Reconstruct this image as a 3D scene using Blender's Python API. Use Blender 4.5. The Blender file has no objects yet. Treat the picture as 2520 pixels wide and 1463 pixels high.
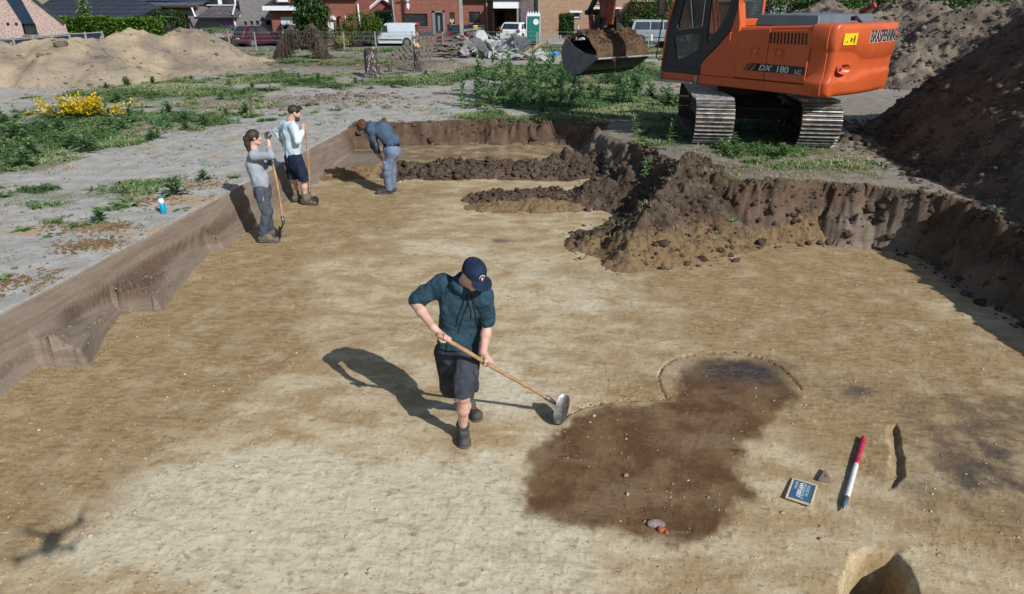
import bpy, bmesh, math, random
import numpy as np
from math import radians as R, sin, cos, tan, pi
from mathutils import Vector, Matrix
random.seed(7); rng = np.random.default_rng(7)
S = bpy.context.scene; COL = S.collection
# ------------------------------------------------------------------ camera model
F = 1620.0; PITCH = R(24.2); HC = 3.4; CP = cos(PITCH); SP = sin(PITCH)
def ray(px, py):
    a = (px-1260)/F; b = -(py-731.5)/F
    return a, CP+b*SP, -SP+b*CP
def G(px, py, z=0.0):            # point of the plane at height z
    x, y, w = ray(px, py); t = (z-HC)/w
    return Vector((x*t, y*t, z))
def W(px, py, Y):                # point at distance Y
    x, y, w = ray(px, py); t = Y/y
    return Vector((x*t, Y, HC+w*t))
# ------------------------------------------------------------------ numpy noise
def _h(ix, iy, iz, s):
    n = (ix.astype(np.int64)*374761393 + iy.astype(np.int64)*668265263 + iz*2147483647 + s*974634777) & 0xffffffff
    n = ((n ^ (n >> 13))*1274126177) & 0xffffffff
    n = ((n ^ (n >> 16))*2246822519) & 0xffffffff
    return ((n ^ (n >> 15)) & 0xffff)/65535.0
def vn(x, y, s=0):
    ix = np.floor(x); iy = np.floor(y); fx = x-ix; fy = y-iy
    fx = fx*fx*(3-2*fx); fy = fy*fy*(3-2*fy)
    z = 0
    a = _h(ix, iy, z, s); b = _h(ix+1, iy, z, s); c = _h(ix, iy+1, z, s); d = _h(ix+1, iy+1, z, s)
    return (a*(1-fx)+b*fx)*(1-fy)+(c*(1-fx)+d*fx)*fy
def fbm(x, y, o=4, s=0, g=0.5):
    x = np.asarray(x, float); y = np.asarray(y, float)
    r = 0; a = 1; t = 0
    for k in range(o):
        r = r+a*(vn(x, y, s+k*17)-0.5); t += a; a *= g; x = x*2.03+11.3; y = y*2.03+5.7
    return r/t*2
def ridge(x, y, o=4, s=0):
    r = 0; a = 1; t = 0
    for k in range(o):
        r = r+a*(1-np.abs(2*vn(x, y, s+k*13)-1)*1.6); t += a; a *= .5; x = x*2.1+3.1; y = y*2.1+7.7
    return r/t
def vn3(p, s=0):
    i = np.floor(p); f = p-i; f = f*f*(3-2*f)
    X, Y_, Z = i[..., 0], i[..., 1], i[..., 2].astype(np.int64)
    def c(a, b, d): return _h(X+a, Y_+b, (Z+d)*7919 % 65521, s)
    x0 = c(0,0,0)*(1-f[...,0])+c(1,0,0)*f[...,0]; x1 = c(0,1,0)*(1-f[...,0])+c(1,1,0)*f[...,0]
    x2 = c(0,0,1)*(1-f[...,0])+c(1,0,1)*f[...,0]; x3 = c(0,1,1)*(1-f[...,0])+c(1,1,1)*f[...,0]
    a = x0*(1-f[...,1])+x1*f[...,1]; b = x2*(1-f[...,1])+x3*f[...,1]
    return (a*(1-f[...,2])+b*f[...,2])*2-1
def sst(a, b, x):
    t = np.clip((x-a)/(b-a), 0, 1); return t*t*(3-2*t)
# ------------------------------------------------------------------ tagging
def tag(o, label=None, cat=None, group=None, kind=None):
    if label: o['label'] = label
    if cat: o['category'] = cat
    if group: o['group'] = group
    if kind: o['kind'] = kind
    return o
def thing(name, label, cat, loc=(0,0,0), rz=0, group=None):
    o = bpy.data.objects.new(name, None); COL.objects.link(o)
    o.empty_display_size = .2; o.location = loc; o.rotation_euler = (0,0,rz)
    return tag(o, label, cat, group)
def copy_tree(o, parent=None):
    c = o.copy(); COL.objects.link(c); c.parent = parent
    for ch in list(o.children): copy_tree(ch, c)
    return c
def meshobj(name, V, Fc, mat, parent=None, smooth=False, bevel=0, label=None, mats=None, fm=None, bseg=2):
    me = bpy.data.meshes.new(name)
    V = np.asarray(V, np.float32)
    if isinstance(Fc, np.ndarray):
        n = len(Fc); k = Fc.shape[1]
        me.vertices.add(len(V)); me.vertices.foreach_set('co', V.ravel())
        me.loops.add(n*k); me.loops.foreach_set('vertex_index', Fc.astype(np.int32).ravel())
        me.polygons.add(n); me.polygons.foreach_set('loop_start', np.arange(0, n*k, k, dtype=np.int32))
        me.update(calc_edges=True)
    else:
        me.from_pydata(V.tolist(), [], Fc); me.update()
    if smooth: me.polygons.foreach_set('use_smooth', np.ones(len(me.polygons), bool))
    for m in (mats or [mat]): me.materials.append(m)
    if fm is not None: me.polygons.foreach_set('material_index', np.asarray(fm, np.int32))
    o = bpy.data.objects.new(name, me); COL.objects.link(o)
    if parent: o.parent = parent
    if bevel:
        b = o.modifiers.new('bevel', 'BEVEL'); b.width = bevel; b.segments = bseg; b.limit_method = 'ANGLE'; b.angle_limit = R(35)
        if not smooth:
            me.polygons.foreach_set('use_smooth', np.ones(len(me.polygons), bool))
            b.harden_normals = True
    if label: o['label'] = label
    return o
class MB:
    def __init__(s): s.v = []; s.f = []; s.m = []; s.cm = 0
    def add(s, vs, fs):
        n = len(s.v); s.v += [tuple(v) for v in vs]; s.f += [tuple(i+n for i in f) for f in fs]; s.m += [s.cm]*len(fs); return s
    def box(s, c, d, rz=0, rx=0, ry=0, top=None):
        x, y, z = d[0]/2, d[1]/2, d[2]/2; tx, ty = top or (1, 1)
        vs = [Vector(p) for p in ((-x,-y,-z),(x,-y,-z),(x,y,-z),(-x,y,-z),(-x*tx,-y*ty,z),(x*tx,-y*ty,z),(x*tx,y*ty,z),(-x*tx,y*ty,z))]
        M = Matrix.Rotation(rz,3,'Z') @ Matrix.Rotation(ry,3,'Y') @ Matrix.Rotation(rx,3,'X')
        c = Vector(c); vs = [M @ v + c for v in vs]
        return s.add(vs, [(0,3,2,1),(4,5,6,7),(0,1,5,4),(1,2,6,5),(2,3,7,6),(3,0,4,7)])
    def b2(s, p, q): # box from corners
        return s.box([(a+b)/2 for a, b in zip(p, q)], [abs(a-b) for a, b in zip(p, q)])
    def tube(s, pts, r, n=8, cap=True):
        pts = [Vector(p) for p in pts]
        rs = r if isinstance(r, (list, tuple)) else [r]*len(pts)
        base = len(s.v); vs = []; up = None
        for i, p in enumerate(pts):
            d = (pts[min(i+1, len(pts)-1)]-pts[max(i-1, 0)]).normalized()
            if up is None: up = Vector((0,0,1)) if abs(d.z) < .9 else Vector((1,0,0))
            a = d.cross(up).normalized(); b = a.cross(d).normalized(); up = b
            for k in range(n):
                t = 2*pi*k/n; vs.append(p+(a*cos(t)+b*sin(t))*rs[i])
        fs = []
        for i in range(len(pts)-1):
            for k in range(n):
                k2 = (k+1) % n; fs.append((i*n+k, i*n+k2, (i+1)*n+k2, (i+1)*n+k))
        if cap: fs.append(tuple(range(n-1, -1, -1))); fs.append(tuple((len(pts)-1)*n+k for k in range(n)))
        fs = [f[::-1] for f in fs]
        return s.add(vs, fs)
    def prism(s, poly, y0, y1, ax='y', sc=None):  # poly in (a,b) -> ax 'y': (a,y,b); 'z': (a,b,z); 'x': (x,a,b)
        def mk(a, b, t):
            return (a, t, b) if ax == 'y' else ((a, b, t) if ax == 'z' else (t, a, b))
        n = len(poly)
        cx = sum(p[0] for p in poly)/n; cy = sum(p[1] for p in poly)/n
        p2 = poly if sc is None else [(cx+(p[0]-cx)*sc, cy+(p[1]-cy)*sc) for p in poly]
        vs = [mk(a, b, y0) for a, b in poly]+[mk(a, b, y1) for a, b in p2]
        fs = [tuple(range(n)), tuple(range(2*n-1, n-1, -1))]
        for i in range(n): j = (i+1) % n; fs.append((i, i+n, j+n, j))
        return s.add(vs, fs)
    def build(s, name, mat, parent=None, **k):
        fm = s.m if isinstance(mat, list) else None
        o = meshobj(name, s.v, s.f, None if isinstance(mat, list) else mat, parent, mats=mat if isinstance(mat, list) else None, fm=fm, **k)
        bm = bmesh.new(); bm.from_mesh(o.data); bmesh.ops.recalc_face_normals(bm, faces=bm.faces); bm.to_mesh(o.data); bm.free()
        return o
# ------------------------------------------------------------------ node helper
class NT:
    def __init__(s, name):
        s.m = bpy.data.materials.new(name); s.m.use_nodes = True; s.t = s.m.node_tree; s.n = s.t.nodes
        s.b = s.n['Principled BSDF']; s.out = s.n['Material Output']; s._c = {}
    def new(s, ty, **k):
        n = s.n.new(ty)
        for a, v in k.items(): setattr(n, a, v)
        return n
    def link(s, a, b): s.t.links.new(a, b)
    def put(s, sock, v):
        if isinstance(v, bpy.types.NodeSocket): s.link(v, sock)
        elif isinstance(v, (tuple, list)) and len(v) == 3 and sock.type == 'RGBA': sock.default_value = (*v, 1)
        else: sock.default_value = v
    def coord(s, kind='Object'):
        if kind not in s._c: s._c[kind] = s.new('ShaderNodeTexCoord').outputs[kind]
        return s._c[kind]
    def map(s, sc=(1,1,1), rot=(0,0,0), loc=(0,0,0), v=None):
        n = s.new('ShaderNodeMapping'); s.put(n.inputs[0], v if v is not None else s.coord()); n.inputs[1].default_value = loc; n.inputs[2].default_value = rot; n.inputs[3].default_value = sc
        return n.outputs[0]
    def noise(s, scale, detail=4, rough=.5, v=None, dist=0):
        n = s.new('ShaderNodeTexNoise'); s.put(n.inputs['Vector'], v if v is not None else s.coord())
        n.inputs['Scale'].default_value = scale; n.inputs['Detail'].default_value = detail; n.inputs['Roughness'].default_value = rough; n.inputs['Distortion'].default_value = dist
        return n.outputs[0]
    def voro(s, scale, v=None, feature='F1', out=0):
        n = s.new('ShaderNodeTexVoronoi', feature=feature); s.put(n.inputs['Vector'], v if v is not None else s.coord()); n.inputs['Scale'].default_value = scale
        return n.outputs[out]
    def ramp(s, x, a, b, ca=0.0, cb=1.0):   # smooth map range
        n = s.new('ShaderNodeMapRange', interpolation_type='SMOOTHSTEP'); s.put(n.inputs[0], x)
        for i, v in zip((1,2,3,4), (a, b, ca, cb)): n.inputs[i].default_value = v
        return n.outputs[0]
    def mix(s, f, a, b, blend='MIX'):
        n = s.new('ShaderNodeMix', data_type='RGBA', blend_type=blend); s.put(n.inputs[0], f); s.put(n.inputs[6], a); s.put(n.inputs[7], b)
        return n.outputs[2]
    def math(s, op, a, b=0.0, c=0.0, clamp=False):
        n = s.new('ShaderNodeMath', operation=op, use_clamp=clamp); s.put(n.inputs[0], a); s.put(n.inputs[1], b)
        if op in ('MULTIPLY_ADD',): s.put(n.inputs[2], c)
        return n.outputs[0]
    def attr(s, name, comp=None):
        key = 'A'+name
        if key not in s._c:
            n = s.new('ShaderNodeAttribute'); n.attribute_name = name; q = s.new('ShaderNodeSeparateColor'); s.link(n.outputs['Color'], q.inputs[0]); s._c[key] = q
        return s._c[key].outputs[comp or 0]
    def bump(s, h, strength=.5, dist=.02, prev=None):
        n = s.new('ShaderNodeBump'); s.put(n.inputs['Height'], h); n.inputs['Strength'].default_value = strength; n.inputs['Distance'].default_value = dist
        if prev is not None: s.link(prev, n.inputs['Normal'])
        return n.outputs[0]
    def done(s, col, rough=.9, metal=0.0, normal=None, spec=None, **k):
        s.put(s.b.inputs['Base Color'], col); s.put(s.b.inputs['Roughness'], rough); s.put(s.b.inputs['Metallic'], metal)
        if normal is not None: s.link(normal, s.b.inputs['Normal'])
        if spec is not None: s.b.inputs['Specular IOR Level'].default_value = spec
        for a, v in k.items(): s.b.inputs[a.replace('_', ' ')].default_value = v
        return s.m
def mat(name, col, col2=None, sc=6, rough=.8, metal=0.0, bump=0, bsc=40, bd=.01, spec=.4, lo=.35, hi=.65, det=5, **k):
    t = NT(name); c2 = col2 or tuple(c*.72 for c in col)
    c = t.mix(t.ramp(t.noise(sc, det, .6), lo, hi), c2, col)
    nm = t.bump(t.noise(bsc, 5, .6), bump, bd) if bump else None
    return t.done(c, rough, metal, nm, spec, **k)
def text_mesh(txt, size, extrude=.002, shear=0, bold=0, sx=1):
    cu = bpy.data.curves.new('t', 'FONT'); cu.body = txt; cu.size = size; cu.extrude = extrude; cu.shear = shear; cu.offset = bold
    o = bpy.data.objects.new('t', cu); COL.objects.link(o)
    dg = bpy.context.evaluated_depsgraph_get(); me = bpy.data.meshes.new_from_object(o.evaluated_get(dg))
    V = np.array([v.co[:] for v in me.vertices]); Fc = [tuple(p.vertices) for p in me.polygons]
    bpy.data.objects.remove(o); bpy.data.curves.remove(cu); bpy.data.meshes.remove(me)
    V[:, 0] *= sx
    return V, Fc
# ------------------------------------------------------------------ camera, light
cam = bpy.data.cameras.new('camera'); co = bpy.data.objects.new('camera', cam); COL.objects.link(co)
co.location = (0, 0, HC); co.rotation_euler = (pi/2-PITCH, 0, 0)
cam.sensor_width = 36; cam.lens = 36*F/2520; cam.clip_end = 3000; cam.clip_start = .05
S.camera = co
SUNV = Vector((.676, -.759, .750)).normalized()
elev = math.asin(SUNV.z); az = math.atan2(SUNV.x, SUNV.y)
wd = bpy.data.worlds.new('World'); S.world = wd; wd.use_nodes = True; wn = wd.node_tree.nodes
sk = wn.new('ShaderNodeTexSky'); sk.sky_type = 'NISHITA'; sk.sun_disc = False; sk.sun_elevation = elev; sk.sun_rotation = az; sk.air_density = 1.2
wd.node_tree.links.new(sk.outputs[0], wn['Background'].inputs[0]); wn['Background'].inputs[1].default_value = .085
sl = bpy.data.lights.new('sun', 'SUN'); sl.energy = 4.7; sl.angle = R(.5); sl.color = (1, .975, .94)
so = bpy.data.objects.new('sun', sl); COL.objects.link(so); so.rotation_euler = SUNV.to_track_quat('Z', 'Y').to_euler(); so.location = SUNV*20
S.view_settings.view_transform = 'Standard'; S.view_settings.look = 'None'; S.view_settings.exposure = 0; S.view_settings.gamma = 1
S.render.engine = 'CYCLES'; S.render.resolution_x = 1024; S.render.resolution_y = 594
# ------------------------------------------------------------------ ground height
def seg(x, y, a, b):             # distance to a segment, parameter along it, signed side (left of a->b positive)
    ax, ay = a; bx, by = b; dx, dy = bx-ax, by-ay; L2 = dx*dx+dy*dy
    t = np.clip(((x-ax)*dx+(y-ay)*dy)/L2, 0, 1)
    d = np.hypot(x-ax-t*dx, y-ay-t*dy)
    return d, t, (dx*(y-ay)-dy*(x-ax))/math.sqrt(L2)
def polyd(x, y, P):              # signed distance to a closed polygon, inside negative
    d = np.full(np.shape(x), 1e9); ins = np.zeros(np.shape(x), bool); n = len(P)
    for i in range(n):
        a, b = P[i], P[(i+1) % n]
        d = np.minimum(d, seg(x, y, a, b)[0])
        if a[1] != b[1]:
            c = ((a[1] > y) != (b[1] > y)) & (x < (b[0]-a[0])*(y-a[1])/(b[1]-a[1])+a[0]); ins ^= c
    return np.where(ins, -d, d)
def g2(px, py, z=0.0): p = G(px, py, z); return (p.x, p.y)
PITTOP = [(-5.64,0),(-5.04,5.85),(-4.55,10.7),(-3.9,17.1),(-1.5,17.3),(1.2,17.2),(2.3,16.6),(2.05,15.1),(2.45,13.3),(2.8,11.9),(3.0,10.7),(3.75,10.15),(4.7,10.2),(5.9,9.75),(6.35,9.2),(6.35,7.5),(6.5,5),(6.6,-7),(-6.4,-7)]
HOLE = [g2(*p) for p in ((2060,1560),(2064,1463),(2078,1412),(2100,1366),(2128,1353),(2206,1362),(2238,1398),(2268,1463),(2310,1580))]
DIP = [g2(*p) for p in ((2180,1050),(2205,1045),(2218,1075),(2215,1105),(2228,1130),(2222,1150),(2229,1172),(2205,1195),(2180,1210),(2160,1200),(2182,1160),(2190,1120),(2180,1080))]
GROOVE = [[g2(*p) for p in ((1373,1043),(1400,1018),(1440,1000),(1500,988),(1560,984),(1610,983),(1648,980))],
          [g2(*p) for p in ((1640,978),(1626,952),(1620,925),(1632,900),(1662,882),(1710,872),(1770,869),(1830,871),(1880,882),(1920,903),(1950,930),(1972,958))]]
STAIN1 = [g2(*p) for p in ((1340,1080),(1400,1030),(1480,1000),(1600,990),(1650,985),(1665,965),(1650,930),(1690,905),(1745,888),(1830,882),(1900,897),(1950,932),(1952,985),(1915,1040),(1872,1080),(1815,1090),(1835,1110),(1800,1150),(1840,1215),(1790,1255),(1800,1290),(1740,1335),(1680,1345),(1610,1330),(1570,1330),(1480,1305),(1400,1300),(1310,1265),(1290,1200),(1310,1130))]
SPUR_A = (3.0, 11.2); SPUR_B = (1.62, 8.72)
def spoil_mound(x, y):           # slumped soil in front of the excavator
    n = fbm(x*1.7, y*1.7, 4, 5)*.5
    d, t, s = seg(x, y, SPUR_A, SPUR_B)      # left of A->B (facing the camera, right side of picture) positive
    crest = 1.08*(1-t)**.72+.20*t
    s = s+fbm(x*2, y*2, 2, 12)*.12; h1 = np.where(s > 0, crest-d*(.46+.1*t), crest-d*(1.65*(1-t)+.55*t))
    d2, t2, s2 = seg(x, y, (2.4, 13.6), (3.0, 11.0)); h2 = .82-d2*1.6
    d3, t3, s3 = seg(x, y, (3.3, 10.3), (6.1, 9.75)); h3 = .66-.16*t3-d3*(.86+.35*t3)-.10*np.abs(fbm(x*1.6, y*.4, 2, 6))
    h4 = .35-seg(x, y, (1.2, 14.9), (2.6, 14.0))[0]*.6
    h5 = .20-seg(x, y, (2.3, 10.5), (1.25, 9.5))[0]*.42; h6 = .46-seg(x, y, (1.5, 12.0), (2.6, 11.4))[0]*.8; h7 = .42-seg(x, y, (2.1, 13.0), (2.2, 12.4))[0]*.7
    h = np.maximum(np.maximum(np.maximum(h1, h2), np.maximum(h3, h4)), np.maximum(h5, np.maximum(h6, h7)))
    k = sst(-.15, .25, h)
    lump = np.abs(fbm(x*3.2, y*3.2, 3, 9))*.20+np.abs(fbm(x*8+y*3, y*6, 3, 29))*.10+np.abs(fbm(x*20, y*20, 2, 30))*.03
    return h+k*(n*.2+lump-.08)
def ground_h(x, y):
    x = np.asarray(x, float); y = np.asarray(y, float)
    sd = polyd(x+fbm(x*1.5, y*1.5, 3, 3)*.05*sst(0, 2, x+2.5), y+fbm(x*2.2, y*2.2, 4, 2)*.13*sst(-4.2, -3, x), PITTOP)
    # natural ground outside the trench
    plat = sst(1.5, 3.5, x)*sst(21, 15, y)
    g = .60+.22*plat+fbm(x*.25, y*.25, 3, 21)*.10*sst(17, 24, y)+fbm(x*.9, y*.9, 4, 22)*.035+fbm(x*5, y*5, 3, 23)*.012
    g = g+sst(20, 30, y)*fbm(x*.5, y*.5, 4, 41)*.07
    g = g-.60*sst(42, 52, y)-.25*sst(44, 56, y)*sst(-8, -16, x)
    # floor of the trench
    fl = fbm(x*.8, y*.5, 3, 51)*.012+fbm(x*7, y*4, 4, 52)*.005+np.maximum(0, fbm(x*26, y*20, 3, 53)-.15)*.012
    fl = fl+.09*sst(14.1, 14.6, y)
    hd = polyd(x+fbm(x*9, y*9, 2, 57)*.02, y, HOLE)
    fl = fl-.55*sst(.015, -.10, hd)-.10*sst(-.08, -.3, hd)
    dd = polyd(x+fbm(x*12, y*12, 2, 58)*.015, y, DIP)
    da, db = g2(2188,1060), g2(2196,1190); xc = da[0]+(db[0]-da[0])*(y-da[1])/(db[1]-da[1]); fl = fl-.045*sst(.006, -.02, dd)*sst(-.07, .07, x-xc)
    for gr in GROOVE:
        for i in range(len(gr)-1):
            d = seg(x, y, gr[i], gr[i+1])[0]+fbm(x*30, y*30, 2, 61)*.005
            fl = fl-.024*sst(.013, .004, d)+.001*sst(.04, .022, d)*sst(.012, .02, d)
    # left wall, cut by bucket teeth in stepped bites
    left = (x < -2.5) & (y < 16.2)
    ins = -sd
    cuts = np.array([3.4, 4.75, 5.86, 7.15, 9.25, 12.2, 17.5])
    k = np.clip(np.searchsorted(cuts, y+fbm(x*8, y*3, 2, 71)*.06), 1, 6); a = cuts[k-1]; b = cuts[k]
    fr = np.clip((y-a)/(b-a), 0, 1)           # 0 near end .. 1 far end of a bite
    amp = np.array([0, .10, .14, .44, .40, .16, .06])[k]
    ledge = amp*(1-fr)**1.2+.015
    e1 = .13+.02*fbm(y*2, y*0, 2, 72)
    pz1 = .60-(.60-.35)*np.clip(ins/e1, 0, 1)
    rec = .04+.16*(1-fr)*(amp > .2)
    z2 = .14+.15*(1-fr)+.02*fbm(x*9, y*2, 3, 73)
    lw = np.where(ins < e1, pz1, np.where(ins < e1+rec*.35, .35-(.35-z2)*np.clip((ins-e1)/np.maximum(rec*.30, .02), 0, 1), 0))
    lw = np.where((ins >= e1+rec*.35), z2*np.clip(1-.35*(ins-e1-rec*.35)/np.maximum(ledge, .02), 0, 1), lw)
    tail = ins-(e1+rec*.35+ledge)
    lw = np.where(tail > 0, z2*.65*np.clip(1-tail/.07, 0, 1), lw)
    crumb = sst(.28, 0, fr)*sst(.0, .1, ins-e1)*sst(.50, .38, ins)*np.abs(fbm(x*14, y*14, 3, 74))*.16*(amp > .2)
    streak = fbm(y*.6, x*30+ins*22, 2, 75)*.008
    lq = lw+crumb+streak*(ins > 0)*(lw > .02); lwall = np.where(lq > .002, np.maximum(lq, fl), fl)
    # other walls: steep rough faces with an undercut turf lip
    rough = fbm(x*2.2, y*2.2, 4, 81)*.20
    wbk = np.clip(1-(ins+rough-.05)/.45, 0, 1)
    base = np.where(y > 15.5, .09, 0)
    ow = base+(g-base)*wbk**.8
    ow = ow+sst(.0, .1, ins)*sst(.6, .3, ins)*(np.abs(fbm(x*4, y*4, 4, 83))*.30+np.abs(fbm(x*12, y*12, 2, 84))*.06-.06)
    ow = np.where(wbk > .002, np.maximum(ow, fl), fl)
    wall = np.where(left, lwall, ow)
    return np.where(sd > 0, g, wall), sd, fl, dd, hd
def ridge_row(x, y, a, b, h, w, s):
    d, t, _ = seg(x, y, a, b); p = h*np.sin(np.clip(t*1.0, .02, .98)*pi)**.25
    return p*(1-d/w)+np.abs(fbm(x*4.5, y*4.5, 3, s))*h*.7*(d < w*1.2)+np.abs(fbm(x*12, y*12, 2, s+1))*.04-.10*h+fbm(x*1.5, y*1.5, 2, s+3)*h*.35
# ------------------------------------------------------------------ ground sheet
N_u = 960
uc = np.linspace(-.86, .86, N_u); ue = .86+np.geomspace(.003, 5, 46)-.003*0
U = np.concatenate([-ue[::-1], uc, ue])
ys = [1.9]
while ys[-1] < 75: ys.append(ys[-1]+(ys[-1]+1.6)*.0040)
while ys[-1] < 900: ys.append(ys[-1]*1.08)
yb = [1.9]
while yb[-1] > -60: yb.append(yb[-1]-max(.06, (1.9-yb[-1])*.12))
YS = np.array(yb[:0:-1]+ys)
Wd = np.maximum(YS+1.6, 3.2)
X = U[None, :]*Wd[:, None]; Y = np.repeat(YS[:, None], len(U), 1)
Z, sd, fl, dd, hd = ground_h(X, Y)
Z = np.where(Y > 75, -.1, Z)
inside = np.where(X < -2.5, sst(.012, -.015, sd), sst(.20, .05, sd+fbm(X*3, Y*3, 3, 90)*.12))
stain = sst(.055, -.075, polyd(X, Y, STAIN1)+fbm(X*2.5, Y*2.5, 4, 91)*.11+fbm(X*12, Y*12, 4, 92)*.07)
slope = np.zeros_like(Z); gy, gx = np.gradient(Z); 
dX = np.gradient(X, axis=1); dY = np.gradient(Y, axis=0)
slope = np.hypot(gx/dX, gy/dY)
wallm = np.maximum(sst(.35, .9, slope)*sst(.16, .06, sd)*(1+0*X), sst(.10, .17, Z)*inside)
wallm = np.where(hd < .03, 0, wallm)*sst(-1.3, -.9, sd)
# patches of vegetation (world positions)
def patch(p, rx, ry, x=X, y=Y): return np.exp(-((x-p[0])/rx)**2-((y-p[1])/ry)**2)
VEG = [(g2(1350,235,.6),2.6,3.6,1),(g2(1180,285,.6),.9,1.0,.9),(g2(1400,290,.6),1.6,1.2,1),(g2(1500,285,.6),1.5,1.2,1),(g2(1520,260,.6),2.0,2.5,1),(g2(1300,180,.6),4,4,.9),(g2(1520,180,.6),4,5,.9),(g2(60,330,.6),2.6,2.4,1),(g2(20,400,.6),1.3,1.2,.9),(g2(200,350,.6),1.6,1.1,.8),(g2(260,300,.6),4,2,.8),
       (g2(420,230,.6),4,2.6,.9),(g2(620,200,.6),4,3,.75),(g2(760,205,.6),4,2.5,.6),(g2(1000,200,.6),3,2,.65),(g2(60,480,.6),1.2,1.0,.45),(g2(330,470,.6),1.2,1.0,.42),(g2(500,260,.6),3,1.4,.55),(g2(1000,190,.6),3,3,.5),(g2(1900,370,.8),1.4,.9,.95),(g2(2020,410,.8),1.0,.5,.9),(g2(1640,330,.8),.8,1.4,.9),(g2(1800,320,.8),2,1.5,.7),
       (g2(1750,300,.8),2.0,2.5,.7),(g2(600,150,.6),9,4,.5),(g2(1500,120,.6),12,8,.6),(g2(800,190,.6),5,3,.4),(g2(380,320,.6),1.2,.6,.6)]
def vegd(x, y):
    v = np.zeros(np.shape(x))
    for p, rx, ry, a in VEG: v = np.maximum(v, a*patch(p, rx, ry, x, y))
    v = np.maximum(v, .85*sst(43, 48, y)*sst(66, 57, y))
    v = v*1.25+fbm(x*.8, y*.8, 4, 101)*.45-.12
    return np.clip(v, 0, 1)*(sst(.0, .15, polyd(x, y, PITTOP)))
veg = vegd(X, Y)
pale = sst(.30, .95, patch(g2(820,1240), 1.7, .75)+patch(g2(500,1230), 1.2, .5)*.7+patch(g2(1150,960), 1.0, .8)*.5+patch(g2(1420,730), 1.5, 1.2)*.6+patch(g2(1200,640), 1.5, .6)*.5+patch(g2(1000,1400), 1.8, .5)*.9+fbm(X*1.1, Y*1.5, 5, 111, .62)*1.0)
och = sst(.3, .8, patch(g2(120,1050), 1.6, 2.6)+patch(g2(560,760), 1.0, 3.2)*.8+patch(g2(2050,800), 2.6, 3.0)*1.0+patch(g2(2350,1150), 1.0, 1.4)*.7+patch(g2(1950,650), 2, 1.2)*.7+patch(g2(800,500), 3, 2)*.75+patch(g2(620,600), 1.2, 2)*.5+patch(g2(1250,480), 2.4, .7)*.5+patch(g2(700,820), 1.2, 1)*.4+fbm(X*.9, Y*1.2, 5, 112, .6)*.8)
dark = np.clip(.55*sst(13.9, 14.4, Y)+patch(g2(2450,1130), .6, .7)*.9+patch(g2(2100,963), .22, .12)*.9+patch(g2(1830,912), .55, .24)*1.2+patch(g2(2490,1010), .7, .3)*.5+patch(g2(1235,594), .32, .12)*.8+patch(g2(2380,1200), .5, .25)*.5, 0, 1)
och = np.maximum(och, sst(13.9, 14.4, Y))
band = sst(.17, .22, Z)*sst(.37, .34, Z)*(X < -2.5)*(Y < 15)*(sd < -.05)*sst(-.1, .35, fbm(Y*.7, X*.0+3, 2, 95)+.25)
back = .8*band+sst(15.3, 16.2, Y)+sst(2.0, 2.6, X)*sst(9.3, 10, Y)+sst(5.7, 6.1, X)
V = np.stack([X, Y, Z], -1).reshape(-1, 3)
nr, nc = X.shape; I = np.arange(nr*nc).reshape(nr, nc)
Q = np.stack([I[:-1, :-1], I[:-1, 1:], I[1:, 1:], I[1:, :-1]], -1).reshape(-1, 4)
def set_attr(o, name, chans):
    a = o.data.attributes.new(name, 'FLOAT_COLOR', 'POINT'); n = len(o.data.vertices)
    c = np.zeros((n, 4), np.float32); c[:, 3] = 1
    for i, ch in enumerate(chans): c[:, i] = np.asarray(ch).ravel()
    a.data.foreach_set('color', c.ravel())
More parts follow.
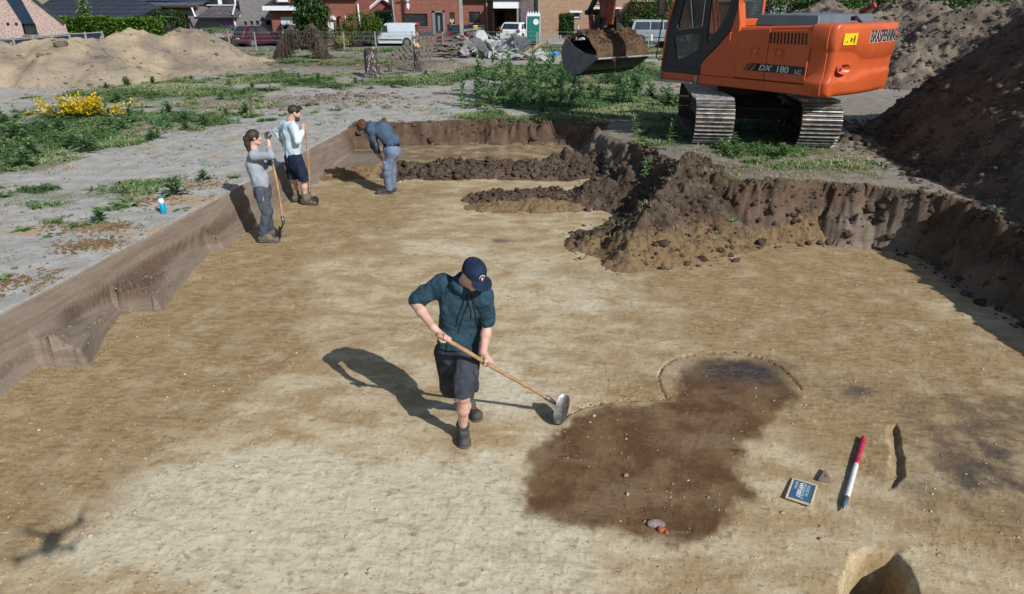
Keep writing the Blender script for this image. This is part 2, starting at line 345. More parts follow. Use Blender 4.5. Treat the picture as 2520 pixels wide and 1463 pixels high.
def ground_mat():
    t = NT('trench_and_field_soil')
    m1 = lambda i: t.attr('m1', i); m2 = lambda i: t.attr('m2', i); m3 = lambda i: t.attr('m3', i)
    st = t.map((.75, 1.5, 1), (0, 0, R(-8))); st2 = t.map((.8, 2.0, 1), (0, 0, R(14)))
    n_s = t.noise(2.2, 7, .65, st, .4); n_f = t.noise(9, 6, .65, st2, .3); n_b = t.noise(3.2, 6, .6); n_x = t.noise(70, 3, .6); n_m = t.noise(22, 5, .7)
    # floor
    sand = t.mix(t.ramp(n_s, .38, .62), (.345, .248, .132), (.49, .408, .268))
    sand = t.mix(t.math('MULTIPLY', t.ramp(n_f, .5, .68), .42), sand, (.26, .19, .115))
    sand = t.mix(t.math('MULTIPLY', m3(0), t.ramp(n_f, .42, .62, 1, .5)), sand, (.56, .505, .375))
    oc = t.mix(t.ramp(n_f, .35, .65), (.215, .142, .066), (.345, .242, .124))
    sand = t.mix(t.math('MULTIPLY', m3(1), t.ramp(n_b, .3, .6, .35, .95)), sand, oc)
    sand = t.mix(t.math('MULTIPLY', t.ramp(t.noise(4.2, 6, .72, t.map((.8, 1.5, 1), (0, 0, .2), (7, 3, 0)), .6), .52, .68), .5), sand, (.26, .185, .105))
    spots = t.ramp(t.noise(5.5, 3, .5, t.map((1, 1.6, 1), loc=(3, 1, 0))), .62, .70)
    sand = t.mix(t.math('MULTIPLY', spots, .55), sand, (.21, .15, .09))
    spots2 = t.ramp(t.noise(8.5, 4, .6, t.map((1, 2.2, 1), loc=(13, 7, 0))), .64, .70)
    sand = t.mix(t.math('MULTIPLY', spots2, .6), sand, (.60, .54, .41))
    sand = t.mix(t.math('MULTIPLY', t.ramp(t.noise(48, 3, .6, t.map((.6, 1.5, 1))), .64, .70), .6), sand, (.64, .58, .44))
    sand = t.mix(t.math('MULTIPLY', m3(2), t.ramp(n_b, .35, .62, .2, 1)), sand, (.075, .062, .055))
    stc = t.mix(t.ramp(n_b, .35, .65), (.102, .056, .028), (.175, .108, .056)); stc = t.mix(t.math('MULTIPLY', t.ramp(n_s, .48, .64), .6), stc, (.21, .145, .09))
    stc = t.mix(t.math('MULTIPLY', t.ramp(n_f, .58, .72), .6), stc, (.06, .045, .038))
    stc = t.mix(t.ramp(t.noise(14, 3, .5, t.map((1, 1.8, 1), loc=(5, 5, 0))), .70, .74), stc, (.028, .024, .026))
    stc = t.mix(t.math('MULTIPLY', t.ramp(t.noise(60, 2, .6), .66, .72), .35), stc, (.30, .22, .13))
    stc = t.mix(t.math('MULTIPLY', m3(2), t.ramp(n_f, .35, .6, .35, 1)), stc, (.042, .042, .050))
    floor = t.mix(m1(1), sand, stc)
    # walls
    lay = t.noise(1.0, 5, .6, t.map((1.2, 1.2, 14)), .3)
    wl = t.mix(t.ramp(lay, .35, .65), (.150, .116, .088), (.205, .166, .130))
    wl = t.mix(t.ramp(t.noise(26, 4, .7, t.map((.25, .9, 1.4))), .5, .75, 0, .6), wl, (.27, .225, .185))
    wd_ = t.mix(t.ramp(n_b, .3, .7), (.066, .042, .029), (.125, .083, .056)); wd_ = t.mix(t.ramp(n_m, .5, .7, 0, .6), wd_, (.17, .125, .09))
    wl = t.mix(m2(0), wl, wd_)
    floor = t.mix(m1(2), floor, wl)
    # field
    dry = t.mix(t.ramp(n_b, .35, .65), (.315, .30, .275), (.405, .395, .37))
    dry = t.mix(t.math('MULTIPLY', t.ramp(t.noise(1.3, 5, .6, t.map(loc=(9, 2, 0))), .56, .68), .8), dry, (.40, .29, .16))
    dry = t.mix(t.math('MULTIPLY', t.ramp(n_m, .56, .70), .45), dry, (.20, .165, .13))
    dry = t.mix(t.math('MULTIPLY', t.ramp(t.noise(55, 3, .6), .62, .72), .6), dry, (.11, .09, .07))
    dry = t.mix(m2(1), dry, t.mix(n_b, (.12, .088, .062), (.22, .165, .12)))
    gr = t.mix(t.ramp(n_m, .35, .65), (.055, .085, .028), (.13, .17, .065))
    gr = t.mix(t.ramp(t.noise(.9, 4, .6), .5, .7), gr, (.20, .185, .105))
    gv = t.ramp(t.math('ADD', m2(2), t.math('MULTIPLY', t.math('SUBTRACT', n_m, .5), .9)), .30, .55)
    field = t.mix(t.math('MULTIPLY', gv, .85), dry, gr)
    col = t.mix(m1(0), field, floor)
    col = t.mix(.22, col, t.mix(n_x, (0, 0, 0), (1, 1, 1)), 'OVERLAY')
    crack = t.voro(5, t.map((1, 1.6, 1), v=t.mix(.12, t.coord(), t.new('ShaderNodeTexNoise').outputs[1])), 'DISTANCE_TO_EDGE')
    cr = t.ramp(crack, 0, .02, 0, 1)
    wk = t.math('SUBTRACT', 1, t.math('MULTIPLY', m1(2), t.math('SUBTRACT', .85, m2(0))), clamp=True); h = t.math('MULTIPLY', wk, t.math('ADD', t.math('MULTIPLY', n_m, .6), t.math('MULTIPLY', n_x, .35)))
    h2 = t.math('MULTIPLY', t.ramp(t.noise(19, 6, .8, t.map((1, 1.5, 1), (0, 0, .6))), .58, .68), t.math('MULTIPLY', wk, .8))
    nm = t.bump(h, .55, .012); nm = t.bump(h2, .7, .014, nm); nm = t.bump(cr, .15, .004, nm)
    return t.done(col, .95, 0, nm, .15)
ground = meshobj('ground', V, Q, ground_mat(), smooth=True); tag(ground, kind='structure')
darkfield = sst(30, 34, Y)*sst(52, 44, Y)*sst(-3.0, -6, X)*.6+patch(g2(560,250,.6), 2.5, 1.2)*.7+patch(g2(350,310,.6), 1.6, .7)*.8+.62*sst(1.6, 2.6, X)*sst(30, 20, Y)+.5*patch(g2(900,170,.6),8,6)
set_attr(ground, 'm1', (inside, stain, np.clip(wallm+sst(.02,.08,Z)*inside*(X<-3)*(Y<16)*.9, 0, 1)))
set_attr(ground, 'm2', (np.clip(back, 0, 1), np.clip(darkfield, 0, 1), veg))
set_attr(ground, 'm3', (pale, och, dark))
# ------------------------------------------------------------------ heaps of soil
def patch_mesh(name, x0, x1, y0, y1, step, fn, mat, label, cat='soil heap', lift=-.03, attr=None):
    xs = np.arange(x0, x1, step); yy = np.arange(y0, y1, step); XX, YY = np.meshgrid(xs, yy)
    H = fn(XX, YY); g = ground_h(XX, YY)[0]
    keep = H > g-.04; H = np.maximum(H, g-.05)
    nr, nc = XX.shape; I = np.arange(nr*nc).reshape(nr, nc)
    Q = np.stack([I[:-1, :-1], I[:-1, 1:], I[1:, 1:], I[1:, :-1]], -1).reshape(-1, 4)
    kf = keep.ravel()[Q].any(1); Q = Q[kf]
    used = np.unique(Q); mp = np.zeros(nr*nc, np.int64); mp[used] = np.arange(len(used))
    V = np.stack([XX, YY, H], -1).reshape(-1, 3)[used]
    c = V.mean(0); c[2] = V[:, 2].min()
    o = meshobj(name, V-c, mp[Q], mat, smooth=True); o.location = c.tolist(); tag(o, label, cat)
    if attr: set_attr(o, 'm1', attr(V[:, 0], V[:, 1], V[:, 2]))
    return o
def soil_mat(name, c1, c2, c3, sc=2.0, bs=1.0, c4=None, streak=(1,1,1)):
    t = NT(name); n1 = t.noise(sc, 6, .65, t.map(streak)); n2 = t.noise(sc*7, 5, .7); n3 = t.noise(sc*26, 4, .65)
    c = t.mix(t.ramp(n1, .38, .62), c1, c2); c = t.mix(t.ramp(n2, .52, .68), c, c3)
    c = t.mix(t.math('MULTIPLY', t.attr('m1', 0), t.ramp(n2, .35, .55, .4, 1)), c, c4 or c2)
    c = t.mix(.3, c, t.mix(n3, (0,0,0), (1,1,1)), 'OVERLAY')
    nm = t.bump(n2, .8*bs, .05); nm = t.bump(n3, .7*bs, .02, nm)
    return t.done(c, .95, 0, nm, .12)
m_dark = soil_mat('dark_topsoil', (.060, .042, .031), (.125, .090, .066), (.165, .120, .085), 2.2, 1, (.235, .160, .085))
m_sandheap = soil_mat('heaped_sand', (.20, .165, .128), (.29, .24, .18), (.15, .122, .096), .5, .8, (.36, .29, .195), (1, 1, 3))
m_greyheap = soil_mat('grey_brown_spoil', (.125, .100, .080), (.215, .175, .140), (.085, .066, .052), .8, 1, (.3, .24, .17))
m_och = soil_mat('loose_ochre_sand', (.19, .125, .062), (.29, .205, .11), (.14, .095, .055), 3, 1, (.4, .3, .16))
patch_mesh('spoil_mound', .3, 6.6, 7.9, 15.8, .022, spoil_mound, m_dark, 'tall slumped mound of dark clods and roots spilling into the trench below the excavator', 
  attr=lambda x, y, z: (np.clip(sst(.50, .22, z+fbm(x*3, y*3, 3, 77)*.15)*sst(9.9, 9.3, y-(x > 3.6)*.5)+sst(4.0, 4.7, x)*sst(.1, .5, fbm(x*1.5, y*2, 3, 7)+.35), 0, 1), z*0, z*0))
patch_mesh('soil_ridge', -2.9, 1.9, 12.9, 15.0, .022, lambda x, y: ridge_row(x, y, (-2.3, 14.05), (1.6, 14.0), .30, .5, 201), m_dark, 'long low ridge of dark clods across the far end of the trench', attr=lambda x, y, z: (z*0, z*0, z*0))
patch_mesh('sand_ridge', -4.2, -1.9, 13.2, 14.8, .025, lambda x, y: ridge_row(x, y, (-3.9, 14.0), (-2.2, 14.1), .16, .42, 206), m_och, 'low ochre sand ridge at the left corner behind the bending worker', attr=lambda x, y, z: (z*0, z*0, z*0))
patch_mesh('clod_ridge', -1.1, 1.6, 10.9, 12.6, .02, lambda x, y: np.maximum(ridge_row(x, y, (-.5, 11.95), (1.2, 12.0), .22, .36, 211), ridge_row(x, y, (-.5, 11.5), (1.1, 11.45), .13, .30, 215)), m_dark, 'short ridge of clods with a bright ochre sand front in the middle of the trench',
  attr=lambda x, y, z: (sst(11.78, 11.68, y+fbm(x*4, y*4, 2, 5)*.06), z*0, z*0))
def right_heap(x, y):
    d, t, _ = seg(x, y, (10.9, 3.5), (12.0, 12.3))
    n = fbm(x*.7, y*.7, 4, 301)*.35+np.abs(fbm(x*3.2, y*3.2, 4, 302))*.22+np.abs(fbm(x*11, y*11, 3, 303))*.05
    prof = 5.6-d*.96
    # toe apron along the trench edge
    d2, t2, _ = seg(x, y, (6.95, 2), (6.75, 9.6)); ap = .92-d2*.7
    return np.maximum(prof+n-.1, ap+n*.45)
def far_heap(x, y):
    d, t, _ = seg(x, y, (14.3, 33), (20.5, 22.5)); d2, t2, _ = seg(x, y, (20.5, 22.5), (23.5, 15))
    d = np.minimum(d, d2)
    g = np.abs(fbm(x*1.0+y*.4, y*.35-x*.2, 4, 311))
    return 3.5-d*.50+fbm(x*.45, y*.45, 3, 312)*.7+g*.55+np.abs(fbm(x*4, y*4, 3, 313))*.16+np.abs(fbm(x*10, y*10, 2, 314))*.06-.35
def left_heap(x, y):
    d, t, _ = seg(x, y, (-26, 21.5), (-17.2, 27.0)); d2, t2, _ = seg(x, y, (-17.2, 27.0), (-15.2, 32.5)); d3, t3, _ = seg(x, y, (-15.2, 32.5), (-12.8, 34.5))
    h = np.maximum(1.85-d*.50, np.maximum(1.75+.18*t2-d2*.46, 1.92-1.15*t3-d3*.46))+.12
    sc = fbm(x*.50, y*.50, 3, 321)*.80+ridge((x-y*.35)*.45, y*.2, 2, 322)*.18
    return h+.55-.45+sc*.8+np.abs(fbm(x*3, y*3, 4, 323))*.12
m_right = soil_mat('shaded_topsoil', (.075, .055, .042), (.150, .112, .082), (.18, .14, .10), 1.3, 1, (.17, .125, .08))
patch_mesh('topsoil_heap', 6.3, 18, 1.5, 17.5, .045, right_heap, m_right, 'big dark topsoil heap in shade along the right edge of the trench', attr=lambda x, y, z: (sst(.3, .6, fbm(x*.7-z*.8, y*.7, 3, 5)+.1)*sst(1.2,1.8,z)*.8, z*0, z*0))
patch_mesh('spoil_heap', 6, 32, 12, 40, .085, far_heap, m_greyheap, 'long rugged grey brown spoil heap rising behind the excavator', attr=lambda x, y, z: (sst(.1, .5, fbm(x*.8, y*.8, 4, 6))*.7, z*0, z*0))
patch_mesh('sand_heap', -32, -9.5, 15, 40, .085, left_heap, m_sandheap, 'long pale sand heap in front of the black panel fence', attr=lambda x, y, z: (sst(-.1, .4, fbm(x*.5+y*.3, z*1.2, 4, 6)), z*0, z*0))
# ------------------------------------------------------------------ implicit bodies meshed into one surface
class SDF:
    def __init__(s, lo, hi, h):
        s.lo = np.array(lo, np.float64); s.h = h
        s.n = np.ceil((np.array(hi)-s.lo)/h).astype(int)+1
        s.F = np.full(s.n, .5, np.float32)
    def _sub(s, lo, hi, pad):
        a = np.clip(np.floor((np.minimum(lo, hi)-pad-s.lo)/s.h).astype(int), 0, s.n-1)
        b = np.clip(np.ceil((np.maximum(lo, hi)+pad-s.lo)/s.h).astype(int)+1, 1, s.n)
        sl = tuple(slice(i, j) for i, j in zip(a, b))
        g = np.meshgrid(*[s.lo[k]+s.h*np.arange(a[k], b[k]) for k in range(3)], indexing='ij')
        return sl, np.stack(g, -1)
    def _mix(s, sl, d, k, sub=False):
        f = s.F[sl]
        if sub: s.F[sl] = np.maximum(f, -d); return
        if k <= 0: s.F[sl] = np.minimum(f, d); return
        hh = np.clip(.5+.5*(f-d)/k, 0, 1); s.F[sl] = f*(1-hh)+d*hh-k*hh*(1-hh)
    def cone(s, a, b, ra, rb, k=.02, flat=None, q=1.0, sub=False):   # tapered limb; flat = axis along which it is thinner (q)
        a = np.array(a, float); b = np.array(b, float); m = max(ra, rb)
        sl, P = s._sub(a, b, m+k+.03)
        if P.size == 0: return s
        ab = b-a
        if flat is not None:
            n = np.array(flat, float); n -= ab*np.dot(n, ab)/max(np.dot(ab, ab), 1e-9); n /= np.linalg.norm(n)
            P = P+n*((P-a)@n)[..., None]*(1/q-1)
        t = np.clip(((P-a)@ab)/max(np.dot(ab, ab), 1e-9), 0, 1)
        d = np.linalg.norm(P-a-t[..., None]*ab, axis=-1)-(ra+(rb-ra)*t)
        s._mix(sl, d*(q if flat is not None else 1), k, sub); return s
    def chain(s, pts, rs, k=.02, **kw):
        for i in range(len(pts)-1): s.cone(pts[i], pts[i+1], rs[i], rs[i+1], k, **kw)
        return s
    def ell(s, c, r, k=.02, rot=None, sub=False):
        c = np.array(c, float); r = np.array(r, float); m = r.max()
        sl, P = s._sub(c, c, m+k+.03)
        if P.size == 0: return s
        p = P-c
        if rot is not None: p = p @ np.array(rot)       # columns of rot = local axes in world
        q = p/r; l = np.linalg.norm(q, axis=-1); g = np.linalg.norm(q/r, axis=-1)
        d = l*(l-1)/np.maximum(g, 1e-6)
        s._mix(sl, d, k, sub); return s
    def wrinkle(s, amp, sc, seed=1, stretch=(1,1,1), o=2):
        m = np.abs(s.F) < .05; idx = np.argwhere(m); P = s.lo+idx*s.h
        n = 0; a = 1
        for k in range(o): n = n+a*vn3(P*np.array(stretch)*sc*(2.1**k)+seed*3.7, seed+k); a *= .5
        s.F[m] += (amp*n).astype(np.float32); return s
    def cut(s, p, n):  # remove everything on the +n side of p
        g = np.meshgrid(*[s.lo[k]+s.h*np.arange(s.n[k]) for k in range(3)], indexing='ij')
        n = np.array(n, float); n /= np.linalg.norm(n)
        d = sum((g[k]-p[k])*n[k] for k in range(3)); s.F = np.maximum(s.F, d).astype(np.float32); return s
    def mesh(s):
        F = s.F; ins = F < 0
        c = [(i, j, k) for i in (0,1) for j in (0,1) for k in (0,1)]
        nx, ny, nz = F.shape
        cnt = sum(ins[i:nx-1+i, j:ny-1+j, k:nz-1+k].astype(np.int8) for i, j, k in c)
        idx = np.argwhere((cnt > 0) & (cnt < 8)); 
        acc = np.zeros((len(idx), 3)); num = np.zeros(len(idx))
        for ax in range(3):
            e = np.eye(3, dtype=int)[ax]
            for o in c:
                if o[ax]: continue
                a = idx+np.array(o); b = a+e
                fa = F[a[:,0], a[:,1], a[:,2]]; fb = F[b[:,0], b[:,1], b[:,2]]
                m = (fa < 0) != (fb < 0); t = np.where(m, fa/(fa-fb+1e-12), 0)
                acc += (np.array(o)+t[:, None]*e)*m[:, None]; num += m
        V = s.lo+(idx+acc/num[:, None])*s.h
        vid = np.full((nx-1, ny-1, nz-1), -1, np.int64); vid[tuple(idx.T)] = np.arange(len(idx))
        fs = []
        for ax in range(3):
            sl0 = [slice(1, -1)]*3; sl1 = [slice(1, -1)]*3; sl0[ax] = slice(0, -1); sl1[ax] = slice(1, None)
            A = ins[tuple(sl0)]; B = ins[tuple(sl1)]
            p = np.argwhere(A != B); fl = A[tuple(p.T)]
            off = [1, 1, 1]; off[ax] = 0; p = p+np.array(off)
            u, w = [(1, 2), (2, 0), (0, 1)][ax]; eu = np.eye(3, dtype=int)[u]; ew = np.eye(3, dtype=int)[w]
            q = np.stack([vid[tuple((p-eu-ew).T)], vid[tuple((p-ew).T)], vid[tuple(p.T)], vid[tuple((p-eu).T)]], -1)
            q[~fl] = q[~fl][:, ::-1]; fs.append(q)
        return V, np.concatenate(fs)
    def build(s, name, mat, parent, label=None):
        V, Q = s.mesh(); V = V-np.array(parent_world(parent))
        return meshobj(name, V, Q, mat, parent, smooth=True, label=label)
def parent_world(p):
    v = Vector((0,0,0))
    while p is not None: v = v+Vector(p.location); p = p.parent
    return v
def v3(*a): return np.array(a, float)
def unit(v): v = np.array(v, float); return v/np.linalg.norm(v)
def hand(f, wrist, palm, dirn, across, curl, r=.0088, spread=1.0, bend=1.0):
    """palm centre, finger direction, across = axis from index to little finger, curl = side the fingers close to"""
    d = unit(dirn); a = unit(across-d*np.dot(across, d)); c = unit(np.cross(d, a)); 
    if np.dot(c, curl) < 0: c = -c
    f.cone(wrist, palm-d*.02, .024, .026, .02, flat=c, q=.72)
    f.cone(palm-a*.022-d*.01, palm+a*.022-d*.01, .032, .029, .018, flat=c, q=.45)
    for i, (o, L) in enumerate(((-.031, .92), (-.011, 1.0), (.010, .94), (.029, .76))):
        p = palm+a*o*spread+d*.022; seg_ = [.036*L, .028*L, .022*L]; ang = .5*bend
        pts = [p]; 
        for s_ in seg_:
            p = p+(d*cos(ang)+c*sin(ang))*s_; pts.append(p); ang += .95*bend
        f.cone(palm-d*.01+a*o, pts[0], r*1.2, r*1.15, .012); f.chain(pts, [r*1.12, r*1.0, r*.95, r*.82], .003)
    t0 = palm-a*.030-d*.030; t1 = t0-a*.022+d*.018+c*.022; t2 = t1+d*.020+c*.026+a*.006; t3 = t2+c*.012+a*.022
    f.chain([t0, t1, t2, t3], [.014, .0125, .0108, .0095], .006)
def head_axes(fwd, up):
    f_ = unit(fwd); u = unit(np.array(up)-f_*np.dot(up, f_)); l = np.cross(u, f_); return np.stack([l, f_, u], 1)  # x=left(ear), y=face, z=up
def head(f, c, A, s=1.0):
    w = lambda x, y, z: c+A@v3(x, y, z)*s
    f.ell(w(0, -.012, .030), v3(.075, .096, .088)*s, .02, A)           # skull
    f.ell(w(0, .022, -.030), v3(.060, .070, .075)*s, .03, A)           # face
    f.ell(w(0, .055, -.088), v3(.030, .030, .024)*s, .025, A)          # chin
    f.cone(w(.052, .01, -.062), w(.026, .058, -.086), .016*s, .018*s, .02); f.cone(w(-.052, .01, -.062), w(-.026, .058, -.086), .016*s, .018*s, .02)
    f.cone(w(0, .088, .018), w(0, .108, -.020), .009*s, .0135*s, .008)  # nose
    f.ell(w(.0, .084, .034), v3(.050, .014, .010)*s, .012, A)           # brow
    for q in (1, -1):
        f.ell(w(.030*q, .094, .012), v3(.015, .012, .010)*s, .0, A, sub=True)
        f.ell(w(.030*q, .083, .011), v3(.0135, .0125, .0115)*s, .002, A)
        f.ell(w(.040*q, .070, -.018), v3(.022, .020, .016)*s, .014, A)   # cheek
        f.ell(w(.079*q, -.012, .002), v3(.011, .020, .032)*s, .005, A)   # ear
        f.ell(w(.088*q, -.008, .006), v3(.008, .010, .016)*s, .0, A, sub=True)
    f.ell(w(0, .092, -.046), v3(.022, .009, .0055)*s, .004, A); f.ell(w(0, .091, -.056), v3(.019, .010, .0065)*s, .004, A)
    return w
def eyes(w, A, s, parent, base):
    for q in (1, -1):
        mb = MB(); cc = Vector(w(.030*q, .0895, .012)); mb.tube([cc-Vector(A[:, 1])*.004, cc+Vector(A[:, 1])*.007], [.006*s, .004*s], 8)
        mb.v = [tuple(Vector(v)-base) for v in mb.v]; mb.build('eye', M_eye, parent, smooth=True)
        mb = MB(); mb.tube([w(.012*q, .098, .032), w(.028*q, .098, .038), w(.046*q, .088, .032)], [.004, .005, .003], 6)
        mb.v = [tuple(Vector(v)-base) for v in mb.v]; mb.build('eyebrow', M_hair, parent, smooth=True)
def rmb(mb, root):   # world-built mesh to the root's local frame
    b = Vector(root.location); mb.v = [tuple(Vector(v)-b) for v in mb.v]; return mb
# ------------------------------------------------------------------ people
def skin_mat(name, c1, c2): 
    t = NT(name); c = t.mix(t.ramp(t.noise(14, 4, .6), .35, .65), c1, c2)
    return t.done(c, .55, 0, t.bump(t.noise(120, 3, .6), .15, .002), .4, Subsurface_Weight=.08)
M_skin = skin_mat('skin', (.52, .30, .24), (.63, .40, .33)); M_eye = mat('eye_dark', (.02, .015, .012), rough=.2)
M_hair = mat('dark_hair', (.022, .015, .012), (.045, .028, .02), 40, .55, bump=.6, bsc=160, bd=.006)
def cloth(name, c1, c2, sc=9, dirt=None, bsc=30):
    t = NT(name); c = t.mix(t.ramp(t.noise(sc, 6, .65), .35, .65), c1, c2)
    if dirt: c = t.mix(t.math('MULTIPLY', t.ramp(t.noise(5, 6, .7, t.map(loc=(4, 2, 1))), .52, .72), .6), c, dirt)
    nm = t.bump(t.noise(bsc, 5, .65), .35, .008); nm = t.bump(t.noise(700, 2, .5), .3, .001, nm)
    return t.done(c, .92, 0, nm, .1)
M_hood = cloth('teal_fleece', (.024, .055, .078), (.036, .078, .106), 6, (.07, .095, .11))
M_cord = cloth('black_cord', (.01, .012, .015), (.016, .018, .022))
M_short = cloth('charcoal_workwear', (.030, .036, .048), (.048, .056, .070), 7, (.11, .10, .09))
M_navy = cloth('navy_workwear', (.012, .018, .040), (.022, .030, .058), 8)
M_cap = cloth('navy_cap_cloth', (.012, .022, .046), (.020, .036, .068), 9, (.09, .075, .06))
M_boot = mat('worn_boot_leather', (.030, .032, .036), (.075, .072, .068), 14, .7, bump=.5, bsc=60, bd=.004)
M_boot2 = mat('dusty_boot_leather', (.10, .085, .065), (.17, .15, .115), 14, .8, bump=.5, bsc=60, bd=.004)
M_sole = mat('boot_sole', (.055, .052, .048), (.12, .10, .08), 20, .9, bump=.5, bsc=50)
M_grey = cloth('grey_sweatshirt', (.25, .29, .335), (.32, .365, .41), 6)
M_light = cloth('pale_blue_sweatshirt', (.46, .60, .70), (.56, .70, .79), 6)
M_jean = cloth('blue_grey_work_trousers', (.115, .155, .235), (.165, .215, .31), 6, (.24, .24, .25))
M_slate = cloth('slate_work_trousers', (.050, .064, .085), (.078, .094, .118), 8, (.17, .15, .12))
M_bluehood = cloth('blue_grey_hoodie', (.052, .088, .135), (.078, .120, .170), 8)
M_glove = cloth('grey_work_glove', (.045, .048, .055), (.075, .08, .085))
M_wood = mat('ash_wood_handle', (.42, .27, .145), (.30, .185, .095), 12, .6, bump=.2, bsc=60)
M_steel = mat('worn_steel', (.20, .20, .21), (.10, .095, .09), 18, .42, .75, bump=.3, bsc=50, bd=.004)
M_white = mat('white_marking', (.75, .75, .73), (.6, .6, .58), 20); M_red = mat('red_marking', (.5, .03, .04), (.4, .02, .03), 20); M_black = mat('black_rubber', (.012, .012, .013), (.022, .022, .022), 20, .7)
def leg(f, hip, knee, ank, r=(.078, .056, .038), k=.03):
    hip, knee, ank = map(np.array, (hip, knee, ank)); f.chain([hip, (hip*.4+knee*.6), knee], [r[0], r[0]*.82, r[1]], k)
    m = knee*.62+ank*.38; back = unit(np.cross(np.cross(ank-knee, v3(0,0,1)), ank-knee)+1e-6)
    f.cone(knee, m, r[1]*.92, r[1]*.98, k); f.cone(m, ank, r[1]*.9, r[2], k)
def boot(root, ank, toe, name='boot', top=None, matl=None, hgt=.13, cuff_r=.052, lace=None):
    """ank = ankle centre (world), toe = toe-tip on ground"""
    ank = np.array(ank, float); toe = np.array(toe, float); z0 = toe[2]
    d = toe-ank; d[2] = 0; d = unit(d); heel = v3(*(ank-d*.055)[:2], z0+.0)
    heelz = ank[2]-.10                     # height of the heel's base
    f = SDF(np.minimum(ank, toe)-.16, np.maximum(ank, toe)+v3(.16, .16, .2), .007)
    hb = v3(ank[0]-d[0]*.045, ank[1]-d[1]*.045, heelz+.045)
    ball = toe-d*.065+v3(0, 0, .040)
    side = v3(-d[1], d[0], 0)
    f.cone(hb, ball+v3(0,0,.002), .042, .046, .03, flat=v3(0,0,1), q=.9); f.ell(ball+d*.015, (.052, .052, .042), .03)
    f.cone(ank-d*.008, ank*.5+ball*.5+v3(0,0,.012), .046, .042, .03)
    f.cone(ank-v3(0,0,.03), ank+v3(0,0,hgt-.07) if top is None else np.array(top), .045, cuff_r, .03)
    f.cone(ank+v3(0,0,hgt-.075) if top is None else np.array(top)-v3(0,0,.005), ank+v3(0,0,hgt-.065) if top is None else np.array(top)+v3(0,0,.005), cuff_r+.004, cuff_r+.004, .01)
    f.wrinkle(.0025, 38, 3)
    bo = f.build(name, matl or M_boot, root)
    g = SDF(np.minimum(hb, toe)-.12, np.maximum(hb, toe)+.12, .006)
    n = np.cross(unit(ball-hb), side); 
    g.cone(hb-v3(0,0,.040), ball-v3(0,0,.034), .047, .052, .01, flat=v3(0,0,1), q=.36); g.ell(ball+d*.015-v3(0,0,.032), (.057, .057, .02), .012)
    g.build('sole', M_sole, bo) if False else None
    V, Q = g.mesh(); so_ = meshobj('sole', V-np.array(root.location), Q, M_sole, bo, smooth=True)
    if lace:
        mb = MB(); a = ank+v3(0,0,hgt-.09)+d*(cuff_r-.003); b = ank*.45+ball*.55+v3(0,0,.052)
        for i in range(5):
            t = i/4; p = a*(1-t)+b*t+unit(v3(d[0], d[1], .9))*.004; mb.tube([p-side*.022, p+d*.006+v3(0,0,.004), p+side*.022-v3(0,0,.006)], .0035, 6)
        rmb(mb, root).build('laces', lace, bo, smooth=True)
    return bo
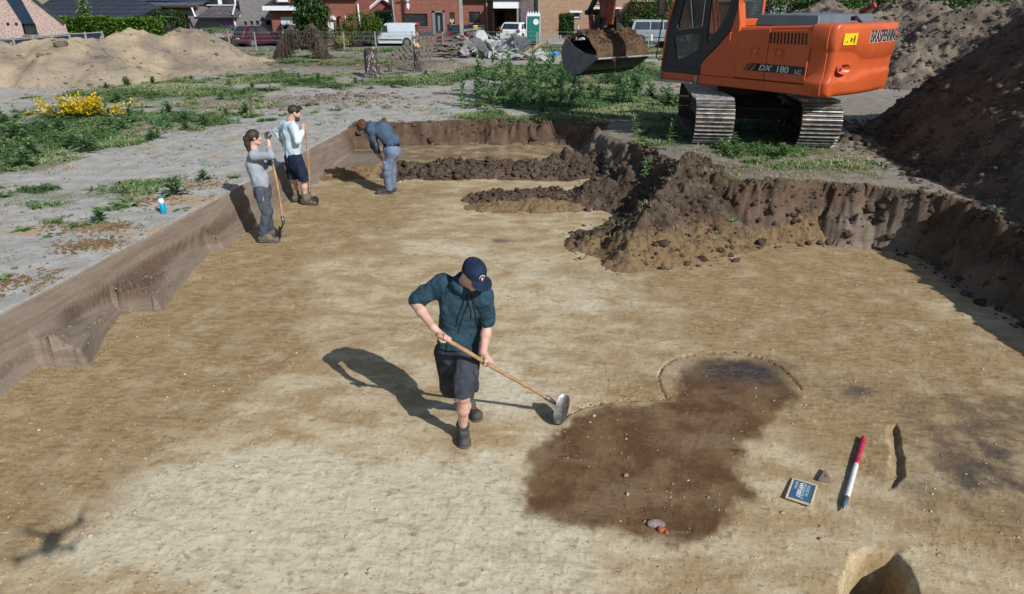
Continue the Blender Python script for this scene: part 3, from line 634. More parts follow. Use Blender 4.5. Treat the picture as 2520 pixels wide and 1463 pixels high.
# ---- worker with the hoe, nearest the camera ----
def P(px, py, Y): return np.array(W(px, py, Y)[:])
def hoe_worker():
    foot = v3(-.34, 4.62, 0)
    root = thing('person', 'worker in dark teal hoodie, navy cap and charcoal shorts pulling a long handled hoe', 'person', foot.tolist())
    hd_ = P(1166, 676, 4.50); neck = P(1147, 704, 4.58)
    shR = P(1087, 698, 4.66); shL = P(1194, 726, 4.57)
    elR = P(1019, 743, 4.68); wrR = P(1066, 806, 4.46); elL = P(1200, 795, 4.64); wrL = P(1189, 866, 4.53)
    s0 = v3(-.526, 4.38, 1.10); s1 = v3(.352, 4.885, .205); sd_ = unit(s1-s0)
    pel = P(1126, 850, 4.76); hipR = P(1100, 866, 4.80); hipL = P(1152, 866, 4.70)
    knL = P(1141, 975, 4.50); anL = P(1139, 1058, 4.62); knR = P(1112, 958, 4.80); anR = P(1158, 1006, 5.02)
    waist = P(1132, 815, 4.72); chest = P(1143, 745, 4.64)
    A = head_axes(v3(.50, -.62, -.62), v3(.12, -.30, .95))
    # body: one skin surface
    f = SDF((-1.02, 4.10, -.02), (.16, 5.25, 1.80), .0062)
    w = head(f, hd_, A); f.cone(hd_+A@v3(0, -.02, -.05), neck-v3(0, 0, .02), .056, .066, .04)
    f.cone(shR, shL, .062, .060, .04); f.cone(neck, chest, .07, .13, .06, flat=(.45, -.85, 0), q=.7); f.cone(chest, waist, .145, .125, .05, flat=(.45, -.85, 0), q=.7); f.cone(waist, pel, .125, .14, .05, flat=(.45, -.85, 0), q=.75)
    f.chain([shR, elR], [.054, .040], .03); f.cone(elR, elR*.6+wrR*.4, .041, .041, .02); f.cone(elR*.6+wrR*.4, wrR, .040, .027, .02)
    f.chain([shL, elL], [.054, .040], .03); f.cone(elL, elL*.6+wrL*.4, .041, .041, .02); f.cone(elL*.6+wrL*.4, wrL, .040, .027, .02)
    pr = s0+sd_*.035; pl = s0+sd_*((-.205-s0[0])/sd_[0])
    # right hand grips over the end of the handle, left hand under the middle
    def grip(wr, c, side):
        tow = unit(c-wr); off = -unit(tow-sd_*np.dot(tow, sd_))      # from handle towards wrist
        palm = c+off*.030; dn = unit(np.cross(sd_, off))*side
        f.cone(wr, palm, .026, .026, .02); f.cone(palm-sd_*.026, palm+sd_*.026, .024, .022, .015)
        for i, o in enumerate((-.030, -.010, .010, .029)):
            pts = []
            for k_, an in enumerate((-.2, .9, 1.9, 2.9)):
                rr = .0285; pts.append(c+sd_*o+(off*cos(an)+dn*sin(an))*rr)
            f.chain(pts, [.0108, .0098, .0092, .0082], .002)
        pts = [c+sd_*(-.030)+off*.03, c-sd_*.036+(off*cos(-.9)+dn*sin(-.9))*.031, c-sd_*.020+(off*cos(-2.0)+dn*sin(-2.0))*.029, c-sd_*.002+(off*cos(-2.7)+dn*sin(-2.7))*.028]
        f.chain(pts, [.014, .0125, .0108, .0092], .006)
    grip(wrR, pr, 1); grip(wrL, pl, -1)
    leg(f, hipL, knL, anL, (.080, .052, .036)); leg(f, hipR, knR, anR, (.080, .052, .036))
    f.build('body', M_skin, root)
    eyes(w, A, 1, root, Vector(root.location))
    # hoodie
    f = SDF((-1.0, 4.2, .86), (.10, 5.1, 1.72), .0062); fl = (.35, -.9, 0)
    f.cone(shR+v3(.035, 0, -.015), shL-v3(.03, 0, .02), .084, .080, .06); f.cone(neck-v3(0,0,.01), chest, .09, .150, .07, flat=fl, q=.72)
    f.cone(chest-v3(.015,0,0), waist, .176, .166, .06, flat=fl, q=.74); f.cone(waist, waist*.35+pel*.65, .168, .176, .04, flat=fl, q=.76)
    f.cone(shR, shR*.35+elR*.65, .070, .064, .05); f.cone(shR*.45+elR*.55, shR*.08+elR*.92, .064, .059, .02)
    f.cone(shL, shL*.35+elL*.65, .068, .062, .05); f.cone(shL*.45+elL*.55, shL*.05+elL*.95, .062, .057, .02)
    for sh, el in ((shR, elR), (shL, elL)):      # pushed-up sleeve folds
        for i in range(5):
            t = .60+i*.078; c = sh*(1-t)+el*t; ax = unit(el-sh); f.cone(c-ax*.004, c+ax*.004, (.057+.011*(i % 2)), (.057+.010*(i % 2)), .004)
    # bottom rib
    hb = waist*.22+pel*.78; f.cone(hb-v3(0,0,.005), hb-v3(0,0,.03), .163, .160, .012, flat=fl, q=.76)
    # hood at the neck
    for i in range(11):
        an = -.25*pi+i/10*1.5*pi+.9; c = neck+v3(cos(an)*.083, sin(an)*.085-.01, .028+.03*sin(an)); 
        if i: f.cone(pc, c, .031, .031, .02)
        pc = c
    f.cone(neck+v3(-.05, .10, .01), neck+v3(.02, .13, -.03), .05, .05, .04)
    f.wrinkle(.010, 8, 5, (1.3, 1.3, .7), 3); f.wrinkle(.006, 24, 8, (1, 1, 1), 2)
    ho = f.build('hoodie', M_hood, root)
    nf = np.array(unit(np.array(fl)))
    mb = MB()
    for dx, L in ((.016, .21), (-.020, .16)):
        a = neck+nf*.112+v3(dx-.01, 0, -.03); pts = [a+v3(0, -.01*sin(i), -L*i/5)+nf*(.028*min(i, 3)) for i in range(6)]
        mb.tube([p.tolist() for p in pts], .0058, 6)
    rmb(mb, root).build('drawstring', M_cord, ho, smooth=True)
    # pouch pocket: raised panel
    f = SDF((-.62, 4.3, .90), (-.08, 5.0, 1.25), .0062); f.cone(waist+v3(0,0,.02), waist*.4+pel*.6, .171, .178, .03, flat=fl, q=.775)
    c = waist*.6+pel*.4; f.cut(c-nf*-.045, -nf); f.cut(c+v3(0,0,.10), (0,0,1)); f.cut(c+v3(0,0,-.07), (0,0,-1))
    sdv = unit(np.cross(nf, v3(0,0,1))); f.cut(c+sdv*.115, sdv+v3(0,0,.35)); f.cut(c-sdv*.115, -sdv+v3(0,0,.35)); f.wrinkle(.006, 9, 5, (1.3,1.3,.7), 3)
    f.build('pocket', M_hood, ho)
    # shorts
    f = SDF((-.75, 4.3, .30), (-.02, 5.2, 1.0), .0065)
    f.cone(waist*.15+pel*.85, hipR*.5+hipL*.5, .150, .158, .04, flat=fl, q=.78)
    f.cone(hipL, hipL*.45+knL*.55, .112, .104, .04); f.cone(hipL*.45+knL*.55, knL+v3(0, 0, -.005), .098, .090, .006)
    f.cone(hipR, hipR*.45+knR*.55, .110, .100, .04); f.cone(hipR*.45+knR*.55, knR+v3(-.02, 0, .01), .094, .082, .006)
    f.cut(knL-v3(0,0,.03), knL-hipL); f.wrinkle(.014, 8, 11, (1.4, 1.4, .6), 3)
    f.cone(knL+v3(0,0,-.07), knL+v3(0,.0,-.01), .070, .060, 0, sub=True)
    sh = f.build('shorts', M_short, root)
    f = SDF((-.5, 4.3, .45), (-.05, 5.1, .9), .0065); q = hipL*.35+knL*.65; f.cone(q+v3(.075, .02, .07), q+v3(.078, .02, -.06), .052, .052, .01, flat=(1,.2,0), q=.6); f.wrinkle(.004, 20, 4); f.build('cargo_pocket', M_short, sh)
    # cap
    cc = hd_+A@v3(0, -.012, .042); f = SDF(hd_-.22, hd_+.26, .0055)
    f.ell(cc, (.086, .106, .088), .0, A); f.cut(cc+A@v3(0, 0, -.012), A@v3(0, .10, -1)); f.ell(cc+A@v3(0,0,-.01), (.080, .100, .080), 0, A, sub=True)
    f.ell(cc+A@v3(0, 0, .089), (.008, .008, .005), .002, A)
    bc = cc+A@v3(0, .118, -.004)
    f.ell(bc, (.082, .072, .010), .012, A)
    f.wrinkle(.0016, 24, 2)
    cp = f.build('cap', M_cap, root)
    # round emblem on the front of the cap (white bird-like blot, red letters-like strokes)
    mbw = MB(); mbr = MB()
    def onc(u, v):
        p = v3(u, .108, .030+v); q_ = p*np.array([1, 1, 1]); dd_ = v3(u/.086, 0, (.030+v)/.088); y = .106*math.sqrt(max(0, 1-dd_[0]**2-dd_[2]**2)); return cc+A@v3(u, y+.0028, .030+v)
    for i in range(14):
        an = pi*(.08+.84*i/13); mbw.box(onc(.023*cos(an), .002+.023*sin(an)).tolist(), (.0038, .0038, .0045), rz=an)
    mbw.tube([onc(-.007, .008).tolist(), onc(0, .002).tolist(), onc(.002, -.018).tolist()], [.003, .0055, .004], 6); mbw.tube([onc(-.008, -.002).tolist(), onc(.008, .0).tolist()], .0028, 6); mbw.tube([onc(.003, .012).tolist(), onc(.001, .003).tolist()], [.0025, .004], 6)
    for u in (-.019, -.013, .013, .019): mbr.tube([onc(u, -.006).tolist(), onc(u+.003, -.013).tolist()], .0018, 5)
    rmb(mbw, root).build('emblem', M_white, cp); rmb(mbr, root).build('emblem_lettering', M_red, cp)
    # hair below the cap
    f = SDF(hd_-.2, hd_+.2, .006); f.ell(hd_+A@v3(0, -.030, .012), (.0785, .082, .082), 0, A); f.cut(hd_+A@v3(0, .012, 0), A@v3(0, 1, 0)); f.cut(hd_+A@v3(0, 0, .05), A@v3(0, 0, 1)); f.wrinkle(.002, 60, 2); f.build('hair', mat('brown_hair', (.05,.03,.02), (.08,.05,.032), 40, .6), root)
    boot(root, anL+v3(0, .01, -.045), v3(-.392, 4.475, .0), top=anL+v3(0, 0, .045), hgt=.16, lace=M_red)
    boot(root, anR+v3(.01, .015, -.05), v3(-.295, 4.86, 0), top=anR+v3(-.01, 0, .05), hgt=.16, lace=M_red)
    mb = MB(); 
    for an_ in (anL, anR): mb = MB(); mb.tube([(an_+v3(0,0,.02)).tolist(), (an_+v3(0,0,.062)).tolist()], [.050, .048], 14); rmb(mb, root).build('sock', M_cord, root, smooth=True)
    # hoe: a thing of its own
    h = thing('hoe', 'long wooden handled hoe with a worn steel blade held by the worker in the cap', 'hoe', s1.tolist())
    mb = MB(); n = 14; mb.tube([(s0-sd_*.05+(s1-s0+sd_*.05)*i/n+v3(0, 0, .004*sin(i*.7))).tolist() for i in range(n+1)], [.0165]*(n+1), 10)
    rmb(mb, h).build('handle', M_wood, h, smooth=True)
    mb = MB(); bl = (P(1391, 972, 4.92)+P(1374, 1044, 4.80))/2; mb.tube([(s1-sd_*.10).tolist(), (s1+sd_*.01).tolist(), (s1+sd_*.05+v3(0,0,-.01)).tolist(), bl.tolist()], [.022, .020, .011, .009], 10)
    rmb(mb, h).build('socket', M_steel, h, smooth=True)
    # blade: curved plate, lower edge on the soil
    pa = P(1391, 972, 4.92); pb = P(1374, 1044, 4.80); up = unit(pa-pb); L = np.linalg.norm(pa-pb); wdir = unit(v3(.80, .52, 0)); wdir = unit(wdir-up*np.dot(wdir, up)); nrm = np.cross(up, wdir)
    vs = []; fs = []; nu, nv = 12, 9
    for i in range(nu+1):
        t = i/nu; hw = .075*math.sqrt(max(.05, 1-(abs(t-.5)*1.82)**3.2)); ce = pb+up*L*t
        for j in range(nv+1):
            s_ = (j/nv-.5)*2; vs.append(ce+wdir*hw*s_+nrm*(.014*s_*s_)-nrm*.012)
    for side in (0, 1):
        pass
    nn = len(vs); vs += [v+nrm*.003 for v in vs]
    for i in range(nu):
        for j in range(nv):
            a = i*(nv+1)+j; fs += [(a, a+1, a+nv+2, a+nv+1), (nn+a, nn+a+nv+1, nn+a+nv+2, nn+a+1)]
    mb = MB().add([v.tolist() for v in vs], fs); rmb(mb, h).build('blade', M_steel, h, smooth=True)
hoe_worker()
def Cr(cx, cy, Y): return P(553.7+cx*.2691, 233.8+cy*.2691, Y)   # people crop
def arm(f, a, b, c, r=(.052, .040, .040, .026), k=.03):
    f.cone(a, b, r[0], r[1], k); m = b*.6+c*.4; f.cone(b, m, r[1], r[2], .02); f.cone(m, c, r[2], r[3], .02)
def gripz(f, wr, c, ax, side=1, k=1.0):
    tow = unit(c-wr); off = -unit(tow-ax*np.dot(tow, ax)); palm = c+off*.030; dn = unit(np.cross(ax, off))*side
    f.cone(wr, palm, .026, .027, .02); f.cone(palm-ax*.026, palm+ax*.026, .025, .023, .015)
    for o in (-.030, -.010, .010, .029):
        pts = [c+ax*o+(off*cos(an)+dn*sin(an))*.0285 for an in (-.2, .9, 1.9, 2.9)]; f.chain(pts, [.0112*k, .0102*k, .0096*k, .0086*k], .002)
    f.chain([c+ax*(-.030)+off*.03, c-ax*.036+(off*cos(-.9)+dn*sin(-.9))*.031, c-ax*.020+(off*cos(-2.0)+dn*sin(-2.0))*.029, c-ax*.002+(off*cos(-2.7)+dn*sin(-2.7))*.028], [.014, .0125, .0108, .0092], .006)
def shovel(label, top, bot, tip, wdir, knob=False, rusty=False):
    top, bot, tip = map(np.array, (top, bot, tip))
    h = thing('shovel', label, 'shovel', tip.tolist()); ax = unit(bot-top)
    mb = MB(); n = 12; sag = unit(np.cross(ax, v3(0,1,0)))
    mb.tube([(top+(bot-top)*i/n+sag*.012*sin(pi*i/n)).tolist() for i in range(n+1)], [.0175]*(n+1), 10); rmb(mb, h).build('handle', M_wood, h, smooth=True)
    mid = bot+(tip-bot)*.38+ax*.02
    mb = MB(); mb.tube([(bot-ax*.07).tolist(), (bot+ax*.04).tolist(), (bot*.6+mid*.4+ax*.02).tolist(), mid.tolist()], [.023, .021, .013, .012], 10); rmb(mb, h).build('socket', M_steel, h, smooth=True)
    w = unit(wdir); d = unit(tip-mid); w = unit(w-d*np.dot(w, d)); nn_ = np.cross(d, w); L = np.linalg.norm(tip-mid)
    vs = []; fs = []; nu, nv = 10, 8
    for i in range(nu+1):
        t = i/nu; hw = .108*(min(1, .62+t*1.8) if t < .5 else math.sqrt(max(.02, 1-((t-.5)*2)**3)))
        for j in range(nv+1):
            s_ = (j/nv-.5)*2; vs.append(mid+d*L*t+w*hw*s_+nn_*(.022*s_*s_+.03*math.sin(pi*t)*-.6))
    k = len(vs); vs += [v+nn_*.003 for v in vs]
    for i in range(nu):
        for j in range(nv): a = i*(nv+1)+j; fs += [(a, a+1, a+nv+2, a+nv+1), (k+a, k+a+nv+1, k+a+nv+2, k+a+1)]
    rmb(MB().add([v.tolist() for v in vs], fs), h).build('blade', M_steel, h, smooth=True)
H_ = .0075
def woman():
    Yb = 9.72; foot = Cr(405, 1330, Yb); foot[2] = 0
    root = thing('person', 'woman with dark ponytail, grey sweatshirt and slate work trousers shading her eyes', 'person', foot.tolist())
    hd_ = Cr(268, 392, Yb+.02); neck = Cr(262, 500, Yb+.02); shN = Cr(262, 560, Yb-.15); shF = Cr(290, 545, Yb+.17)
    elN = Cr(415, 555, Yb-.17); wrN = Cr(398, 425, Yb-.05); haN = Cr(384, 388, Yb-.0)
    elF = Cr(360, 650, Yb+.22); top = Cr(428, 590, Yb+.02); haF = Cr(428, 622, Yb+.02); wrF = Cr(398, 632, Yb+.10)
    chest = Cr(275, 640, Yb); waist = Cr(318, 760, Yb); pel = Cr(340, 860, Yb+.01)
    hipN = pel+v3(.0, -.09, 0); hipF = pel+v3(.0, .09, 0); knN = Cr(385, 1060, Yb-.10); knF = Cr(375, 1045, Yb+.12); anN = v3(foot[0]-.04, Yb-.12, .13); anF = v3(foot[0]-.01, Yb+.14, .13)
    A = head_axes(v3(.86, .50, -.05), v3(.05, 0, 1))
    f = SDF((foot[0]-.75, Yb-.55, -.02), (foot[0]+.5, Yb+.6, 1.78), H_)
    w = head(f, hd_, A, .96); f.cone(hd_+A@v3(0,-.02,-.05), neck, .048, .055, .03); f.cone(neck, chest, .06, .11, .05, flat=(1,0,0), q=.75); f.cone(chest, waist, .12, .11, .05, flat=(1,0,0), q=.75); f.cone(waist, pel, .11, .13, .05, flat=(1,0,0), q=.8); f.cone(shN, shF, .05, .05, .03)
    arm(f, shN, elN, wrN, (.045, .038, .036, .024)); arm(f, shF, elF, wrF, (.045, .038, .036, .024))
    hand(f, wrN, haN, v3(-.35, .2, .8)*1., v3(0, -1, .1), v3(1, 0, .2), r=.0095, bend=.9)
    ax = unit(Cr(530, 1150, Yb-.12)-top); gripz(f, wrF, haF, ax, -1)
    leg(f, hipN, knN, anN, (.075, .05, .035)); leg(f, hipF, knF, anF, (.075, .05, .035))
    f.build('body', M_skin, root); eyes(w, A, 1, root, Vector(root.location))
    f = SDF((foot[0]-.72, Yb-.5, .8), (foot[0]+.45, Yb+.55, 1.6), H_)
    f.cone(neck-v3(0,0,.02), chest, .075, .145, .05, flat=(1,0,.3), q=.72); f.cone(chest, waist, .158, .148, .05, flat=(1,0,.3), q=.76); f.cone(waist, waist*.5+pel*.5, .152, .148, .03, flat=(1,0,0), q=.82); f.cone(shN, shF, .068, .068, .05)
    f.cone(shN, elN, .064, .056, .04); f.cone(elN, elN*.62+wrN*.38, .056, .046, .02); f.cone(shF, elF, .064, .054, .04); f.cone(elF, elF*.35+wrF*.65, .05, .04, .02)
    q_ = waist*.42+pel*.58; f.cone(q_, q_-v3(0,0,.03), .138, .138, .01, flat=(1,0,0), q=.82)
    f.wrinkle(.009, 9, 21, (1.2,1.2,.8), 3); f.build('sweatshirt', M_grey, root)
    f = SDF((foot[0]-.5, Yb-.4, .06), (foot[0]+.35, Yb+.45, 1.05), H_)
    f.cone(waist*.3+pel*.7, pel-v3(0,0,.06), .130, .148, .04, flat=(1,0,0), q=.85)
    for hp, kn, an in ((hipN, knN, anN), (hipF, knF, anF)): f.cone(hp, kn, .098, .078, .04); f.cone(kn, an+v3(0,0,.02), .076, .066, .03)
    m = hipN*.5+knN*.5; f.cone(m+v3(.0,-.075,.05), m+v3(.01,-.075,-.09), .052, .055, .012, flat=(0,1,0), q=.5)
    m = hipN*.8+knN*.2; f.cone(m+v3(.0,-.08,.04), m+v3(.01,-.085,-.06), .05, .055, .012, flat=(0,1,0), q=.5)
    f.wrinkle(.010, 10, 22, (1.2,1.2,.6), 3); tr = f.build('trousers', M_slate, root)
    mb = MB(); m = hipN*.5+knN*.5; mb.tube([(m+v3(.03,-.115,.02)).tolist(), (m+v3(.05,-.12,.085)).tolist()], .011, 8); rmb(mb, root).build('tool_grip', M_wood, tr)
    # gloves
    for wr, hc, nm in ((wrN, haN, 1), (wrF, haF, 2)):
        f = SDF(hc-.14, hc+.14, .0065)
        if nm == 1: hand(f, wr, haN, v3(-.35, .2, .8), v3(0, -1, .1), v3(1, 0, .2), r=.0115, bend=.9)
        else: gripz(f, wr, haF, ax, -1, 1.25)
        f.F -= .0015; f.build('glove', M_glove, root)
    # hair and ponytail
    f = SDF(hd_-v3(.26,.26,.32), hd_+v3(.2,.2,.2), .0065)
    f.ell(hd_+A@v3(0, -.020, .030), (.084, .100, .094), 0, A); f.cut(hd_+A@v3(0, .055, 0), A@v3(0, 1, -.45)); f.cut(hd_+A@v3(0,-.0,-.055), A@v3(0,.3,-1))
    pts = [hd_+A@v3(0,-.085,.03), hd_+A@v3(0,-.112,-.01), hd_+A@v3(.0,-.105,-.09), hd_+A@v3(-.01,-.085,-.17), hd_+A@v3(-.02,-.075,-.25)]; f.chain(pts, [.030, .044, .044, .034, .012], .02); f.wrinkle(.003, 45, 31, (1,1,.3), 2)
    f.build('hair', M_hair, root)
    boot(root, anN, v3(foot[0]+.205, Yb-.11+.02, 0), matl=M_boot2, hgt=.11); boot(root, anF, v3(foot[0]+.20, Yb+.20, 0), matl=M_boot2, hgt=.11)
    tip = Cr(484, 1303, Yb-.02); tip[2] = .03
    shovel('long wooden shovel propped upright by the woman in grey with its blade beside her boots', top, Cr(530, 1150, Yb-.12), tip, v3(.5, -.85, 0))
woman()
def bearded_man():
    Yb = 11.75; foot = Cr(735, 1035, Yb); foot[2] = 0
    root = thing('person', 'bearded man in pale blue sweatshirt and navy shorts, one hand on his hip', 'person', foot.tolist())
    hd_ = Cr(634, 168, Yb); neck = Cr(602, 232, Yb-.0); shN = Cr(600, 292, Yb-.16); shF = Cr(590, 285, Yb+.18); shN = Cr(628, 300, Yb-.14); shF = Cr(545, 275, Yb+.1)
    elN = Cr(662, 425, Yb-.22); wrN = Cr(712, 325, Yb-.10); haN = Cr(725, 290, Yb-.06)
    elF = Cr(468, 335, Yb+.20); wrF = Cr(515, 425, Yb+.12); haF = Cr(540, 450, Yb+.08)
    chest = Cr(600, 350, Yb); waist = Cr(615, 470, Yb); pel = Cr(625, 580, Yb)
    sv = v3(.62, -.6, 0); hipN = pel+sv*.12; hipF = pel-sv*.12; knN = Cr(722, 775, Yb-.08); knF = Cr(628, 770, Yb+.08); anN = Cr(735, 975, Yb-.06); anF = Cr(658, 965, Yb+.10); anN[2] = .14; anF[2] = .14
    A = head_axes(v3(.80, .45, -.34), v3(.25, .1, 1)); fl = (.6, .75, 0)
    f = SDF((foot[0]-.85, Yb-.6, -.02), (foot[0]+.4, Yb+.6, 1.92), H_)
    w = head(f, hd_, A, 1.02); f.cone(hd_+A@v3(0,-.02,-.05), neck, .055, .065, .03); f.cone(neck, chest, .07, .13, .05, flat=fl, q=.72); f.cone(chest, waist, .14, .12, .05, flat=fl, q=.75); f.cone(waist, pel, .12, .13, .05, flat=fl, q=.8); f.cone(shN, shF, .055, .055, .03)
    arm(f, shN, elN, wrN); arm(f, shF, elF, wrF)
    top = Cr(733, 258, Yb-.06); bot = Cr(774, 885, Yb-.10); ax = unit(bot-top); gripz(f, wrN, haN, ax, 1)
    hand(f, wrF, haF, v3(.5, -.5, -.4), v3(0, .4, .8), v3(.8, .8, -.5), bend=.7)
    leg(f, hipN, knN, anN, (.082, .058, .038)); leg(f, hipF, knF, anF, (.082, .058, .038))
    f.build('body', M_skin, root); eyes(w, A, 1, root, Vector(root.location))
    f = SDF((foot[0]-.82, Yb-.6, .85), (foot[0]+.4, Yb+.6, 1.72), H_)
    f.cone(neck-v3(0,0,.03), chest, .085, .165, .05, flat=fl, q=.70); f.cone(chest, waist, .180, .170, .05, flat=fl, q=.74); f.cone(waist, waist*.4+pel*.6, .170, .160, .03, flat=fl, q=.8); f.cone(shN, shF, .078, .078, .05)
    f.cone(shN, elN, .074, .062, .04); f.cone(elN, elN*.2+wrN*.8, .062, .042, .02); f.cone(shF, elF, .072, .06, .04); f.cone(elF, elF*.25+wrF*.75, .060, .042, .02)
    q_ = waist*.30+pel*.70; f.cone(q_, q_-v3(0,0,.03), .150, .150, .01, flat=fl, q=.82)
    f.wrinkle(.011, 8, 41, (1.2,1.2,.8), 3); sw = f.build('sweatshirt', M_light, root)
    # faded dark print on the back
    mb = MB()
    for cx, cy, s_ in ((516, 300, .05), (517, 320, .04), (521, 345, .03), (528, 362, .05)):
        c = Cr(cx+8, cy, Yb+.03)+v3(-.02, -.085, 0); mb.box(c.tolist(), (.03, .02, s_*.6), rz=.6)
    f = SDF((foot[0]-.5, Yb-.45, .45), (foot[0]+.35, Yb+.45, 1.1), H_)
    f.cone(waist*.15+pel*.85, pel-v3(0,0,.08), .150, .165, .04, flat=fl, q=.85)
    for hp, kn in ((hipN, knN), (hipF, knF)): f.cone(hp, kn, .112, .108, .04)
    for hp, kn in ((hipN, knN), (hipF, knF)): pass
    f.cut((knN+knF)/2+v3(0,0,-.02), v3(.05,0,-1)); m = hipN*.45+knN*.55; f.cone(m+v3(.02,-.10,.06), m+v3(.03,-.10,-.06), .062, .065, .012, flat=(-.2,1,0), q=.5)
    f.wrinkle(.010, 9, 42, (1.2,1.2,.6), 3); f.build('shorts', M_navy, root)
    f = SDF(hd_-.22, hd_+.22, .0065); f.ell(hd_+A@v3(0, -.022, .044), (.084, .104, .094), 0, A); f.cut(hd_+A@v3(0, .060, .02), A@v3(0, 1, -.9)); f.cut(hd_+A@v3(0,0,-.015), A@v3(0,.55,-1)); f.cone(hd_+A@v3(.03,.06,.12), hd_+A@v3(-.03,.085,.115), .030, .024, .02); f.wrinkle(.003, 50, 32, (1,1,.6), 2)
    f.build('hair', M_hair, root)
    f = SDF(hd_-.24, hd_+.2, .0065); f.ell(hd_+A@v3(0, .050, -.075), (.056, .060, .055), 0, A); f.cone(hd_+A@v3(.062,.01,-.04), hd_+A@v3(.04,.05,-.085), .020, .026, .02); f.cone(hd_+A@v3(-.062,.01,-.04), hd_+A@v3(-.04,.05,-.085), .020, .026, .02); f.cut(hd_+A@v3(0,0,-.038), A@v3(0,.1,1)); f.wrinkle(.003, 60, 33)
    f.build('beard', mat('dark_brown_beard', (.05,.026,.016), (.09,.045,.028), 60, .7, bump=.6, bsc=200), root)
    for an in (anN, anF): 
        mb = MB(); mb.tube([(an-v3(0,0,.02)).tolist(), (an+v3(0,0,.115)).tolist()], [.050, .046], 14); rmb(mb, root).build('sock', M_navy, root, smooth=True)
    boot(root, anN, v3(anN[0]+.25, Yb-.10, 0), matl=M_boot2, hgt=.12); boot(root, anF, v3(anF[0]+.14, Yb+.20, 0), matl=M_boot2, hgt=.12)
    tip = Cr(845, 1028, Yb-.16); tip[2] = .03
    shovel('long handled shovel held upright at the top by the bearded man in shorts', top, bot, tip, v3(.85, -.35, 0))
bearded_man()
def bending_man():
    Yb = 12.45; foot = Cr(1490, 960, Yb); foot[2] = 0
    root = thing('person', 'curly haired man in blue grey hoodie and trousers bending forward with his head down', 'person', foot.tolist())
    hd_ = Cr(1262, 300, Yb+.28); neck = Cr(1312, 312, Yb+.25); shN = Cr(1335, 325, Yb+.06); shF = Cr(1330, 300, Yb+.42)
    back = Cr(1445, 330, Yb+.14); waist = Cr(1520, 430, Yb+.05); pel = Cr(1525, 500, Yb)
    elN = Cr(1368, 450, Yb+.10); wrN = Cr(1402, 520, Yb+.20); haN = Cr(1408, 540, Yb+.22); elF = Cr(1360, 470, Yb+.42); wrF = Cr(1402, 560, Yb+.36); haF = Cr(1410, 580, Yb+.34)
    sv = v3(.45, -.85, 0)*.10; hipN = pel+v3(-.03,0,-.04)+sv*.8; hipF = pel+v3(-.03,0,-.04)-sv; knN = Cr(1478, 715, Yb-.06); knF = Cr(1530, 705, Yb+.16); anN = v3(foot[0]+.04, Yb-.02, .12); anF = Cr(1538, 900, Yb+.16); anF[2] = .12
    A = head_axes(v3(-.42, .18, -.95), v3(-.85, .25, .35)); fl = (.55, .0, .85)
    f = SDF((foot[0]-.85, Yb-.45, -.02), (foot[0]+.45, Yb+.85, 1.62), H_)
    w = head(f, hd_, A, 1.0); f.cone(hd_+A@v3(0,-.02,-.05), neck, .055, .065, .03); f.cone(shN, shF, .055, .055, .03); f.cone(neck, back, .08, .13, .05); f.cone(back, waist, .13, .12, .05); f.cone(waist, pel, .12, .13, .05)
    arm(f, shN, elN, wrN); arm(f, shF, elF, wrF)
    tip = v3(foot[0]+.13, Yb+.95, .02); top = haN+v3(.10, -.03, .12); ax = unit(tip-top); c1 = haN; c2 = haN+ax*.16
    gripz(f, wrN, c1, ax, 1); gripz(f, wrF, c2, ax, -1)
    leg(f, hipN, knN, anN); leg(f, hipF, knF, anF)
    f.build('body', M_skin, root); eyes(w, A, 1, root, Vector(root.location))
    f = SDF((foot[0]-.75, Yb-.45, .7), (foot[0]+.45, Yb+.8, 1.6), H_)
    f.cone(shN, shF, .085, .085, .05); f.cone(neck, back, .10, .165, .07, flat=(.3,.85,0), q=.95); f.cone(back, waist, .168, .150, .05); f.cone(waist, waist*.6+pel*.4, .152, .152, .03)
    f.cone(shN, elN, .074, .064, .04); f.cone(elN, wrN, .062, .045, .02); f.cone(shF, elF, .074, .062, .04); f.cone(elF, wrF, .06, .045, .02)
    f.ell(neck+v3(.07, -.02, .075), (.085, .10, .045), .04)
    f.wrinkle(.010, 8, 51, (1.2,1.2,1), 3); ho = f.build('hoodie', M_bluehood, root)
    f = SDF(elN-.13, elN+.13, H_); f.ell(elN+v3(-.03,-.035,0), (.055, .05, .075), .01); f.wrinkle(.004, 12, 3); f.build('elbow_patch', M_cord, ho)
    mb = MB(); b_ = waist*.55+pel*.45; bx = unit(pel-waist); mb.tube([(b_-bx*.01).tolist(), (b_+bx*.04).tolist()], [.157, .150], 24, cap=False); rmb(mb, root).build('hem_band', M_cord, ho, smooth=True)
    f = SDF((foot[0]-.4, Yb-.45, .05), (foot[0]+.45, Yb+.55, 1.1), H_)
    f.cone(b_+bx*.03, pel, .140, .155, .04); f.ell(pel+v3(.03, -.02, -.05), (.15, .16, .13), .04)
    for hp, kn, an in ((hipN, knN, anN), (hipF, knF, anF)): f.cone(hp, kn, .108, .086, .04); f.cone(kn, an, .084, .074, .03)
    m = hipN*.45+knN*.55; f.cone(m+v3(-.05,-.085,.03), m+v3(-.05,-.085,-.06), .05, .05, .01, flat=(.3,1,0), q=.5)
    f.cone(pel+v3(.05,-.15,.0), pel+v3(.05,-.15,-.06), .05, .05, .01, flat=(-.3,1,0), q=.4)
    f.wrinkle(.010, 9, 52, (1.3,1.3,.6), 3); f.build('trousers', M_jean, root)
    f = SDF(hd_-.22, hd_+.22, .0065); f.ell(hd_+A@v3(0, -.032, .030), (.098, .108, .106), 0, A); f.cut(hd_+A@v3(0, .055, -.02), A@v3(0, 1, -.35)); f.cut(hd_+A@v3(0,0,-.075), A@v3(0,.3,-1)); f.wrinkle(.012, 34, 34, (1,1,1), 2)
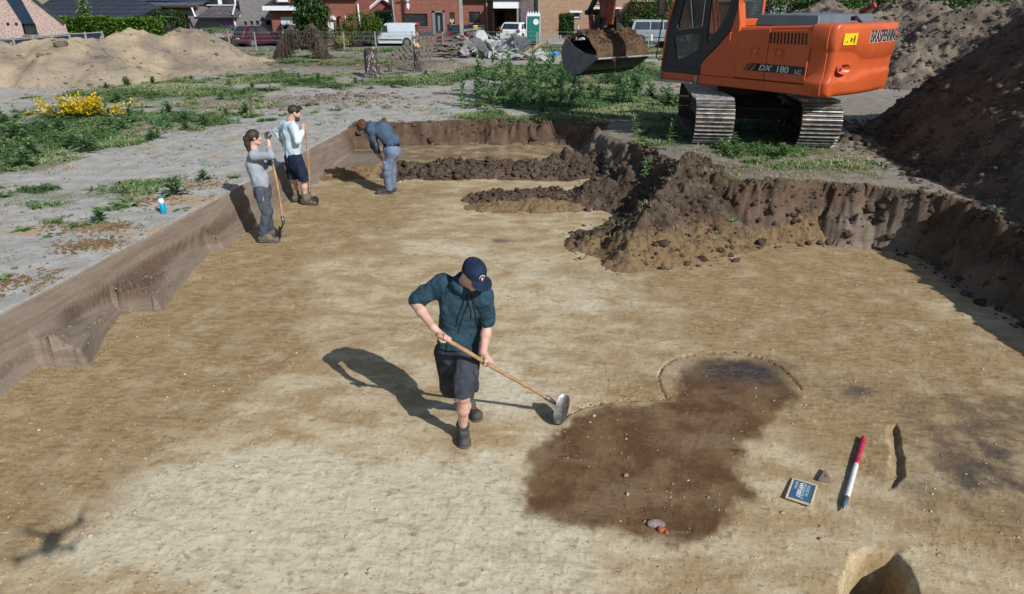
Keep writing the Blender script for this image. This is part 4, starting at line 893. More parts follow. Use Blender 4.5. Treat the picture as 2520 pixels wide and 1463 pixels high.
    f.build('hair', mat('auburn_hair', (.14,.055,.025), (.06,.022,.012), 60, .7, bump=.8, bsc=120, bd=.01), root)
    boot(root, anN, v3(foot[0]-.22, Yb-.03, 0), matl=M_boot, hgt=.09); boot(root, anF, anF*v3(1,1,0)+v3(-.20, .10, 0), matl=M_boot, hgt=.09)
    shovel('shovel held low by the bending man, its blade behind his legs', top, top+(tip-top)*.72, tip, v3(.8, .5, 0))
bending_man()
# ------------------------------------------------------------------ excavator
def paint(name, c, c2, dirt=(.16,.12,.09), amt=.5, rough=.38, scr=None):
    t = NT(name); col = t.mix(t.ramp(t.noise(3, 5, .6), .35, .65), c, c2)
    d = t.math('MULTIPLY', t.ramp(t.noise(7, 7, .75), .50, .78), amt); col = t.mix(d, col, dirt)
    if scr: col = t.mix(t.ramp(t.noise(9, 6, .8, t.map((1, 1, .3))), .50, .58), col, scr)
    return t.done(col, t.ramp(d, 0, 1, rough, .85), 0, t.bump(t.noise(60, 3, .6), .06, .003), .5)
M_or = paint('orange_paint', (.57, .108, .030), (.51, .095, .027), (.36, .12, .06), .4)
M_orw = paint('worn_orange_paint', (.34, .055, .022), (.22, .040, .020), (.12, .07, .05), .7, .6, (.045, .030, .024))
M_ch = paint('charcoal_paint', (.017, .021, .028), (.022, .027, .035), (.06, .055, .05), .3, .5)
M_bl = mat('black_greasy_steel', (.012, .011, .011), (.035, .026, .02), 6, .6, .2, bump=.4, bsc=25)
M_lid = paint('grey_plastic_lid', (.125, .150, .180), (.10, .122, .150), (.2, .2, .2), .4, .5)
M_ylw = mat('yellow_sticker', (.80, .60, .02), (.7, .5, .02), 10, .4)
M_rod = mat('chrome_rod', (.6, .6, .62), (.45, .45, .46), 10, .2, .95)
def track_mat():
    t = NT('track_shoe_steel'); n = t.noise(5, 6, .7); c = t.mix(t.ramp(n, .42, .6), (.055, .050, .046), (.17, .125, .085))
    c = t.mix(t.ramp(t.noise(18, 4, .6), .55, .7), c, (.03, .028, .027))
    return t.done(c, .62, .35, t.bump(t.noise(40, 5, .7), .5, .006), .4)
M_track = track_mat(); M_grou = mat('polished_grouser_steel', (.62, .63, .65), (.30, .28, .26), 7, .38, .45, bump=.2, bsc=50)
def glass(name, tint=(.03, .05, .055), alpha=.62):
    t = NT(name); return t.done(tint, .04, 0, None, .8, Alpha=alpha)
M_glass = glass('tinted_cab_glass', (.035, .055, .06), .55)
GZ = .84
exc = thing('excavator', 'orange crawler excavator with dark cab frame and grey engine lid, lifting a bucket of soil', 'excavator', (4.95, 14.5, GZ))
TH = R(180-52)                      # heading of the superstructure
def obj_rot(parent, name, rz, loc=(0,0,0)):
    pass
# all superstructure parts carry the heading in their own rotation
def sup(mb, name, m, smooth=False, bevel=0, parent=None, **k):
    o = mb.build(name, m, parent or exc, smooth=smooth, bevel=bevel, **k)
    if parent is None: o.rotation_euler.z = TH
    return o
# --- tracks
TR = R(-8.6)
def track(side):
    yo = side*.965; L = 3.05; r = .40; w = .36
    pts = []; n = 39; per = 2*L+2*pi*r; 
    def at(s):
        s %= per
        if s < L: return (-L/2+s, 2*r+.02-.035*sin(pi*s/L), 0)
        s -= L
        if s < pi*r: a = s/r; return (L/2+r*sin(a), r+.02+r*cos(a), -a)
        s -= pi*r
        if s < L: return (L/2-s, .02, pi)
        s -= L; a = s/r; return (-L/2-r*sin(a), r+.02-r*cos(a), pi-a)
    tr = thing_part('track'); 
    sh = MB(); gr = MB()
    for i in range(n):
        x, z, a = at(i*per/n); ry = -a
        # local frame: t tangent, nrm outward
        tg = Vector((cos(a), 0, sin(a))); nr = Vector((-sin(a), 0, cos(a)))
        c = Vector((x, yo, z))
        pl = per/n
        def bx(mb, oc, lt, ln, wy, dy=0):
            vs = []
            for sy in (-1, 1):
                for st, sn in ((-1,-1),(1,-1),(1,1),(-1,1)): vs.append(c+oc+tg*lt/2*st+nr*ln/2*sn+Vector((0, dy+wy*sy, 0)))
            mb.add(vs, [(0,1,2,3),(7,6,5,4),(0,4,5,1),(1,5,6,2),(2,6,7,3),(3,7,4,0)])
        bx(sh, nr*0.0, pl*.97, .022, w)
        for q in (-.36, 0, .36): bx(gr, nr*.028+tg*pl*q, .016, .036, w-.004)
        for q in (-.05, .05): bx(sh, -nr*.045, pl*.8, .07, .018, q*1.6)
        bx(sh, nr*.015+tg*pl*.18, .03, .014, .03, -.0)
        # worn bolt recess
    o = sh.build('shoes', M_track, tr); o2 = gr.build('grousers', M_grou, tr)
    fr = MB(); fr.box((0, yo, .42), (2.7, .30, .34)); fr.box((0, yo+side*.02, .62), (2.2, .34, .06)); fr.build('side_frame', M_bl, tr, bevel=.03)
    for x, rr, nm in ((-L/2, .34, 'idler'), (L/2, .34, 'sprocket')):
        m = MB(); m.tube([(x, yo-.09, r+.02), (x, yo+.09, r+.02)], rr, 24); m.tube([(x, yo-.16, r+.02), (x, yo+.16, r+.02)], .14, 16); m.build(nm, M_bl, tr, smooth=False)
    for k in range(6):
        m = MB(); x = -1.15+k*.46; m.tube([(x, yo-.14, .13), (x, yo+.14, .13)], .085, 14); m.build('roller', M_bl, tr)
    return tr
def thing_part(name):
    m = MB(); m.box((0, 0, .3), (.02, .02, .02)); o = m.build(name, M_bl, exc); o.rotation_euler.z = pi/2+TR; o.location = (.15, 0.05, 0); return o
track(1); track(-1)
m = MB(); m.box((0, 0, .62), (1.9, 1.1, .38), top=(.7, .9)); m.box((.6, 0, .5), (.5, 1.7, .24)); m.box((-.6, 0, .5), (.5, 1.7, .24)); m.tube([(0,0,.72), (0,0,1.02)], .58, 32)
o = m.build('undercarriage', M_bl, exc, bevel=.02); o.rotation_euler.z = pi/2+TR
# --- superstructure, local: x forward, y left, z up
m = MB(); m.prism([(-2.1,1.19),(1.34,1.19),(1.34,.30),(.2,.22),(.2,-.3),(1.25,-.42),(1.25,-1.19),(-2.1,-1.19)], 1.02, 1.20, 'z'); sup(m, 'revolving_frame', M_or, bevel=.02)
# counterweight: lofted plan outline with crease bands
def cw():
    prof = []; nA = 56
    def outline(e, zz):      # half-width e inset
        P_ = []
        W_ = 1.21-e; xb = -2.46+e*1.0
        base = [(-1.93, W_), (-2.12, W_), (-2.22, W_-.02)]
        for i in range(15):
            a = i/14*pi/2; base.append((-2.22-.12*sin(a), W_-.05-.10*(1-cos(a))))
        for i in range(1, 26):
            t = i/26; y = (W_-.15)*(1-2*t); base.append((xb+.10*(y/(W_-.15))**2+.0-.0, y))
        for i in range(15):
            a = (1-i/14)*pi/2; base.append((-2.22-.12*sin(a), -(W_-.05-.10*(1-cos(a)))))
        base += [(-2.22, -W_+.02), (-2.12, -W_), (-1.93, -W_)]
        return base
    zs = [(1.00,.13),(1.015,.07),(1.05,.03),(1.10,.012),(1.22,.0),(1.27,.0),(1.31,.045),(1.45,.05),(1.74,.05),(1.785,.04),(1.83,.0),(2.0,-.006),(2.12,.004),(2.17,.02),(2.20,.05),(2.21,.10)]
    V_ = []; rows = []
    for z, e in zs:
        ol = outline(e, z); rows.append(len(ol)); 
        for x, y in ol:
            # the band edge swoops along the width (pressed crease)
            sw = 0
            u = y/1.2
            if 1.22 <= z <= 1.84:
                lo = .10*(1/(1+math.exp((u-.25)*14))) if z < 1.35 else 0
                hi = -.16*(1/(1+math.exp((u-.35)*14))) if z > 1.7 else 0
                sw = lo+hi
            V_.append((x, y, z+sw))
    n = rows[0]; F_ = []
    for i in range(len(zs)-1):
        for j in range(n-1): F_.append((i*n+j, i*n+j+1, (i+1)*n+j+1, (i+1)*n+j))
    F_.append(tuple(range(n-1, -1, -1))); F_.append(tuple((len(zs)-1)*n+j for j in range(n)))
    F_ += [( (i+1)*n, i*n, i*n+n-1, (i+1)*n+n-1) for i in range(len(zs)-1)]
    m = MB().add(V_, F_); o = sup(m, 'counterweight', M_or, smooth=True)
    e = o.modifiers.new('b', 'EDGE_SPLIT'); e.split_angle = R(50)
    return o, outline
cwo, cwout = cw()
def wrap_text(txt, size, y0, z0, mtl, name, off, ext=.004, shear=0, bold=0, sx=1):
    V_, F_ = text_mesh(txt, size, ext, shear, bold, sx)
    out = []
    for x, y, z in V_:
        yy = y0-x; a = abs(yy)/1.06; xb = -2.455+.10*(yy/1.06)**2
        if abs(yy) > 1.02: xb = -2.34+.0+(abs(yy)-1.02)*.7
        out.append((xb-off-(z+ext), yy, z0+y))
    mb = MB().add(out, F_); o = mb.build(name, mtl, cwo); return o
# text on the rear face: viewed from behind, reading direction is towards -y
wrap_text("BRASPENNING-M", .285, .218, 1.889, M_white, 'lettering_shadow', .010, .002, .0, .004, .60)
wrap_text("BRASPENNING-M", .285, .205, 1.90, M_ch, 'lettering', .016, .002, .0, .004, .60)
# warning sticker at the corner of the rear face
m = MB(); 
def rear(y, z, off=.004): 
    xb = -2.455+.10*(y/1.06)**2
    if abs(y) > 1.0: xb = -2.355+(abs(y)-1.0)*1.0
    return (xb-off, y, z)
def rq(mb, y0, z0, y1, z1, off): mb.add([rear(y0,z0,off), rear(y1,z0,off), rear(y1,z1,off), rear(y0,z1,off), rear(y0,z0,off-.006), rear(y1,z0,off-.006), rear(y1,z1,off-.006), rear(y0,z1,off-.006)], [(0,1,2,3),(4,7,6,5),(0,4,5,1),(1,5,6,2),(2,6,7,3),(3,7,4,0)])
rq(m, .98, 1.87, .62, 2.06, .022); st_ = m.build('warning_sticker', M_ylw, cwo)
m = MB(); 
tri = [(.95,1.89),(.83,1.89),(.89,2.02)]
for a, b in ((0,1),(1,2),(2,0)): m.tube([rear(*tri[a], .011), rear(*tri[b], .011)], .004, 5)
m.tube([rear(.91,1.915,.027), rear(.885,1.935,.027), rear(.875,1.915,.027)], .005, 5)
rq(m, .80, 1.92, .775, 1.99, .026); m.tube([rear(.765,1.955,.027), rear(.73,1.955,.027)], .004, 5); m.tube([rear(.70,2.02,.027), rear(.70,2.005,.027)], .010, 6); rq(m, .715, 1.95, .685, 2.0, .026); rq(m, .711, 1.895, .703, 1.95, .026); rq(m, .697, 1.895, .689, 1.95, .026)
m.build('pictogram', M_ch, st_)
# lifting-eye recess with red reflector
m = MB(); pts = []
for z_, rr, of in ((0, .11, 0),):
    pass
def ringpoly(cy, cz, ry, rz, n=24): return [(cy+ry*cos(2*pi*i/n), cz+rz*sin(2*pi*i/n)) for i in range(n)]
A_ = ringpoly(.82, 1.475, .17, .085); B_ = ringpoly(.86, 1.475, .11, .055)
m.add([rear(y, z, .030-.03) for y, z in A_]+[rear(y, z, .040-.0) if False else rear(y, z, .026) for y, z in A_]+[rear(y, z, -.055) for y, z in B_], [tuple(range(24, 48))[::-1]] if False else [(24+i, 24+(i+1)%24, 48+(i+1)%24, 48+i) for i in range(24)]+[tuple(48+i for i in range(24))])
rc = m.build('lamp_recess', M_or, cwo, smooth=True)
m = MB(); m.tube([rear(.925,1.475,-.01), rear(.925,1.475,.016)], .046, 20); m.build('reflector', mat('red_reflector', (.35,.008,.015), (.3,.008,.012), 10, .15), cwo)
m = MB(); m.tube([rear(.925,1.475,-.01), rear(.925,1.475,.012)], .054, 20); m.build('reflector_ring', M_white, cwo)
# engine house: left side doors
def house():
    m = MB(); m.prism([(-1.93, 1.20), (-.78, 1.20), (-.38, 1.20), (-.38, 2.12), (-1.93, 2.18)], -1.19, 1.17, 'y'); return sup(m, 'engine_house', M_or, bevel=.05)
eh = house()
for x0, x1, nm in ((-1.925, -1.125, 'rear'), (-1.115, -.47, 'front')):
    m = MB(); m.prism([(x0, 1.215), (x1, 1.215), (x1+(.015 if nm == 'front' else 0), 2.02), (x1-.03, 2.075), (x0, 2.11)], 1.165, 1.20, 'y')
    d = m.build('side_door', M_or, eh, bevel=.014)
    cx = -1.36 if nm == 'rear' else -.86
    mm = MB()
    for b in (((cx-.085, 1.195, 1.63), (cx-.07, 1.212, 1.77)), ((cx+.07, 1.195, 1.63), (cx+.085, 1.212, 1.77)), ((cx-.085, 1.195, 1.755), (cx+.085, 1.212, 1.77)), ((cx-.085, 1.195, 1.63), (cx+.085, 1.212, 1.645))): mm.b2(*b)
    mm.b2((cx-.05, 1.195, 1.66), (cx+.02, 1.207, 1.74)); mm.build('latch', M_or, d)
    mm = MB(); mm.tube([(cx-.01, 1.2, 1.71), (cx-.01, 1.214, 1.71)], .012, 10); mm.build('lock', M_rod, d)
    if nm == 'rear':
        for k in range(11):
            mm = MB(); x = -1.86+k*.068; mm.add([(x, 1.199, 1.86), (x+.032, 1.199, 1.86), (x+.052, 1.199, 2.05), (x+.020, 1.199, 2.05), (x, 1.2035, 1.86), (x+.032, 1.2035, 1.86), (x+.052, 1.2035, 2.05), (x+.020, 1.2035, 2.05)], [(0,1,2,3),(4,7,6,5),(0,4,5,1),(1,5,6,2),(2,6,7,3),(3,7,4,0)])
            mm.build('vent_slot', M_bl, d)
# model stripe with letters "DX 180 LC"
m = MB()
def par(mb, x0, x1, z0, z1, sl): mb.add([(x0,1.2,z0),(x1,1.2,z0),(x1+sl,1.2,z1),(x0+sl,1.2,z1),(x0,1.2045,z0),(x1,1.2045,z0),(x1+sl,1.2045,z1),(x0+sl,1.2045,z1)], [(0,3,2,1),(4,5,6,7),(0,1,5,4),(1,2,6,5),(2,3,7,6),(3,0,4,7)])
par(m, -1.915, -.92, 1.36, 1.50, 0); stp = m.build('model_stripe', M_ch, eh)
m = MB(); par(m, -.915, -.84, 1.36, 1.50, -.12); par(m, -.80, -.72, 1.36, 1.50, -.12); par(m, -.69, -.655, 1.36, 1.50, -.12)
m.build('stripe_slashes', M_ch, eh)
def side_text(txt, size, x0, z0, shear, sx, bold=.003):
    V_, F_ = text_mesh(txt, size, .001, shear, bold, sx); mb = MB().add([(x0-x, 1.2055+z+.001, z0+y) for x, y, z in V_], F_); mb.build('model_lettering', mat('pale_lettering', (.62,.65,.66), (.5,.52,.54), 10), eh)
side_text('DX', .135, -.98, 1.385, .35, 1.25); side_text('180', .155, -1.34, 1.375, 0, 1.12); side_text('LC', .095, -1.72, 1.375, 0, 1.15)
# grey lid
m = MB(); m.box((-1.30, .02, 2.245), (1.26, 2.06, .20), top=(.93, .96)); m.box((-1.30, .02, 2.325), (1.0, 1.85, .05), top=(.95, .97)); sup(m, 'engine_lid', M_lid, bevel=.05)
m = MB(); m.tube([(-1.75, -.75, 2.2), (-1.75, -.75, 2.38), (-1.98, -.75, 2.50)], .05, 12); sup(m, 'exhaust_pipe', M_orw)
m = MB(); m.tube([(-.45, .2, 2.1), (-.45, .2, 2.24)], .07, 12); m.tube([(-.45, .2, 2.24), (-.45, .2, 2.27)], .09, 12); sup(m, 'filler_cap', M_or)
m = MB(); m.tube([(-2.15,-.02,2.2), (-2.1,.16,2.31)], .025, 8); m.box((-2.1,.18,2.28), (.08,.10,.07)); sup(m, 'rear_lamp', M_bl)
m = MB(); m.b2((-.30, -1.18, 1.2), (1.2, -.45, 1.95)); sup(m, 'tool_and_fuel_tank', M_or, bevel=.06)
# --- cab: side profile with window openings, built of frame pieces
cabY0, cabY1 = .30, 1.19
def panel_with_holes(outer, holes, y0, y1, name, m_, parent, bevel=.0):
    bm = bmesh.new(); es = []
    for loop in [outer]+holes:
        vs = [bm.verts.new((x, y1, z)) for x, z in loop]
        es += [bm.edges.new((vs[i], vs[(i+1) % len(vs)])) for i in range(len(vs))]
    r = bmesh.ops.triangle_fill(bm, use_beauty=True, use_dissolve=False, edges=es)
    fs = [f for f in bm.faces]
    e = bmesh.ops.extrude_face_region(bm, geom=fs); mv = [v for v in e['geom'] if isinstance(v, bmesh.types.BMVert)]
    bmesh.ops.translate(bm, verts=mv, vec=(0, y0-y1, 0)); bmesh.ops.recalc_face_normals(bm, faces=bm.faces)
    me = bpy.data.meshes.new(name); bm.to_mesh(me); bm.free(); me.materials.append(m_)
    o = bpy.data.objects.new(name, me); COL.objects.link(o); o.parent = parent
    return o
def rnd(poly, r, n=5):
    out = []
    for i, p in enumerate(poly):
        a = Vector(poly[i-1]); b = Vector(p); c = Vector(poly[(i+1) % len(poly)])
        rr = r[i] if isinstance(r, list) else r; rr = min(rr, (a-b).length*.48, (c-b).length*.48)
        u = b+(a-b).normalized()*rr; w = b+(c-b).normalized()*rr
        for k in range(n+1): t = k/n; q = u*(1-t)**2+b*2*t*(1-t)+w*t*t; out.append((q.x, q.y))
    return out
m = MB(); m.b2((-.38, cabY0, 1.2), (1.28, cabY1-.06, 1.30)); cab = sup(m, 'cab', M_ch)
win1 = rnd([(1.02, 2.02), (.40, 2.10), (.38, 2.86), (.86, 2.86)], [.10, .03, .03, .05]); win2 = rnd([(1.08, 1.90), (.42, 1.98), (.44, 1.68), (.72, 1.52), (.97, 1.44)], .06)
win3 = rnd([(.27, 2.90), (-.18, 2.90), (-.19, 2.45), (-.02, 2.10), (.22, 1.82), (.26, 1.82)], [.03, .04, .14, .3, .05, .05])
outer = [(1.32, 1.20), (1.30, 1.60), (1.24, 2.2), (1.00, 2.98), (-.36, 2.98), (-.36, 2.45), (-.26, 2.05), (.04, 1.72), (.26, 1.52), (.34, 1.40), (.34, 1.20)]
panel_with_holes(outer, [win1, win2, win3], cabY1-.05, cabY1, 'door', M_ch, cab)
# orange flare behind the door
m = MB(); m.prism([(-.47, 1.2), (.33, 1.2), (.33, 1.39), (.25, 1.51), (.03, 1.70), (-.27, 2.04), (-.37, 2.44), (-.37, 2.60), (-.47, 2.16)], 1.0, 1.205, 'y'); m.build('side_fairing', M_or, cab, bevel=.03)
m = MB(); m.tube([(-.30,1.212,1.86), (-.30,1.225,1.88), (-.30,1.225,2.0), (-.30,1.212,2.02)], .014, 8); m.build('grab_handle', M_or, cab)
m = MB(); pts = [(1.33,1.19,1.22),(1.315,1.19,1.6),(1.255,1.19,2.2),(1.01,1.19,3.0)]; m.tube(pts, .022, 8); m.build('front_pillar', M_or, cab, smooth=True)
m = MB(); pts = [(1.33,cabY0,1.22),(1.315,cabY0,1.6),(1.255,cabY0,2.2),(1.01,cabY0,3.0)]; m.tube(pts, .03, 8); m.build('front_pillar', M_ch, cab, smooth=True)
# rear wall with window, right wall, roof
panel_with_holes([(-1, 0)], [], 0, 0, 'x', M_or, cab) if False else None
m = MB(); Wy0, Wy1 = cabY0+.04, cabY1-.02
for b in (((-.40, Wy0, 2.12), (-.34, Wy1, 2.26)), ((-.40, Wy0, 2.26), (-.34, Wy0+.08, 3.0)), ((-.40, Wy1-.09, 2.26), (-.34, Wy1, 3.0)), ((-.40, Wy0, 2.92), (-.34, Wy1, 3.0))): m.b2(*b)
m.build('rear_frame', M_or, cab, bevel=.025)
m = MB(); m.b2((-.385, Wy0+.07, 2.25), (-.375, Wy1-.08, 2.93)); rw = m.build('rear_window', M_glass, cab)
V_, F_ = text_mesh("'t komt goe", .115, .001, .25, .001, 1); mb = MB().add([(-.392, Wy1-.14-x, 2.74+y+(x*.10)) for x, y, z in V_], F_); mb.build('painted_lettering', M_white, rw)
m = MB(); m.b2((-.40, cabY0, 2.98), (1.05, cabY1, 3.06)); m.build('roof', M_or, cab, bevel=.03)
m = MB(); m.prism([(1.28,1.3),(1.22,2.2),(.98,2.98),(-.36,2.98),(-.36,2.3),(-.36,1.3)], cabY0, cabY0+.01); m.build('right_window', glass('clear_cab_glass', (.03,.05,.05), .25), cab)
for nm, hh in (('side_window', win1), ('lower_window', win2), ('quarter_window', win3)):
    m = MB(); m.prism([(x, z) for x, z in hh], cabY1-.032, cabY1-.026); m.build(nm, M_glass, cab)
m = MB(); m.add([(1.31,cabY0,1.3),(1.31,cabY1-.03,1.3),(1.245,cabY1-.03,2.2),(1.245,cabY0,2.2),(1.0,cabY1-.03,2.97),(1.0,cabY0,2.97)], [(0,1,2,3),(3,2,4,5)]); m.build('windscreen', M_glass, cab)
m = MB(); m.tube([(.62,cabY1+.004,2.08),(.80,cabY1+.004,2.86)], .012, 6); m.build('sliding_glass_rail', M_rod, cab)
m = MB(); m.tube([(x, cabY1+.003, z) for x, z in win1[:14]], .010, 6); m.build('window_trim', M_rod, cab)
m = MB(); m.b2((-.05,.5,1.3),(.45,.98,1.72)); m.prism([(-.12,1.7),(.05,1.7),(-.05,2.45),(-.2,2.45)], .52, .96); m.build('seat', mat('dark_seat_fabric', (.02,.02,.022), rough=.9), cab, bevel=.06)
m = MB(); m.b2((.45,.38,1.3),(.75,.52,1.95)); m.tube([(.8,.7,1.3),(.78,.7,1.95)], .015, 6); m.tube([(.8,.9,1.3),(.76,.9,1.95)], .015, 6); m.build('levers', M_bl, cab)
m = MB(); m.tube([(1.30,1.22,1.45),(1.33,1.30,1.42),(1.38,1.34,1.5),(1.30,1.34,2.2),(1.10,1.30,2.85),(1.04,1.20,2.9)], .014, 8); m.build('mirror_arm', M_bl, cab, smooth=True)
m = MB(); m.b2((1.26,1.31,2.28),(1.33,1.50,2.62)); m.build('mirror', M_bl, cab, bevel=.03)
m = MB(); m.b2((.33,1.18,1.21),(1.33,1.215,1.30)); m.build('sill', M_ch, cab)
m = MB(); m.b2((.42,1.19,1.02),(1.36,1.36,1.05)); m.b2((.36,1.19,1.0),(.42,1.235,1.17)); m.b2((1.30,1.19,1.0),(1.36,1.235,1.17)); m.build('step', mat('galvanised_step', (.30,.34,.38), (.2,.23,.26), 10, .45, .6), cab)
m = MB(); m.tube([(.05,-.1,1.6),(-.12,-.02,2.3),(-.05,-.05,3.0),(.4,-.06,3.6)], .025, 8); m.build('hydraulic_hose', M_black, exc, smooth=True).rotation_euler.z = TH
m = MB(); m.tube([(.05,-.3,1.6),(-.16,-.16,2.25),(-.08,-.2,3.0),(.4,-.2,3.6)], .02, 8); m.build('hydraulic_hose', M_black, exc, smooth=True).rotation_euler.z = TH
m = MB(); m.tube([(-.25,-.8,2.0),(-.25,-.8,2.8),(.4,-.8,2.9)], .02, 8); m.build('handrail', M_bl, exc, smooth=True).rotation_euler.z = TH
# boom, stick
m = MB(); m.prism([(.35,1.25),(.75,1.25),(1.2,2.9),(2.6,4.9),(3.85,5.15),(4.05,5.0),(3.95,4.75),(2.8,4.4),(1.75,2.7),(1.0,1.25)][::-1], -.22, .22); sup(m, 'boom', M_or, bevel=.02)
m = MB(); m.prism([(3.7,5.3),(4.1,5.4),(4.30,4.8),(4.36,2.95),(4.28,2.02),(4.12,2.02),(4.02,2.9),(3.72,4.6)], -.17, .17); stk = sup(m, 'stick', M_orw, bevel=.02)
m = MB(); m.tube([(4.62,-.0,4.9),(4.60,0,3.4)], .075, 12); m.build('bucket_cylinder', M_orw, stk); m = MB(); m.tube([(4.60,0,3.4),(4.62,0,2.50)], .035, 10); m.build('cylinder_rod', M_rod, stk)
for y in (-.21, .21):
    m = MB(); m.tube([(4.30,y,2.78),(4.64,y,2.30)], [.07,.06], 8); m.build('linkage', M_bl, stk)
    m = MB(); m.tube([(4.64,y*.7,2.30),(4.52,y*.7,1.72)], [.06,.07], 8); m.build('bucket_link', M_orw, stk)
for x, z in ((4.30,2.78),(4.64,2.30),(4.20,2.12),(4.55,1.78)):
    m = MB(); m.tube([(x,-.30,z),(x,.30,z)], .06, 14); m.build('pin', M_bl, stk)
# bucket
bp = [(4.70,1.66),(4.78,1.50),(4.80,1.30),(4.72,1.08),(4.56,.92),(4.36,.86),(4.10,.92),(3.80,1.10),(3.52,1.30)]
Wb = .92; m = MB()
V_ = []; 
for off in (0, .03):
    for x, z in bp:
        cx, cz = 4.2, 1.5; d_ = Vector((x-cx, z-cz)).normalized()*off
        for y in (-Wb, Wb): V_.append((x-d_.x, y, z-d_.y))
n = len(bp); F_ = []
for i in range(n-1):
    F_.append((2*i, 2*i+2, 2*i+3, 2*i+1)); F_.append((2*n+2*i, 2*n+2*i+1, 2*n+2*i+3, 2*n+2*i+2))
F_ += [(0, 1, 2*n+1, 2*n), (2*n-2, 4*n-2, 4*n-1, 2*n-1)]
m.add(V_, F_); bk = sup(m, 'bucket', mat('bucket_steel', (.035,.045,.050), (.065,.070,.072), 5, .45, .6, bump=.3, bsc=30), smooth=True)
for y in (Wb, -Wb-.03):
    m = MB(); m.prism(rnd(bp[:-1]+[(3.50,1.31),(3.60,1.38),(3.95,1.40),(4.35,1.55),(4.6,1.72)], .04, 3), y, y+.03); m.build('side_plate', mat('blue_grey_bucket_side', (.085,.105,.135), (.13,.15,.18), 4, .42, .55, bump=.3, bsc=20), bk)
for k in range(7):
    i = k*.9+.8; a = int(i); t = i-a; 
    if a+1 >= n: break
    x = bp[a][0]*(1-t)+bp[a+1][0]*t; z = bp[a][1]*(1-t)+bp[a+1][1]*t; d_ = Vector((x-4.2, z-1.5)).normalized()*.008
    m = MB(); m.tube([(x+d_.x, -Wb+.02, z+d_.y), (x+d_.x, Wb-.02, z+d_.y)], .016, 6); m.build('rib', M_bl, bk)
m = MB(); m.tube([(3.50,-Wb-.02,1.30),(3.50,Wb+.02,1.30)], .022, 6); m.build('cutting_edge', M_grou, bk)
for y in (-.24, .24):
    m = MB(); m.prism([(4.70,1.55),(4.05,1.50),(4.08,2.2),(4.28,2.2),(4.45,1.85),(4.66,1.85)], y-.02, y+.02); m.build('hanger', M_bl, bk)
# soil in the bucket
def bucket_soil():
    xs = np.linspace(3.53, 4.72, 60); ys_ = np.linspace(-Wb+.01, Wb-.01, 90); XX, YY = np.meshgrid(xs, ys_)
    t = (XX-3.53)/1.19; top = 1.30+.34*np.sin(np.clip(t*1.05, 0, 1)*pi)**.6+.33*t*(1-np.abs(YY/Wb)**4*.6)+np.abs(fbm(XX*6, YY*6, 4, 401))*.14+fbm(XX*2.2, YY*2.2, 3, 402)*.13+.06
    top = np.where(t < .04, 1.30, top)
    v = np.stack([XX, YY, top], -1).reshape(-1, 3); nr, nc = XX.shape; I = np.arange(nr*nc).reshape(nr, nc)
    Q = np.stack([I[:-1,:-1], I[:-1,1:], I[1:,1:], I[1:,:-1]], -1).reshape(-1, 4)
    # skirt
    return v, Q
v, Q = bucket_soil(); msoil = soil_mat('soil_in_bucket', (.085,.055,.036), (.165,.105,.062), (.06,.042,.03), 4, 1)
so_ = thing('soil_load', 'heap of brown soil filling the excavator bucket', 'soil', (4.95, 14.5, GZ), TH)
o = meshobj('loose_soil', v, Q[:, ::-1], msoil, so_, smooth=True); set_attr(o, 'm1', (np.zeros(len(v)),)*3)
# soil trickling over the lip: a narrow apron of clods
m = MB()
for k in range(260):
    t = random.random(); y = .40+random.gauss(0, .10+.06*t); x = 3.50-.03*random.random()-.05*t; z = 1.30-.42*t**1.3; r_ = random.uniform(.008, .022)*(1-.4*t)
    m.box((x, y, z), (r_*1.3, r_, r_*1.2), rz=random.random()*3, rx=random.random()*3)
o = m.build('falling_crumbs', msoil, so_); o['kind'] = 'stuff'
# ------------------------------------------------------------------ vegetation
def leaf_mat(name, cols, rough=.55, tr=.25):
    t = NT(name); a = t.attr('m1', 0)
    r = t.new('ShaderNodeValToRGB'); t.link(a, r.inputs[0]); e = r.color_ramp.elements
    for i, c in enumerate(cols):
        if i < 2: e[i].position = i/(len(cols)-1); e[i].color = (*c, 1)
        else: q = e.new(i/(len(cols)-1)); q.color = (*c, 1)
    e[1].position = 1/(len(cols)-1)
    c = r.outputs[0]; t.done(c, rough, 0, None, .3)
    tl = t.new('ShaderNodeBsdfTranslucent'); t.link(c, tl.inputs[0]); mx = t.new('ShaderNodeMixShader'); mx.inputs[0].default_value = tr
    t.link(t.b.outputs[0], mx.inputs[1]); t.link(tl.outputs[0], mx.inputs[2]); t.link(mx.outputs[0], t.out.inputs[0]); return t.m
M_weed = leaf_mat('weed_leaves', [(0.058,0.124,0.046), (0.107,0.214,0.074), (0.181,0.297,0.107), (0.264,0.363,0.198)])
M_grass = leaf_mat('mixed_grass_blades', [(0.072,0.123,0.036), (0.145,0.217,0.065), (0.232,0.275,0.116), (0.435,0.377,0.217), (0.551,0.464,0.29)], .7)
M_shrub = leaf_mat('shrub_leaves', [(0.026,0.058,0.02), (0.051,0.109,0.032), (0.087,0.167,0.043), (0.131,0.217,0.065)])
M_dkshrub = leaf_mat('conifer_needles', [(0.014,0.038,0.02), (0.026,0.061,0.029), (0.043,0.09,0.038)])
M_hedge = leaf_mat('laurel_hedge_leaves', [(0.051,0.109,0.017), (0.102,0.203,0.026), (0.174,0.29,0.043)])
M_broomf = leaf_mat('broom_flowers', [(.55,.38,.01), (.75,.52,.01), (.80,.62,.04)], .5); M_bark = mat('rough_bark', (.10,.075,.055), (.05,.04,.032), 8, .9, bump=.8, bsc=20, bd=.03)
